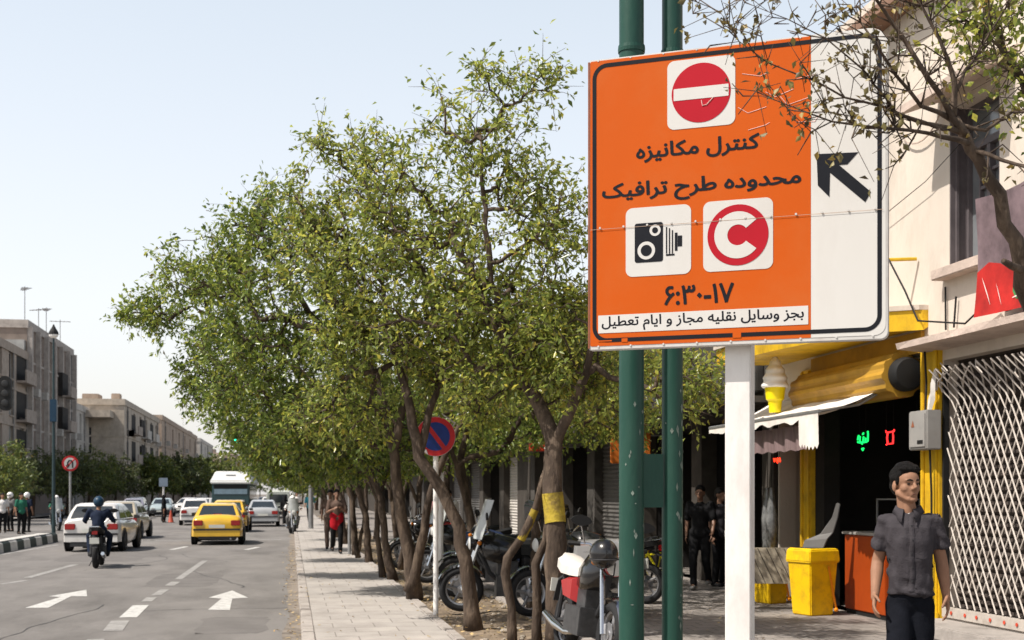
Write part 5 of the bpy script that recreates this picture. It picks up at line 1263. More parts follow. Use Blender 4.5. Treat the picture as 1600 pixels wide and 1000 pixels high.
# nearly bare tree at the top right, branches in front of the sign
def bare_tree():
    rng = np.random.default_rng(5); loc = Vector(D(1690, 772, 5.5)); loc.z = 0
    t = thing('bare_tree', 'nearly bare tree leaning in from the right with dry twigs before the sign', 'tree', loc)
    b = MB(); LP = []; LD = []; LL = []; GP = []; GD = []; GL = []
    def limb(l, tw=10, leaves=1.0, green=False, sub=True):
        P = [D(px, py, d) for (px, py, d, r) in l]; rs = [r for (*_, r) in l]; pts = []; rr = []
        for i in range(len(P) - 1):
            n = max(2, int((P[i + 1] - P[i]).length / .07))
            for k in range(n):
                f = k / n; q = P[i].lerp(P[i + 1], f); q += Vector(rng.normal(size=3)) * rs[i] * .22; pts.append(q); rr.append(.62 * (rs[i] * (1 - f) + rs[i + 1] * f))
        pts.append(P[-1]); rr.append(.62 * rs[-1]); b.tube([p - loc for p in pts], rr, 8)
        if not sub: return
        for k in range(tw):
            i = int(rng.integers(len(pts) // 4, len(pts))); p = pts[i]; dr = (pts[min(i + 1, len(pts) - 1)] - pts[max(0, i - 1)]).normalized()
            td = (dr * .9 + Vector(rng.normal(size=3)) * .75).normalized(); tl = rng.uniform(.06, .2); q = p + td * tl * .5 + Vector(rng.normal(size=3)) * .02; e = p + td * tl + Vector(rng.normal(size=3)) * .03
            b.tube([p - loc, q - loc, e - loc], [min(.004, rr[i] * .7), .003, .0016], 4)
            for s_ in range(int(rng.integers(0, 3))):
                e2 = q + Vector(rng.normal(size=3)) * .09; b.tube([q - loc, e2 - loc], [.002, .0012], 3)
                if rng.random() < .45 * leaves: LPs(e2, green)
            if rng.random() < .6 * leaves: LPs(e, green)
            if rng.random() < .35 * leaves: LPs(q, green)
    def LPs(c, green):
        for _ in range(int(rng.integers(2, 5 if not green else 8))):
            p = np.array(c - loc) + rng.normal(size=3) * (.015 if not green else .05); v = rng.normal(size=3) + np.array([0, 0, -.6]); l = rng.uniform(.02, .042) * (1.25 if green else 1)
            (GP if green else LP).append(p); (GD if green else LD).append(v); (GL if green else LL).append(l)
    limb([(1690, 800, 5.5, .075), (1660, 650, 5.45, .065), (1622, 500, 5.4, .058), (1588, 380, 5.3, .05), (1562, 310, 5.25, .044), (1528, 245, 5.2, .04), (1508, 215, 5.2, .036), (1492, 185, 5.2, .03)], sub=False)
    b.tube([Vector((0, 0, -.1)), D(1690, 800, 5.5) - loc], [.09, .075], 10)
    limb([(1510, 218, 5.2, .024), (1470, 150, 5.15, .018), (1430, 85, 5.1, .015), (1395, 35, 5.1, .012), (1355, -20, 5.05, .009)], 22, .7)
    limb([(1492, 190, 5.2, .02), (1440, 165, 5.1, .013), (1385, 95, 5.0, .009), (1345, 35, 5.0, .006)], 18)
    limb([(1505, 210, 5.2, .022), (1440, 192, 5.1, .013), (1385, 168, 5.0, .009), (1320, 152, 4.95, .007), (1265, 122, 4.9, .0055), (1200, 98, 4.9, .004), (1155, 65, 4.9, .003), (1125, 18, 4.9, .002)], 26)
    limb([(1515, 225, 5.2, .022), (1450, 208, 5.05, .013), (1375, 200, 4.95, .009), (1300, 190, 4.9, .006), (1235, 165, 4.85, .004), (1190, 150, 4.85, .0025)], 22)
    limb([(1480, 205, 5.15, .012), (1400, 175, 5.0, .009), (1350, 110, 4.9, .006), (1290, 60, 4.9, .004), (1230, 30, 4.9, .003), (1180, 10, 4.9, .002)], 30)
    limb([(1492, 185, 5.2, .024), (1490, 130, 5.2, .018), (1468, 60, 5.2, .012), (1440, 10, 5.2, .008), (1425, -20, 5.2, .006)], 20)
    limb([(1490, 150, 5.2, .014), (1520, 95, 5.3, .01), (1550, 45, 5.3, .007), (1580, 0, 5.3, .005)], 14)
    limb([(1500, 195, 5.2, .015), (1540, 205, 5.2, .012), (1580, 175, 5.2, .01), (1620, 175, 5.2, .008)], 10)
    limb([(1525, 235, 5.2, .016), (1565, 250, 5.1, .012), (1615, 262, 5.0, .01)], 6)
    limb([(1442, 190, 5.1, .006), (1425, 220, 5.05, .006), (1408, 248, 5.0, .005)], 3, .4)
    limb([(1300, 190, 4.9, .004), (1280, 182, 4.9, .003), (1262, 176, 4.9, .003)], 5, 1.6)
    limb([(1660, 250, 5.6, .04), (1605, 150, 5.6, .032), (1570, 80, 5.6, .026), (1545, 20, 5.6, .02), (1530, -30, 5.6, .016)], 22, 1.8, True)
    limb([(1570, 80, 5.6, .012), (1530, 45, 5.5, .008), (1490, 20, 5.5, .005)], 22, 2.2, True)
    limb([(1590, 120, 5.6, .012), (1560, 100, 5.5, .008), (1550, 60, 5.5, .005), (1590, 20, 5.5, .004)], 22, 2.2, True)
    b.tube([D(1605, 425, 5.35) - loc, D(1580, 415, 5.25) - loc, D(1568, 408, 5.2) - loc], [.02, .016, .012], 7)
    b.build('trunk', M_bark, t, smooth='full')
    link('dry_foliage', leaves_mesh('dry_foliage', np.array(LP), np.array(LD), np.array(LL), rng, .6), M_leafdry, t)
    link('green_foliage', leaves_mesh('green_foliage', np.array(GP), np.array(GD), np.array(GL), rng, .6), M_leaf, t)
bare_tree()
# ------------------------------------------------------------------ vehicles
M_tyre = mat('tyre', (0.016, 0.016, 0.017), .8, .2, 6); M_rim = mat('wheel_metal', (.35, .35, .36), .35, .15, 6, metal=.7)
M_cglass = glass_mat('car_glass', (0.025, 0.032, 0.036), .06, .9)
M_tail = mat('tail_lamp_red', (0.30, 0.012, 0.012), .2, .1, 6, coat=.5); M_head = mat('lamp_clear', (.55, .55, .53), .15, .1, 6, coat=.5)
M_bumper = mat('dark_bumper_plastic', (.03, .03, .032), .6, .2, 5); M_chrome = mat('chrome', (.6, .6, .6), .18, .05, 4, metal=1)
M_plate = mat('number_plate', (.6, .6, .55), .5, .05, 4)
def paint(n, c): return mat('car_paint_' + n, c, .32, .05, 1.5, coat=.7, dirt=(c[0] * .55 + .04, c[1] * .55 + .035, c[2] * .55 + .03), dscale=2.2, damt=.45)
def car_ring(w, zb, zt, y, crown=.05):
    h = zt - zb
    half = [(w * .80, zb), (w * .95, zb + .10 * h), (w * .995, zb + .32 * h), (w, zb + .55 * h), (w * .975, zb + .78 * h), (w * .93, zb + .93 * h), (w * .84, zt), (w * .45, zt + crown * .8)]
    return [(x, y, z) for x, z in half] + [(0, y, zt + crown)] + [(-x, y, z) for x, z in half[::-1]]
def car(label, loc, rotz, pm, kind='sedan', group='cars in the street traffic', s=1.0):
    """front towards +Y"""
    t = thing('car', label, 'car', loc, rotz, group)
    if kind == 'sedan': st = [(-2.20, .70, .42, .72), (-2.17, .78, .33, .86), (-2.05, .82, .28, .955), (-1.7, .845, .24, .985), (-1.2, .855, .22, .97), (-.4, .86, .21, .945), (.5, .86, .21, .935), (1.0, .85, .22, .925), (1.5, .83, .24, .86), (1.9, .79, .27, .77), (2.12, .72, .33, .66), (2.18, .62, .40, .56)]; gh = ((.945, -1.72, 1.08, .78), (1.18, -1.30, .62, .685), (1.36, -.92, .22, .60), (1.415, -.6, -.05, .53))
    else: st = [(-1.92, .70, .42, .74), (-1.90, .78, .33, .90), (-1.82, .82, .28, .97), (-1.5, .84, .24, .98), (-.9, .845, .22, .96), (-.2, .845, .21, .945), (.6, .845, .21, .935), (1.0, .835, .22, .92), (1.45, .81, .24, .85), (1.75, .77, .28, .76), (1.93, .70, .34, .66), (1.98, .6, .40, .55)]; gh = ((.95, -1.84, 1.06, .77), (1.2, -1.62, .62, .69), (1.39, -1.35, .24, .61), (1.45, -.95, -.05, .54))
    b = MB(); b.loft([car_ring(w, zb, zt, y) for y, w, zb, zt in st]); b.build('body', pm, t, smooth=True)
    b = MB(); rings = []
    for z, y0, y1, w in gh: rings.append([(-w * .93, y0, z), (w * .93, y0, z), (w, y0 + .18, z), (w, y1 - .2, z), (w * .88, y1, z), (-w * .88, y1, z), (-w, y1 - .2, z), (-w, y0 + .18, z)])
    b.loft(rings); b.build('roof', pm, t, smooth=True, bevel=.02)
    def lerp(z):                                           # y0,y1,w of the cabin at height z
        for i in range(len(gh) - 1):
            if gh[i][0] <= z <= gh[i + 1][0]: f = (z - gh[i][0]) / (gh[i + 1][0] - gh[i][0]); return [gh[i][k] * (1 - f) + gh[i + 1][k] * f for k in (1, 2, 3)]
    o = .012; za, zc = gh[0][0] + .045, gh[2][0] - .035
    def pane(nm, fn):
        b = MB(); r = [fn(z, *lerp(z)) for z in np.linspace(za, zc, 6)]; b.add([p for q in r for p in q], [(i * 2, i * 2 + 1, i * 2 + 3, i * 2 + 2) for i in range(5)]); return b.build(nm, M_cglass, t, smooth='full')
    pane('rear_window', lambda z, y0, y1, w: [(-w * .82, y0 - o, z), (w * .82, y0 - o, z)])
    pane('windscreen', lambda z, y0, y1, w: [(-w * .80, y1 + o, z), (w * .80, y1 + o, z)])
    for sx in (-1, 1):
        pane('side_window', lambda z, y0, y1, w: [(sx * (w + o), y0 + .26, z), (sx * (w + o), (y0 + y1) / 2 - .06, z)])
        pane('side_window', lambda z, y0, y1, w: [(sx * (w + o), (y0 + y1) / 2 + .02, z), (sx * (w + o), y1 - .26, z)])
    yr, yf = st[0][0], st[-1][0]
    b = MB(); b.loft([[(-.84, yr + .25, .30), (-.84, yr + .25, .52), (-.84, yr + .22, .54), (-.84, yr + .2, .30)][:4], [(-.76, yr - .03, .30), (-.76, yr - .03, .52), (-.74, yr - .0, .545), (-.74, yr + .02, .29)], [(.76, yr - .03, .30), (.76, yr - .03, .52), (.74, yr - .0, .545), (.74, yr + .02, .29)], [(.84, yr + .25, .30), (.84, yr + .25, .52), (.84, yr + .22, .54), (.84, yr + .2, .30)]]); b.build('rear_bumper', pm, t, smooth=True)
    b = MB(); b.box(-.77, .77, yr - .045, yr - .02, .50, .56); b.box(-.6, .6, yr - .02, yr + .2, .22, .30); b.build('bumper_strip', M_bumper, t)
    b = MB(); b.loft([[(-.8, yf - .35, .28), (-.8, yf - .3, .55), (-.78, yf - .35, .57)], [(-.66, yf + .03, .28), (-.66, yf + .05, .5), (-.64, yf, .53)], [(.66, yf + .03, .28), (.66, yf + .05, .5), (.64, yf, .53)], [(.8, yf - .35, .28), (.8, yf - .3, .55), (.78, yf - .35, .57)]]); b.build('front_bumper', M_bumper, t, smooth=True)
    for sx in (-1, 1):
        b = MB(); b.box(sx * .46 if sx > 0 else -.77, .77 if sx > 0 else -.46, yr - .028, yr + .12, .66, .84); b.build('tail_light', M_tail, t, bevel=.02)
        b = MB(); b.box(sx * .38 if sx > 0 else -.66, .66 if sx > 0 else -.38, yf - .12, yf + .02, .56, .68); b.build('headlight', M_head, t, bevel=.02)
        b = MB(); b.loft([[(sx * .80, .62, .95), (sx * .80, .62, 1.07), (sx * .80, .70, 1.07), (sx * .80, .70, .95)], [(sx * .98, .58, .97), (sx * .98, .58, 1.06), (sx * .98, .63, 1.06), (sx * .98, .63, .97)]]); b.build('mirror', M_bumper, t)
        for y in ((-1.32, 1.35) if kind == 'sedan' else (-1.22, 1.22)):
            b = MB(); b.lathe([(.19, -.10), (.29, -.10), (.315, -.07), (.315, .07), (.29, .10), (.19, .10)], 24, (sx * .78, y, .315), 'X'); wl = b.build('wheel', M_tyre, t, smooth=True)
            b = MB(); b.lathe([(.03, sx * .098), (.17, sx * .085), (.19, sx * .104), (.195, sx * .07)], 16, (sx * .78, y, .315), 'X'); b.build('rim', M_rim, wl, smooth=True)
            b = MB(); b.lathe([(.37, sx * .064), (.38, sx * .078), (.1, sx * .07)], 24, (sx * .78, y, .33), 'X'); b.build('wheel_arch', M_bumper, t)
    b = MB(); b.box(-.26, .26, yr - .05, yr - .031, .58, .69); b.build('number_plate', M_plate, t)
    b = MB(); b.box(-.26, .26, yf + .06, yf + .075, .38, .48); b.build('number_plate', M_plate, t)
    b = MB(); b.box(-.6, .6, -2.0 * s, 1.9 * s, .16, .22); b.build('underbody', M_bumper, t)
    b = MB(); b.tube([(.45, yr - .06, .22), (.45, yr + .3, .22)], .03, 8); b.build('exhaust', M_rim, t)
    return t
P_yel, P_white, P_silver, P_purple, P_teal, P_dark, P_beige = paint('taxi_yellow', (.72, .43, .035)), paint('white', (.66, .64, .61)), paint('silver', (.36, .37, .38)), paint('mauve_grey', (.26, .24, .29)), paint('pale_teal', (.35, .42, .43)), paint('dark_grey', (.06, .06, .065)), paint('beige', (.42, .37, .28))
def on(px, py): g = G(px, py, ROAD); return g
g = on(337, 852); tx = car('yellow taxi sedan seen from behind in the middle of the road', (g.x, g.y + 2.2, ROAD), R(1), P_yel)
b = MB(); b.box(-.14, .14, -1.62, -1.5, 1.005, 1.05); b.build('brake_lamp', M_tail, tx)
car('second yellow taxi half hidden ahead of the first taxi', (-2.75, 60.5, ROAD), R(-1.5), P_yel, 'hatch')
car('silver saloon ahead on the right lane near the woman in black', (-1.5, 70.5, ROAD), R(1), P_silver)
car('white hatchback with red tail lights beside the motorcycle rider', (-5.75, 41.5, ROAD), R(-3), P_white, 'hatch')
car('beige car just ahead of the white hatchback', (-6.5, 52.5, ROAD), R(-2), P_beige, 'hatch')
car('white hatchback left of the leading taxi', (-5.3, 74, ROAD), R(4), P_white, 'hatch')
car('mauve grey car coming towards us on the far carriageway', (-11.0, 94, ROAD), R(182), P_purple)
car('white car with a roof rack behind the mauve grey one', (-13.6, 118, ROAD), R(180), P_white, 'hatch')
car('pale teal car coming towards us right of the mauve grey one', (-9.8, 102, ROAD), R(181), P_teal)
car('white car coming out behind the standing woman with the cone', (-8.6, 112, ROAD), R(165), P_white)
car('white saloon stopped left of the bus', (-6.8, 104, ROAD), R(170), P_white)
car('pale car right of the bus in the distance', (-1.9, 118, ROAD), R(0), P_white, 'hatch')
car('distant dark car beyond the silver saloon', (-3.0, 150, ROAD), R(0), P_dark)
car('distant white car at the end of the traffic queue', (-.9, 150, ROAD), R(0), P_white)
car('far silver car deepest in the queue', (-5.0, 160, ROAD), R(0), P_silver)
# roof rack load on the white car
# bus
bs = thing('bus', 'dark teal city bus with a white roof standing in the traffic', 'bus', (-4.05, 89, ROAD), R(-1))
M_bus = mat('bus_teal_paint', (.02, .05, .055), .4, .15, 2, coat=.4); M_busw = mat('bus_white_paint', (.62, .62, .6), .4, .08, 2)
b = MB(); rg = lambda y, w, z0, z1: [(-w, y, z0), (w, y, z0), (w, y, z1 - .2), (w * .95, y, z1), (-w * .95, y, z1), (-w, y, z1 - .2)]
b.loft([rg(0, 1.2, .45, 2.42), rg(.1, 1.25, .35, 2.5), rg(10.8, 1.25, .35, 2.5), rg(11, 1.2, .45, 2.42)]); b.build('body', M_bus, bs, smooth=True)
b = MB(); b.loft([[(-1.36, -.1, 2.42), (1.36, -.1, 2.42), (1.36, 11, 2.42), (-1.36, 11, 2.42)], [(-1.36, -.1, 2.6), (1.36, -.1, 2.6), (1.36, 11, 2.6), (-1.36, 11, 2.6)], [(-1.05, .5, 3.28), (1.05, .5, 3.28), (1.05, 10.6, 3.28), (-1.05, 10.6, 3.28)]]); b.build('roof', M_busw, bs, bevel=.06)
b = MB(); b.box(-.35, .35, .2, .42, 2.85, 3.05); b.build('roof_hatch', M_metal, bs, bevel=.04)
MB().box(-1.1, 1.1, -.03, .02, 1.72, 2.06).build('rear_window', mat('bus_blue_glass', (.13, .2, .25), .12, .2, 2, spec=.8), bs)
MB().box(-1.12, 1.12, -.025, .02, 2.1, 2.38).build('destination_board', M_black, bs)
for sx in (-1, 1):
    b = MB(); b.box(sx * 1.02 - .12, sx * 1.02 + .12, -.05, .04, .7, .98); b.build('tail_light', M_tail, bs, bevel=.02)
    b = MB()
    for k in range(7): b.box(sx * 1.252 - .006, sx * 1.252 + .006, .5 + k * 1.45, 1.8 + k * 1.45, 1.4, 2.25)
    b.build('side_windows', M_cglass, bs)
    for y in (2.2, 8.6): b = MB(); b.lathe([(.2, -.14), (.46, -.14), (.5, -.1), (.5, .1), (.46, .14), (.2, .14)], 20, (sx * 1.08, y, .5), 'X'); b.build('wheel', M_tyre, bs, smooth=True)
b = MB(); b.box(-1.22, 1.22, -.09, .0, .42, .66); b.build('bumper', M_bumper, bs, bevel=.03)
b = MB()
for k in range(5): b.box(-.9 + k * .4, -.66 + k * .4, -.04, -.002, 1.16, 1.34)
b.build('engine_grille', M_metal, bs)
# van
vn = thing('van', 'pale van at the right kerb behind the woman in black', 'van', (-.9, 92, ROAD), R(1))
b = MB(); rg = lambda y, w, z0, z1: [(-w, y, z0), (w, y, z0), (w, y, z1 * .6), (w * .9, y, z1), (-w * .9, y, z1), (-w, y, z1 * .6)]
b.loft([rg(0, .82, .35, 1.88), rg(.1, .86, .25, 1.98), rg(3.0, .86, .25, 1.98), rg(3.7, .84, .25, 1.3), rg(4.3, .8, .3, 1.0)]); b.build('body', mat('pale_green_paint', (.5, .53, .47), .4, .08, 2, coat=.4), vn, smooth=True)
MB().box(-.62, .62, -.03, .02, 1.12, 1.7).build('rear_window', M_cglass, vn)
for sx in (-1, 1):
    MB().box(sx * .74 - .07, sx * .74 + .07, -.04, .03, .6, .95).build('tail_light', M_tail, vn)
    for y in (.7, 3.3): b = MB(); b.lathe([(.15, -.1), (.3, -.1), (.3, .1), (.15, .1)], 18, (sx * .76, y, .3), 'X'); b.build('wheel', M_tyre, vn)
MB().box(-.82, .82, -.06, .0, .3, .5).build('bumper', M_bumper, vn, bevel=.02)

# ------------------------------------------------------------------ motorcycles
def motorcycle(label, loc, rotz, pm, lean=0.0, screen=False, box=None, white_seat=False, rack=False, group=None, body_m=None, tank_m=None):
    """front towards +Y, wheels on z = 0"""
    t = thing('motorcycle', label, 'motorcycle', loc, rotz, group)
    t.rotation_euler = (0, lean, rotz); t.scale = (1.06, 1.06, 1.06)
    rw = .29
    for y, nm in ((-.64, 'wheel'), (.66, 'wheel')):
        b = MB(); prof = []
        for k in range(11): a = -math.pi / 2 + math.pi * k / 10; prof.append((rw - .05 + .05 * math.cos(a), .062 * math.sin(a)))
        prof = [(rw - .085, -.045)] + prof + [(rw - .085, .045), (rw - .085, -.045)]
        b.lathe(prof, 32, (0, y, rw), 'X', False); wl = b.build(nm, M_tyre, t, smooth=True)
        b = MB(); b.lathe([(rw - .084, -.028), (rw - .08, 0), (rw - .084, .028), (rw - .105, .022), (rw - .105, -.022), (rw - .084, -.028)], 28, (0, y, rw), 'X', False)
        for k in range(5): a = k * math.pi * .4 + .2; b.tube([(0, y, rw), (0, y + (rw - .095) * math.cos(a), rw + (rw - .095) * math.sin(a))], .02, 5)
        b.lathe([(.05, -.05), (.055, 0), (.05, .05)], 12, (0, y, rw), 'X'); b.lathe([(.11, .035), (.11, .04), (.05, .042)], 18, (0, y, rw), 'X'); b.build('rim', M_rim, wl, smooth=True)
    b = MB()
    for sx in (-.085, .085): b.tube([(sx, .66, rw), (sx, .50, .72), (sx, .43, .93)], [.026, .024, .024], 8)
    b.build('fork', M_chrome, t, smooth=True)
    b = MB(); rings = []
    for k in range(10):
        a = R(20 + k * 15); rr = rw + .035; rings.append([(-.06, .66 + rr * math.cos(a), rw + rr * math.sin(a)), (0, .66 + (rr + .02) * math.cos(a), rw + (rr + .02) * math.sin(a)), (.06, .66 + rr * math.cos(a), rw + rr * math.sin(a)), (0, .66 + (rr - .004) * math.cos(a), rw + (rr - .004) * math.sin(a))])
    b.loft(rings); b.build('front_fender', M_chrome if body_m is None else body_m, t, smooth=True)
    b = MB(); b.tube([(0, .44, .82), (0, .3, .5), (0, .05, .28), (0, -.25, .28), (0, -.35, .45)], .03, 8); b.tube([(0, .42, .86), (0, .1, .78), (0, -.4, .72), (0, -.78, .78)], .028, 8)
    for sx in (-.1, .1): b.tube([(sx, -.64, rw), (sx, -.25, .34)], .022, 6); b.tube([(sx, -.64, rw + .02), (sx, -.55, .72)], .024, 8)
    b.build('frame', M_bumper, t, smooth=True)
    b = MB(); b.box(-.17, .17, -.24, .22, .22, .48); b.box(-.12, .12, -.06, .2, .46, .66); 
    for k in range(5): b.box(-.11, .11, -.03, .17, .48 + k * .035, .492 + k * .035)
    b.build('engine', mat('dark_engine_metal', (.07, .07, .072), .4, .3, 12, metal=.5), t, bevel=.02)
    b = MB(); b.loft([[(x * w, y, z0 + (z1 - z0) * zz) for x, zz in ((-1, .1), (-.95, .6), (-.5, 1), (.5, 1), (.95, .6), (1, .1))] for y, w, z0, z1 in ((-.12, .10, .70, .86), (.0, .16, .64, .95), (.2, .185, .60, 1.0), (.36, .15, .66, .98), (.44, .07, .78, .92))]); b.build('tank', tank_m or pm, t, smooth='full')
    b = MB(); b.loft([[(x * w, y, z + zz) for x, zz in ((-1, -.06), (-1, .02), (-.6, .06), (.6, .06), (1, .02), (1, -.06))] for y, w, z in ((-.10, .11, .80), (-.25, .155, .80), (-.5, .165, .81), (-.72, .14, .86), (-.84, .07, .88))]); b.build('seat', mat('white_seat_cover', (.6, .57, .52), .6, .1, 5) if white_seat else M_black, t, smooth=True)
    for sx in (-1, 1):
        b = MB(); b.loft([[(sx * .1, y, z) for y, z in ((-.1, .5), (-.1, .74), (-.3, .74), (-.5, .7), (-.38, .52))], [(sx * .165, y, z) for y, z in ((-.13, .53), (-.13, .71), (-.3, .71), (-.46, .68), (-.36, .55))]]); b.build('side_panel', pm, t)
    b = MB(); b.tube([(-.36, .28, 1.04), (-.2, .36, 1.05), (-.08, .42, .97), (.08, .42, .97), (.2, .36, 1.05), (.36, .28, 1.04)], .014, 8); b.build('handlebar', M_chrome, t, smooth=True)
    for sx in (-1, 1): b = MB(); b.tube([(sx * .27, .32, 1.045), (sx * .37, .275, 1.04)], .021, 8); b.build('grip', M_black, t)
    for sx in (-1, 1):
        b = MB(); b.tube([(sx * .24, .35, 1.05), (sx * .30, .36, 1.22)], .007, 5); b.build('mirror_stalk', M_chrome, t)
        b = MB(); b.plate([(sx * .30 + .085 * math.cos(R(a)) * (1 + .2 * math.cos(R(2 * a))), 1.25 + .05 * math.sin(R(a))) for a in range(0, 360, 30)], .35, .37); b.build('mirror', M_black, t)
    b = MB(); b.lathe([(.02, .40), (.07, .44), (.092, .52), (.09, .55)], 18, (0, 0, .88), 'Y'); hl = b.build('headlight', pm, t, smooth=True); b = MB(); b.lathe([(.085, .551), (.06, .57), (.02, .575)], 18, (0, 0, .88), 'Y'); b.build('lens', M_head, hl)
    for sx in (-1, 1): b = MB(); b.ball((sx * .16, .44, .9), .03, 8, 6); b.build('indicator', mat('amber_lens', (.5, .15, .01), .3), t)
    b = MB(); b.box(-.06, .06, -.90, -.85, .74, .82); b.build('tail_light', M_tail, t, bevel=.01)
    b = MB(); b.loft([[(-.06, -.72, .72), (.06, -.72, .72), (.06, -.72, .74), (-.06, -.72, .74)], [(-.06, -.9, .66), (.06, -.9, .66), (.06, -.9, .68), (-.06, -.9, .68)], [(-.06, -1.0, .46), (.06, -1.0, .46), (.06, -.98, .46), (-.06, -.98, .46)]]); b.build('rear_fender', M_bumper, t)
    b = MB(); b.box(-.1, .1, -1.0, -.985, .55, .68); b.build('number_plate', M_plate, t)
    b = MB(); b.tube([(.1, .15, .40), (.14, .1, .24), (.15, -.2, .22), (.16, -.5, .26), (.16, -.85, .33)], [.02, .022, .03, .045, .04], 10); b.build('exhaust', M_chrome, t, smooth=True)
    b = MB(); b.tube([(-.09, .02, .24), (-.2, -.05, .02)], .011, 5); b.build('side_stand', M_bumper, t)
    if screen:
        b = MB(); vs = []
        for j in range(7):
            for k in range(7): u = (k - 3) / 3; q = j / 6; vs.append((u * (.24 - .05 * q), .52 - .16 * q - .10 * u * u, .95 + .5 * q))
        fs = [(j * 7 + k, j * 7 + k + 1, j * 7 + k + 8, j * 7 + k + 7) for j in range(6) for k in range(6)]
        b.add(vs, fs); b.build('windscreen', mat('clear_screen', (.30, .31, .30), .12, .3, 3, spec=.8), t, smooth='full')
    if rack: b = MB(); b.tube([(-.1, -.75, .88), (-.1, -1.05, .92), (.1, -1.05, .92), (.1, -.75, .88)], .012, 6); b.build('rack', M_chrome, t)
    if box is not None:
        b = MB(); b.loft([[(-.29, -1.12, .93), (.29, -1.12, .93), (.29, -.66, .93), (-.29, -.66, .93)], [(-.33, -1.18, 1.33), (.33, -1.18, 1.33), (.33, -.62, 1.33), (-.33, -.62, 1.33)], [(-.3, -1.12, 1.40), (.3, -1.12, 1.40), (.3, -.66, 1.40), (-.3, -.66, 1.40)]]); b.build('top_box', box, t, bevel=.03)
    return t
P_black = mat('black_gloss_paint', (.012, .012, .013), .25, .2, 3, coat=.6); P_red = mat('red_gloss_paint', (.36, .012, .014), .28, .1, 3, coat=.6)
M_wpl = MATS['white_plastic']
motorcycle('black motorcycle with white bits on its tail carrying a rider in dark blue', (G(147, 888, ROAD).x, G(147, 888, ROAD).y + .7, ROAD), R(3), P_black, rack=True)
rb = D(952, 772, 13.9); motorcycle('red parked motorcycle with a pale seat beside the green poles', (2.80, 12.1, 0), R(185), P_red, R(-7), white_seat=True, tank_m=P_black)
motorcycle('black parked motorcycle with a tall windscreen seen side on behind the leaning trunk', (2.98, 17.25, 0), R(86), P_black, R(-4), screen=True)
motorcycle('black parked motorcycle behind the two thin stems', (3.75, 16.6, 0), R(105), P_black, R(5))
motorcycle('dark parked motorcycle right behind the white box and crate', (4.5, 18.4, 0), R(60), P_black, R(-4), rack=True)
motorcycle('dark parked motorcycle among the trunks farther up the pavement', (3.1, 23.0, 0), R(95), P_black, R(5), screen=True)
motorcycle('dark parked motorcycle, farthest one under the street trees', (3.0, 27.5, 0), R(100), P_black, R(5))
motorcycle('white police style motorcycle ridden by a rider in white at the kerb', (.05, 56.0, ROAD), R(186), P_white, screen=True)
motorcycle('motorcycle of the white helmeted rider beyond the median', (-10.9, 63, ROAD), R(200), P_silver, screen=True)
motorcycle('dark blue motorcycle parked just beyond the windscreen one', (3.2, 19.6, 0), R(80), paint('deep_blue', (.02, .03, .07)), R(5))
motorcycle('black motorcycle with a top box parked between the dark trunks', (3.3, 21.2, 0), R(100), P_black, R(-5), box=P_black)
motorcycle('red and black motorcycle parked in the deep shade of the trunks', (3.2, 25.2, 0), R(85), P_red, R(5), screen=True)
motorcycle('silver motorcycle parked near the person in pink', (3.3, 29.2, 0), R(95), P_silver, R(-5))
# white cargo box standing on that motorcycle's rack
cd = thing('crate', 'dark plastic crate on the pavement under the white delivery box', 'crate', (3.92, 16.1, 0), R(-14))
b = MB(); b.box(-.33, .33, -.25, .25, 0, .5); 
for k in range(4): b.box(-.35, .35, -.27, .27, .05 + k * .12, .09 + k * .12)
b.build('body', M_bumper, cd, bevel=.01)
cb = thing('cargo_box', 'big white box standing on a dark crate behind the red motorcycle', 'box', (3.92, 16.1, .502), R(-14))
b = MB(); b.loft([[(-.36, -.28, 0), (.36, -.28, 0), (.36, .28, 0), (-.36, .28, 0)], [(-.31, -.26, .5), (.36, -.26, .52), (.36, .26, .52), (-.31, .26, .5)]]); b.build('body', M_wpl, cb, bevel=.04, seg=3)
b = MB(); b.box(-.2, .3, -.284, -.281, .12, .124); b.box(-.2, .3, -.284, -.281, .36, .364); b.build('moulding', M_grey, cb)
# helmet hung on the red motorcycle's handlebar
hm = thing('helmet', 'black open face helmet hanging over the headlight of the red motorcycle', 'helmet', (2.84, 11.48, 1.05), R(20))
b = MB(); b.ball((0, 0, 0), (.125, .15, .14), 20, 14); b.build('shell', P_black, hm, smooth='full')
b = MB(); b.tube([(.127 * math.cos(a), .152 * math.sin(a), -.05) for a in np.linspace(0, 6.283, 25)], .008, 5, False); b.build('rim', M_bumper, hm)
b = MB(); b.tube([(-.1, -.05, -.09), (-.05, -.1, -.19), (.04, -.1, -.2), (.1, -.04, -.09)], .008, 5); b.build('strap', M_bumper, hm)
# child's yellow bicycle
bk = thing('bicycle', 'small bright yellow bicycle parked in the gap between the green poles', 'bicycle', (G(1026, 912).x, G(1026, 912).y, 0), R(25))
M_by = mat('lime_yellow_paint', (.72, .62, .01), .35, .08, 4)
b = MB(); b.tube([(0, .32, .25), (0, .26, .62)], .022, 6); b.tube([(0, .27, .56), (0, -.02, .24), (0, -.12, .55), (0, .27, .5)], .024, 6); b.tube([(0, -.02, .24), (0, -.35, .25), (0, -.12, .5)], .018, 6); b.build('frame', M_by, bk)
for y in (.32, -.35):
    b = MB(); b.tube([(0, y + .21 * math.cos(a), .24 + .21 * math.sin(a)) for a in np.linspace(0, 6.283, 25)], .022, 7, False); w_ = b.build('wheel', M_tyre, bk)
    b = MB()
    for k in range(8): a = k * .785; b.tube([(0, y, .24), (0, y + .2 * math.cos(a), .24 + .2 * math.sin(a))], .004, 4)
    b.build('spokes', M_by, w_)
b = MB(); b.tube([(-.22, .2, .74), (0, .26, .70), (.22, .2, .74)], .014, 6); b.build('handlebar', M_chrome, bk)
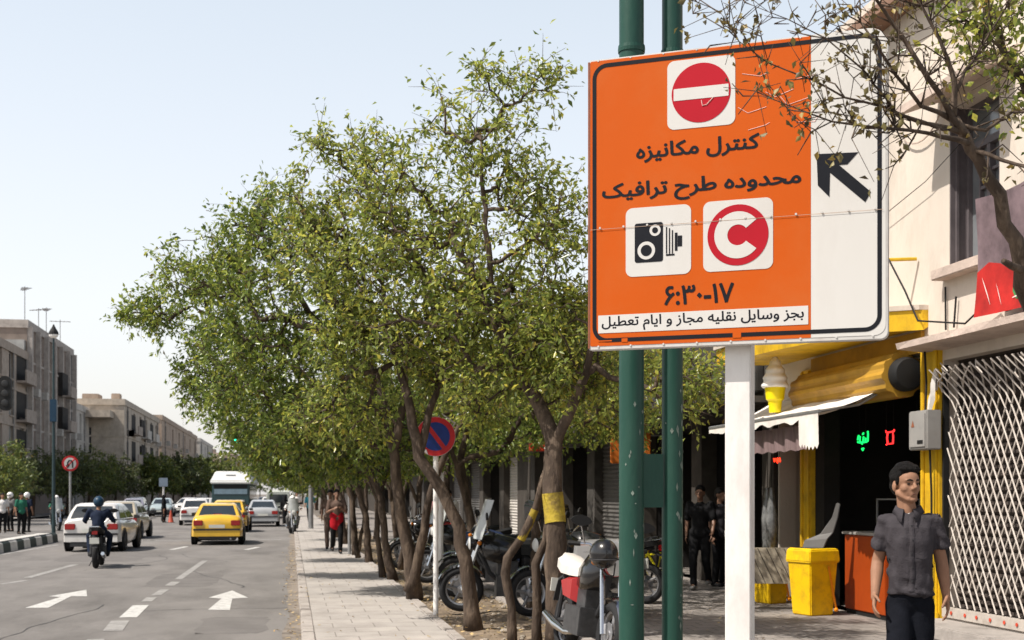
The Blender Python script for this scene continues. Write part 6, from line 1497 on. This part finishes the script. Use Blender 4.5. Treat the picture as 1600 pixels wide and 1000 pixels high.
b = MB(); b.ball((0, -.14, .6), (.06, .11, .035), 10, 6); b.build('saddle', M_black, bk, smooth=True)
b = MB(); b.box(-.12, .12, .3, .44, .52, .68); b.build('basket', mat('orange_plastic', (.75, .25, .01), .4), bk, bevel=.02)
# traffic cone
cn = thing('traffic_cone', 'orange traffic cone beside the woman standing in the road', 'traffic cone', (-7.15, 79.6, ROAD))
b = MB(); b.lathe([(.19, .03), (.16, .06), (.04, .75)], 14); b.build('cone', mat('cone_orange', (.36, .06, .03), .5, .1, 4), cn, smooth=True); b = MB(); b.box(-.22, .22, -.22, .22, 0, .03); b.build('base', M_black, cn)
# ------------------------------------------------------------------ people
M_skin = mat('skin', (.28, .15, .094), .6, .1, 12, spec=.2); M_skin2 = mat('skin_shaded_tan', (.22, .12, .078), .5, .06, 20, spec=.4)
M_hair = mat('black_hair', (.007, .006, .0055), .5, .3, 40, .6, 120,  spec=.12, stretch=(3, 3, .6))
def cloth(n, c, r=.9): return mat('cloth_' + n, c, r, .12, 14, .25, 90, spec=.08)
V3 = Vector
def hand_shapes(b, wrist, d, side, palm_n, k=1.0, curl=.5):
    """palm and five bent fingers; d = pointing direction, palm_n = palm normal, side = thumb side direction"""
    d = V3(d).normalized(); n = V3(palm_n); n = (n - d * n.dot(d)).normalized(); s = d.cross(n).normalized()
    if s.dot(V3(side)) < 0: s = -s
    w = V3(wrist)
    for o in (-.026, -.009, .009, .026): b.cap(w + d * .012 * k + s * o * .7 * k, .0135 * k, w + d * .082 * k + s * o * k, .0125 * k, 8)
    for o, L in ((.029, .068), (.010, .078), (-.010, .073), (-.029, .056)):
        p = w + d * .085 * k + s * o * k; dd = d.copy()
        for i, f in enumerate((.45, .32, .25)):
            a = curl * (.5 + i * .45); dd2 = (d * math.cos(a) + n * math.sin(a)); q = p + dd2 * L * f * k; b.cap(p, (.0092 - i * .0008) * k, q, (.0086 - i * .0009) * k, 7); p = q
    p = w + d * .022 * k + s * .030 * k; q = p + (d * .6 + s * .6 + n * .35).normalized() * .042 * k; r = q + (d * .85 + s * .15 + n * .5).normalized() * .034 * k
    b.cap(p, .0125 * k, q, .0105 * k, 8); b.cap(q, .0102 * k, r, .0085 * k, 8)

def person(label, loc, rotz, top, legs, J=None, h=1.72, skin=M_skin, group=None, hair=True, shirt_sleeve='short', coat=False, helmet=None, scarf=None, voxel=.02, wrap=None, shoes=M_black, hidden_cat='person'):
    """figure facing -Y (local), built from joints J on one continuous fused body"""
    k = h / 1.72
    j = dict(hip=(0, .0, .92), waist=(0, 0, 1.05), chest=(0, -.01, 1.28), neck=(0, 0, 1.45), head=(0, -.02, 1.60),
             sR=(-.18, 0, 1.40), eR=(-.235, .02, 1.12), wR=(-.25, -.04, .88), sL=(.18, 0, 1.40), eL=(.235, .02, 1.12), wL=(.25, -.04, .88),
             hR=(-.09, 0, .90), kR=(-.10, -.02, .48), aR=(-.10, .03, .08), hL=(.09, 0, .90), kL=(.10, -.02, .48), aL=(.10, .03, .08))
    if J: j.update(J)
    j = {a: V3(p) * k for a, p in j.items()}
    t = thing('person', label, 'person', loc, rotz, group)
    b = MB()
    b.cap(j['hip'], .098 * k, j['waist'], .105 * k); b.cap(j['waist'], .105 * k, j['chest'], .135 * k); b.cap(j['chest'] + V3((-.07, 0, 0)) * k, .105 * k, j['chest'] + V3((.07, 0, 0)) * k, .105 * k)
    b.cap(j['chest'], .09 * k, j['neck'], .052 * k); b.cap(j['neck'], .052 * k, j['head'] + V3((0, .01, -.04)) * k, .05 * k)
    b.ball(j['head'] + V3((0, .012, .025)) * k, (.076 * k, .096 * k, .10 * k), 16, 12); b.cap(j['head'] + V3((0, -.02, -.02)) * k, .062 * k, j['head'] + V3((0, -.05, -.072)) * k, .038 * k)
    b.cap(j['head'] + V3((0, -.085, .02)) * k, .010 * k, j['head'] + V3((0, -.108, -.018)) * k, .016 * k, 8); b.ball(j['head'] + V3((0, -.083, -.055)) * k, (.026 * k, .014 * k, .012 * k), 8, 6)
    for sx in (-1, 1): b.ball(j['head'] + V3((sx * .078, .012, -.005)) * k, (.012 * k, .024 * k, .034 * k), 8, 6)
    for s_ in 'RL':
        sx = -1 if s_ == 'R' else 1
        b.cap(j['s' + s_], .056 * k, j['e' + s_], .042 * k); b.cap(j['e' + s_], .042 * k, j['w' + s_], .027 * k)
        d = (j['w' + s_] - j['e' + s_]).normalized(); hand_shapes(b, j['w' + s_], d, (0, -1, 0), (-sx, 0, 0), k * 1.05)
        b.cap(j['h' + s_], .085 * k, j['k' + s_], .056 * k); b.cap(j['k' + s_], .055 * k, j['a' + s_], .038 * k)
        b.cap(j['a' + s_] + V3((0, .02, -.03)) * k, .04 * k, j['a' + s_] + V3((0, -.15, -.045)) * k, .03 * k)
    me = fuse(b, voxel * k * .7, 2); link('body', me, skin, t, smooth='full')
    # top
    b = MB(); g = .018 * k
    b.cap(j['waist'] + V3((-.03, 0, -.10)) * k, .125 * k + g, j['waist'] + V3((.03, 0, -.10)) * k, .125 * k + g); b.cap(j['waist'], .122 * k + g, j['chest'], .135 * k + g)
    b.cap(j['chest'] + V3((-.07, 0, .0)) * k, .108 * k + g, j['chest'] + V3((.07, 0, .0)) * k, .108 * k + g); b.cap(j['chest'] + V3((0, 0, .05)) * k, .10 * k, j['neck'] + V3((0, 0, -.03)) * k, .06 * k)
    for s_ in 'RL':
        e = j['e' + s_] if shirt_sleeve == 'long' else j['s' + s_].lerp(j['e' + s_], .8)
        b.cap(j['chest'].lerp(j['s' + s_], .6), .07 * k, j['s' + s_], .066 * k); b.cap(j['s' + s_], .062 * k + g * .6, e, .052 * k + g * .7)
        if shirt_sleeve == 'long': b.cap(j['e' + s_], .05 * k + g * .7, j['w' + s_].lerp(j['e' + s_], .06), .036 * k + g * .5)
    if coat:
        b.cap(j['waist'], .13 * k + g, (j['hR'] + j['hL']) / 2, .155 * k + g); b.cap((j['hR'] + j['hL']) / 2, .155 * k + g, (j['kR'] + j['kL']) / 2, .16 * k); b.cap((j['kR'] + j['kL']) / 2, .15 * k, (j['aR'] + j['aL']) / 2 + V3((0, 0, .1)) * k, .15 * k)
    me = fuse(b, voxel * k, 2)
    for v in me.vertices: v.co += v.normal * .008 * k * mnoise.noise((v.co.x * 13 + loc[0], v.co.y * 13, v.co.z * 9))
    link('long_coat' if coat else 'shirt', me, top, t, smooth='full')
    if not coat:
        b = MB()
        b.cap((j['hR'] + V3((0, 0, .04)) * k), .105 * k, (j['hL'] + V3((0, 0, .04)) * k), .105 * k)
        for s_ in 'RL': b.cap(j['h' + s_], .098 * k, j['k' + s_], .074 * k); b.cap(j['k' + s_], .072 * k, j['a' + s_] + V3((0, 0, -.01)) * k, .058 * k)
        me = fuse(b, voxel * k, 2)
        for v in me.vertices: v.co += v.normal * .007 * k * mnoise.noise((v.co.x * 12 + loc[0], v.co.y * 12, v.co.z * 10))
        link('trousers', me, legs, t, smooth='full')
    for s_ in 'RL':
        b = MB(); a = j['a' + s_]; b.cap(a + V3((0, .035, -.04)) * k, .047 * k, a + V3((0, -.15, -.052)) * k, .036 * k); b.cap(a + V3((0, .01, .0)) * k, .05 * k, a + V3((0, .0, -.04)) * k, .045 * k); link('shoe', fuse(b, .012 * k, 2), shoes, t, smooth='full')
    H = j['head']
    if helmet:
        b = MB(); b.ball(H + V3((0, .01, .04)) * k, (.125 * k, .15 * k, .135 * k), 18, 12); b.cap(H + V3((0, -.09, -.09)) * k, .05 * k, H + V3((0, -.11, -.08)) * k, .04 * k); link('helmet', fuse(b, .014, 2), helmet, t, smooth='full')
        b = MB(); b.ball(H + V3((0, -.03, .035)) * k, (.115 * k, .12 * k, .05 * k), 16, 8); b.build('visor', P_black, t, smooth='full')
    elif scarf:
        b = MB(); b.ball(H + V3((0, .015, .035)) * k, (.098 * k, .115 * k, .12 * k), 16, 12); b.cap(H + V3((0, .04, 0)) * k, .1 * k, j['neck'] + V3((0, .02, .0)) * k, .105 * k); b.cap(j['neck'], .1 * k, j['chest'], .15 * k); link('headscarf', fuse(b, voxel * k * .8, 2), scarf, t, smooth='full')
    elif hair:
        b = MB(); b.ball(H + V3((0, .022, .05)) * k, (.084 * k, .1 * k, .092 * k), 16, 12); b.ball(H + V3((0, .05, .0)) * k, (.08 * k, .07 * k, .07 * k), 12, 8); link('hair', fuse(b, .012, 1), M_hair, t, smooth='full')
    if not (helmet or scarf):
        b = MB()
        for sx in (-1, 1): b.ball(H + V3((sx * .032, -.082, .012)) * k, (.013 * k, .008 * k, .006 * k), 8, 6)
        b.build('eyes', M_black, t)
    if wrap:
        b = MB(); b.cap(j['hip'] + V3((-.05, 0, .1)) * k, .14 * k, j['hip'] + V3((-.05, 0, -.16)) * k, .135 * k); b.cap(j['hip'] + V3((.05, 0, .1)) * k, .14 * k, j['hip'] + V3((.05, 0, -.16)) * k, .135 * k); link('waist_wrap', fuse(b, voxel * k, 2), wrap, t, smooth='full')
    return t
C_black, C_navy, C_white, C_red, C_green, C_brown, C_grey, C_teal, C_char = cloth('black', (.012, .012, .013)), cloth('navy', (.016, .022, .04)), cloth('white', (.6, .58, .56)), cloth('red', (.36, .012, .02)), cloth('green', (.03, .14, .09)), cloth('brown', (.11, .075, .06)), cloth('grey', (.16, .155, .15)), cloth('teal', (.03, .16, .2)), cloth('charcoal', (.045, .043, .048))
walkA = dict(kR=(-.09, -.14, .50), aR=(-.08, -.14, .09), kL=(.09, .03, .48), aL=(.09, .28, .15), eR=(-.24, .10, 1.14), wR=(-.25, .08, .90), eL=(.24, -.06, 1.13), wL=(.24, -.2, .93))
walkB = dict(kL=(.09, -.14, .50), aL=(.08, -.14, .09), kR=(-.09, .03, .48), aR=(-.09, .28, .15), eL=(.24, .10, 1.14), wL=(.25, .08, .90), eR=(-.24, -.06, 1.13), wR=(-.24, -.2, .93))
carry = dict(walkB, eR=(-.25, -.06, 1.12), wR=(-.12, -.25, 1.2), eL=(.25, -.06, 1.12), wL=(.12, -.25, 1.2))
ride = dict(hip=(0, .12, .84), waist=(0, .10, .97), chest=(0, .02, 1.19), neck=(0, -.02, 1.36), head=(0, -.06, 1.50), sR=(-.2, .0, 1.31), sL=(.2, .0, 1.31), eR=(-.32, -.14, 1.10), eL=(.32, -.14, 1.10), wR=(-.33, -.33, 1.06), wL=(.33, -.33, 1.06),
            hR=(-.10, .1, .84), hL=(.10, .1, .84), kR=(-.24, -.26, .72), kL=(.24, -.26, .72), aR=(-.2, -.06, .32), aL=(.2, -.06, .32))
# rider figures sit on their motorcycles (figure faces -Y, bikes face +Y)
g = G(147, 888, ROAD); person('motorcyclist in dark blue jacket and dark helmet seen from behind', (g.x, g.y + .7, ROAD), R(183), C_navy, C_navy, ride, helmet=MATS['blue_enamel'], shirt_sleeve='long', voxel=.018)
person('rider dressed all in white on the motorcycle at the kerb', (.05, 56.0, ROAD), R(6), C_white, C_grey, ride, helmet=M_wpl, shirt_sleeve='long', voxel=.025)
person('rider in a white helmet and green vest beyond the median', (-10.9, 63, ROAD), R(20), C_green, C_black, ride, helmet=M_wpl, shirt_sleeve='long', voxel=.028)
g = G(526, 865); person('man walking on the pavement with a bright red wrap at his waist', (g.x, g.y, 0), R(5), C_brown, C_black, carry, wrap=C_red, voxel=.022, skin=M_skin2)
g = G(515, 858); person('man in brown walking close behind the one with the red wrap', (1.12, 37.6, 0), R(-5), C_brown, C_brown, walkA, voxel=.025, skin=M_skin2)
person('woman in a full black cloak standing at the road edge by the van', (-.35, 74, ROAD), R(180), C_black, C_black, None, coat=True, scarf=C_black, shirt_sleeve='long', h=1.64, voxel=.03)
person('pedestrian in white beside the kerb, beyond the cloaked woman', (.35, 82, 0), R(10), C_white, C_black, walkA, voxel=.03)
person('pedestrian in teal on the pavement behind the white rider', (.95, 66, 0), R(-10), C_teal, C_black, walkB, voxel=.03)
person('person in black standing in the road beside the orange cone', (-7.6, 80, ROAD), R(90), C_black, C_black, None, coat=True, scarf=C_black, shirt_sleeve='long', h=1.66, voxel=.03)
for (px, d, top, hd, lab, rz) in ((4, 57, C_white, None, 'bystander in a white shirt at the far left edge', 20), (16, 59, C_grey, M_wpl, 'bystander in white helmet between the others at the left edge', -30), (33, 55, C_green, None, 'bystander in a green shirt behind the median', 40), (42, 58, C_navy, M_wpl, 'bystander in a dark blue top and pale helmet behind the median', 160), (-12, 58, C_white, None, 'bystander at the extreme left, partly out of the frame', 10)):
    p = D(px, 772, d); person(lab, (p.x, p.y, ROAD), R(rz), top, C_black, None, h=1.76, helmet=hd, voxel=.03, group='bystanders behind the median')
g = D(1094, 772, 21.5); person('man in black standing in the shade behind the twin green poles', (g.x, g.y, 0), R(-30), C_black, C_black, walkA, h=1.74, voxel=.022, skin=M_skin2, shoes=M_grey)
person('person in dark clothes deeper in the shade beside the man in black', (g.x + .55, g.y + .6, 0), R(30), C_char, C_black, None, h=1.7, voxel=.025, skin=M_skin2)
person('person in white under the trees beyond the no parking post', (3.9, 32.0, 0), R(0), C_white, C_black, walkB, h=1.7, voxel=.025)
person('person in pink grey under the trees right of the no parking post', (3.5, 30.2, 0), R(10), cloth('pink', (.35, .2, .2)), C_navy, walkA, h=1.68, voxel=.025)
# ------------------------------------------------------------------ the young man walking past the shops
from mathutils.bvhtree import BVHTree
def main_man():
    base = D(1425, 772, 8.2); base.z = 0
    vd = (Vector((0, 0, 0)) - Vector((base.x, base.y, 0))).normalized(); rz = math.atan2(vd.x, -vd.y)
    t = thing('person', 'young man in a dark grey short sleeved shirt walking past the lattice gate', 'person', base, rz)
    cx = -.012
    hip = V3((cx, .02, .90)); waist = V3((cx, .01, 1.05)); chest = V3((cx, .0, 1.28)); neck = V3((-.022, .01, 1.478)); HC = V3((-.038, -.012, 1.655))
    sR, eR, wR = V3((-.152, .01, 1.425)), V3((-.212, .045, 1.165)), V3((-.226, -.06, .955))
    sL, eL, wL = V3((.132, .02, 1.432)), V3((.178, .07, 1.18)), V3((.208, .05, .955))
    hR, kR, aR = V3((cx - .066, .02, .89)), V3((cx - .068, -.15, .49)), V3((cx - .07, -.17, .09))
    hL, kL, aL = V3((cx + .066, .02, .89)), V3((cx + .072, .03, .48)), V3((cx + .09, .24, .15))
    Rh = Matrix.Rotation(R(34), 4, 'Z') @ Matrix.Rotation(R(-3), 4, 'X')
    hp = lambda x, y, z: HC + (Rh @ V3((x, y, z)))
    def hball(b, c, r, nu=16, nv=12):
        m = MB(); m.ball((0, 0, 0), r, nu, nv); T = b.T; b.T = Matrix.Translation(hp(*c)) @ Rh; b.add(m.v, m.f); b.T = T
    b = MB()
    hball(b, (0, .016, .040), (.074, .094, .088), 24, 16); hball(b, (0, -.030, -.030), (.060, .062, .075)); hball(b, (0, -.068, -.096), (.027, .022, .019)); hball(b, (0, -.045, .035), (.062, .05, .06))
    for s in (-1, 1):
        hball(b, (s * .036, -.050, -.020), (.031, .030, .032)); b.cap(hp(s * .052, .0, -.05), .024, hp(s * .02, -.06, -.09), .02); hball(b, (s * .075, .016, -.008), (.010, .021, .031)); hball(b, (s * .011, -.096, -.027), (.010, .010, .008), 10, 8)
        b.cap(hp(s * .012, -.088, .024), .010, hp(s * .044, -.076, .026), .009, 10)
    b.cap(hp(0, -.085, .022), .009, hp(0, -.108, -.018), .0125, 10); b.cap(hp(0, -.106, -.02), .012, hp(0, -.094, -.032), .008, 10)
    b.cap(hp(-.018, -.083, -.056), .0065, hp(.018, -.083, -.056), .0065, 10); b.cap(hp(-.015, -.082, -.067), .0075, hp(.015, -.082, -.067), .0075, 10)
    b.cap(neck + V3((0, .005, -.04)), .064, hp(0, .015, -.06), .053, 18); b.cap(hp(0, -.03, -.075), .03, neck + V3((0, -.03, 0)), .04)
    # trunk, arms, legs
    b.cap(hip + V3((0, .015, .03)), .080, waist, .095); b.cap(waist, .10, chest, .11); b.cap(chest + V3((-.055, 0, 0)), .082, chest + V3((.055, 0, 0)), .082); b.cap(chest, .09, neck, .06)
    for s, e, w in ((sR, eR, wR), (sL, eL, wL)):
        sx = -1 if s is sR else 1
        b.cap(chest.lerp(s, .5), .052, s + V3((-.012 * sx, 0, -.012)), .042); b.cap(s + V3((-.010 * sx, 0, -.014)), .042, e, .040); b.cap(e, .040, e.lerp(w, .3), .042); b.cap(e.lerp(w, .3), .042, w, .027); b.cap(w, .027, w + (w - e).normalized() * .02, .026)
        d = (w - e).normalized(); hand_shapes(b, w, d + V3((0, -.12, 0)), (0, -1, .1), (-sx * 1.0, .25 * sx * 0, 0), 1.06, .62)
    for h, k, a in ((hR, kR, aR), (hL, kL, aL)):
        b.cap(h, .072, k, .05); b.cap(k, .05, a, .038); b.cap(a, .04, a + V3((0, -.13, -.04)), .03)
    me = fuse(b, .0056, 4, .5); body = link('body', me, M_skin, t, smooth='full')
    # eyes, brows, lips
    for s, nm in ((-1, 'r'), (1, 'l')):
        e = MB(); e.T = Matrix.Translation(hp(s * .030, -.0785, .006)) @ Rh; e.ball((0, 0, 0), (.0135, .007, .0062), 12, 8); e.build('eye', mat('eye_dark', (.02, .014, .012), .15), t, smooth='full')
        e = MB(); e.tube([hp(s * .013, -.095, .026), hp(s * .030, -.0915, .0315), hp(s * .050, -.075, .026)], [.0048, .0055, .003], 6); e.build('eyebrow', M_hair, t, smooth='full')
    e = MB(); e.tube([hp(-.022, -.083, -.061), hp(0, -.0905, -.0605), hp(.022, -.083, -.061)], [.002, .0028, .002], 6); e.build('mouth', mat('lip_shadow', (.14, .05, .04), .5), t)
    # hair
    hb = MB(); hball(hb, (0, .026, .058), (.081, .097, .088), 24, 16); hball(hb, (0, .06, .005), (.074, .062, .07)); hball(hb, (.015, -.052, .10), (.058, .034, .030)); hball(hb, (-.03, -.045, .098), (.04, .034, .026)); hball(hb, (0, .0, .115), (.066, .07, .04))
    for s in (-1, 1): hb.cap(hp(s * .073, -.012, .045), .012, hp(s * .074, -.010, .0), .006, 8)
    hm_ = fuse(hb, .006, 1, .4)
    for v in hm_.vertices: p = Rh.to_3x3().transposed() @ (v.co - HC); v.co += v.normal * .006 * mnoise.noise((p.x * 60, p.y * 18, p.z * 40)) + v.normal * .003 * mnoise.noise((p.x * 160, p.y * 40, p.z * 90))
    link('hair', hm_, M_hair, t, smooth='full')
    # shirt
    b = MB(); rings = []
    for z, w, dp, yc, xo in ((.955, .156, .134, .022, 0), (.975, .153, .132, .02, 0), (1.0, .149, .130, .02, 0), (1.10, .145, .122, .012, 0), (1.20, .152, .120, .005, 0), (1.30, .164, .122, 0, 0), (1.39, .166, .114, .005, -.002), (1.445, .140, .094, .01, -.006), (1.482, .092, .076, .012, -.01), (1.503, .070, .066, .014, -.012)):
        rings.append([(cx + xo + .945 * w * math.copysign(abs(math.cos(a)) ** .82, math.cos(a)), yc + dp * math.copysign(abs(math.sin(a)) ** .9, math.sin(a)), z) for a in np.linspace(0, 2 * math.pi, 41)[:-1]])
    b.loft(rings)
    for s, e in ((sR, eR), (sL, eL)):
        m = s.lerp(e, .70); ax = (e - s).normalized(); o = V3((math.copysign(.004, s.x), 0, 0))
        b.cap(chest.lerp(s, .55) + V3((0, 0, .05)), .066, s + V3((0, 0, -.008)), .060, 16); b.tube([s + V3((0, 0, .015)), s + ax * .05, m + o - ax * .02, m + o], [.058, .062, .067, .070], 20)
    sh = fuse(b, .0078, 2, .5)
    for v in sh.vertices:
        x, y, z = v.co
        lowf = max(0, min(1, (1.30 - z) / .3)); fold = 0
        fold += .022 * lowf * math.sin((z * 46 + x * 26 + 3 * mnoise.noise((x * 7, y * 7, z * 6)))) * max(0, .4 + mnoise.noise((x * 5 + 3, y * 5, z * 5)))
        fold += .014 * mnoise.noise((x * 11, y * 9, z * 5)) + .008 * mnoise.noise((x * 26, y * 22, z * 14))
        if abs(x - cx) > .16: fold += .004 * math.sin(z * 70 + x * 50 + 4 * mnoise.noise((x * 8, y * 8, z * 8)))
        rd = 1 - 2.2 * abs(mnoise.noise((x * 6 + z * 5, y * 6, z * 4 - x * 5 + 7)))
        fold += .011 * max(0, rd) ** 2 * (.4 + .6 * lowf) - .004
        v.co += v.normal * fold
    M_shirt = mat('charcoal_shirt', (.046, .041, .046), .75, .12, 16, .3, 110, spec=.12)
    so = link('shirt', sh, M_shirt, t, smooth='full')
    bv = BVHTree.FromPolygons([v.co for v in sh.vertices], [p.vertices for p in sh.polygons])
    def proj(x, z, off=.003):
        h = bv.ray_cast(V3((x, -1, z)), V3((0, 1, 0)))[0]
        return V3((x, (h.y if h else -.12) - off, z))
    b = MB(); zs = np.linspace(.985, 1.455, 30); xc = lambda z: cx + .012 + .004 * math.sin(z * 30)
    vs = []
    for z in zs: vs += [proj(xc(z) - .017, z, .001), proj(xc(z) - .015, z, .005), proj(xc(z) + .015, z, .005), proj(xc(z) + .017, z, .001)]
    b.add(vs, [(i * 4 + k, i * 4 + k + 1, i * 4 + k + 5, i * 4 + k + 4) for i in range(29) for k in range(3)]); b.build('placket', M_shirt, so, smooth='full')
    b = MB()
    for z in np.linspace(1.05, 1.40, 5): p = proj(xc(z), z, .0065); b.lathe([(.0055, p.y), (.005, p.y - .003)], 10, (p.x, 0, p.z), 'Y')
    b.build('buttons', M_bumper, so)
    b = MB(); vs = []
    for i, z in enumerate(np.linspace(1.20, 1.33, 8)): vs += [proj(x, z - (.012 * (1 - abs(x - .065) / .05) if i == 0 else 0), .004) for x in np.linspace(.018, .112, 8)]
    b.add(vs, [(i * 8 + k, i * 8 + k + 1, i * 8 + k + 9, i * 8 + k + 8) for i in range(7) for k in range(7)]); b.build('pocket', M_shirt, so, smooth='full')
    # collar: stand and turned down leaf with points
    b = MB(); n = 30; rows = []
    for i in range(n + 1):
        a = R(-90 + 22 + (316) * i / n); fr = max(0, -math.sin(a)); c0 = neck + V3((0, .004, 0)); u = V3((math.cos(a), math.sin(a), 0)); e = min(i, n - i) / n; tip_ = max(0, 1 - e * 9)
        rows.append([c0 + u * .066 + V3((0, 0, -.005)), c0 + u * .070 + V3((0, 0, .050 - .026 * fr)), c0 + u * .078 + V3((0, -.004 * fr, .050 - .028 * fr)), c0 + u * (.100 + .014 * tip_) + V3((0, -.026 * tip_, .008 - .022 * fr - .05 * tip_)), c0 + u * (.095 + .012 * tip_) + V3((0, -.020 * tip_, .006 - .022 * fr - .05 * tip_))])
    b.loft(rows, closed=False, cap=False); b.build('collar', M_shirt, so, smooth='full')
    b = MB(); b.ball(neck + V3((.004, -.058, -.012)), (.022, .014, .022), 10, 8); b.build('undershirt', C_white, so, smooth='full')
    # trousers and shoes
    b = MB(); b.cap(hR + V3((.02, 0, .02)), .098, hL + V3((-.02, 0, .02)), .098, 18); b.cap(waist + V3((-.028, .01, -.10)), .108, waist + V3((.028, .01, -.10)), .108, 18)
    for h, k, a in ((hR, kR, aR), (hL, kL, aL)): b.cap(h, .086, k, .074, 18); b.cap(k, .077, a + V3((0, .0, .0)), .066, 18)
    tr = fuse(b, .010, 3)
    for v in tr.vertices: x, y, z = v.co; v.co += v.normal * (.006 * mnoise.noise((x * 14, y * 14, z * 7)) + .006 * math.sin(z * 40 + x * 30) * max(0, mnoise.noise((x * 5, y * 5, z * 4))))
    link('trousers', tr, mat('dark_navy_trousers', (.009, .010, .014), .9, .15, 18, .25, 130, spec=.06), t, smooth='full')
    for a in (aR, aL):
        b = MB(); b.cap(a + V3((0, .035, -.04)), .047, a + V3((0, -.15, -.052)), .037); b.cap(a, .052, a + V3((0, 0, -.04)), .046); link('shoe', fuse(b, .008, 2), M_black, t, smooth='full')
main_man()
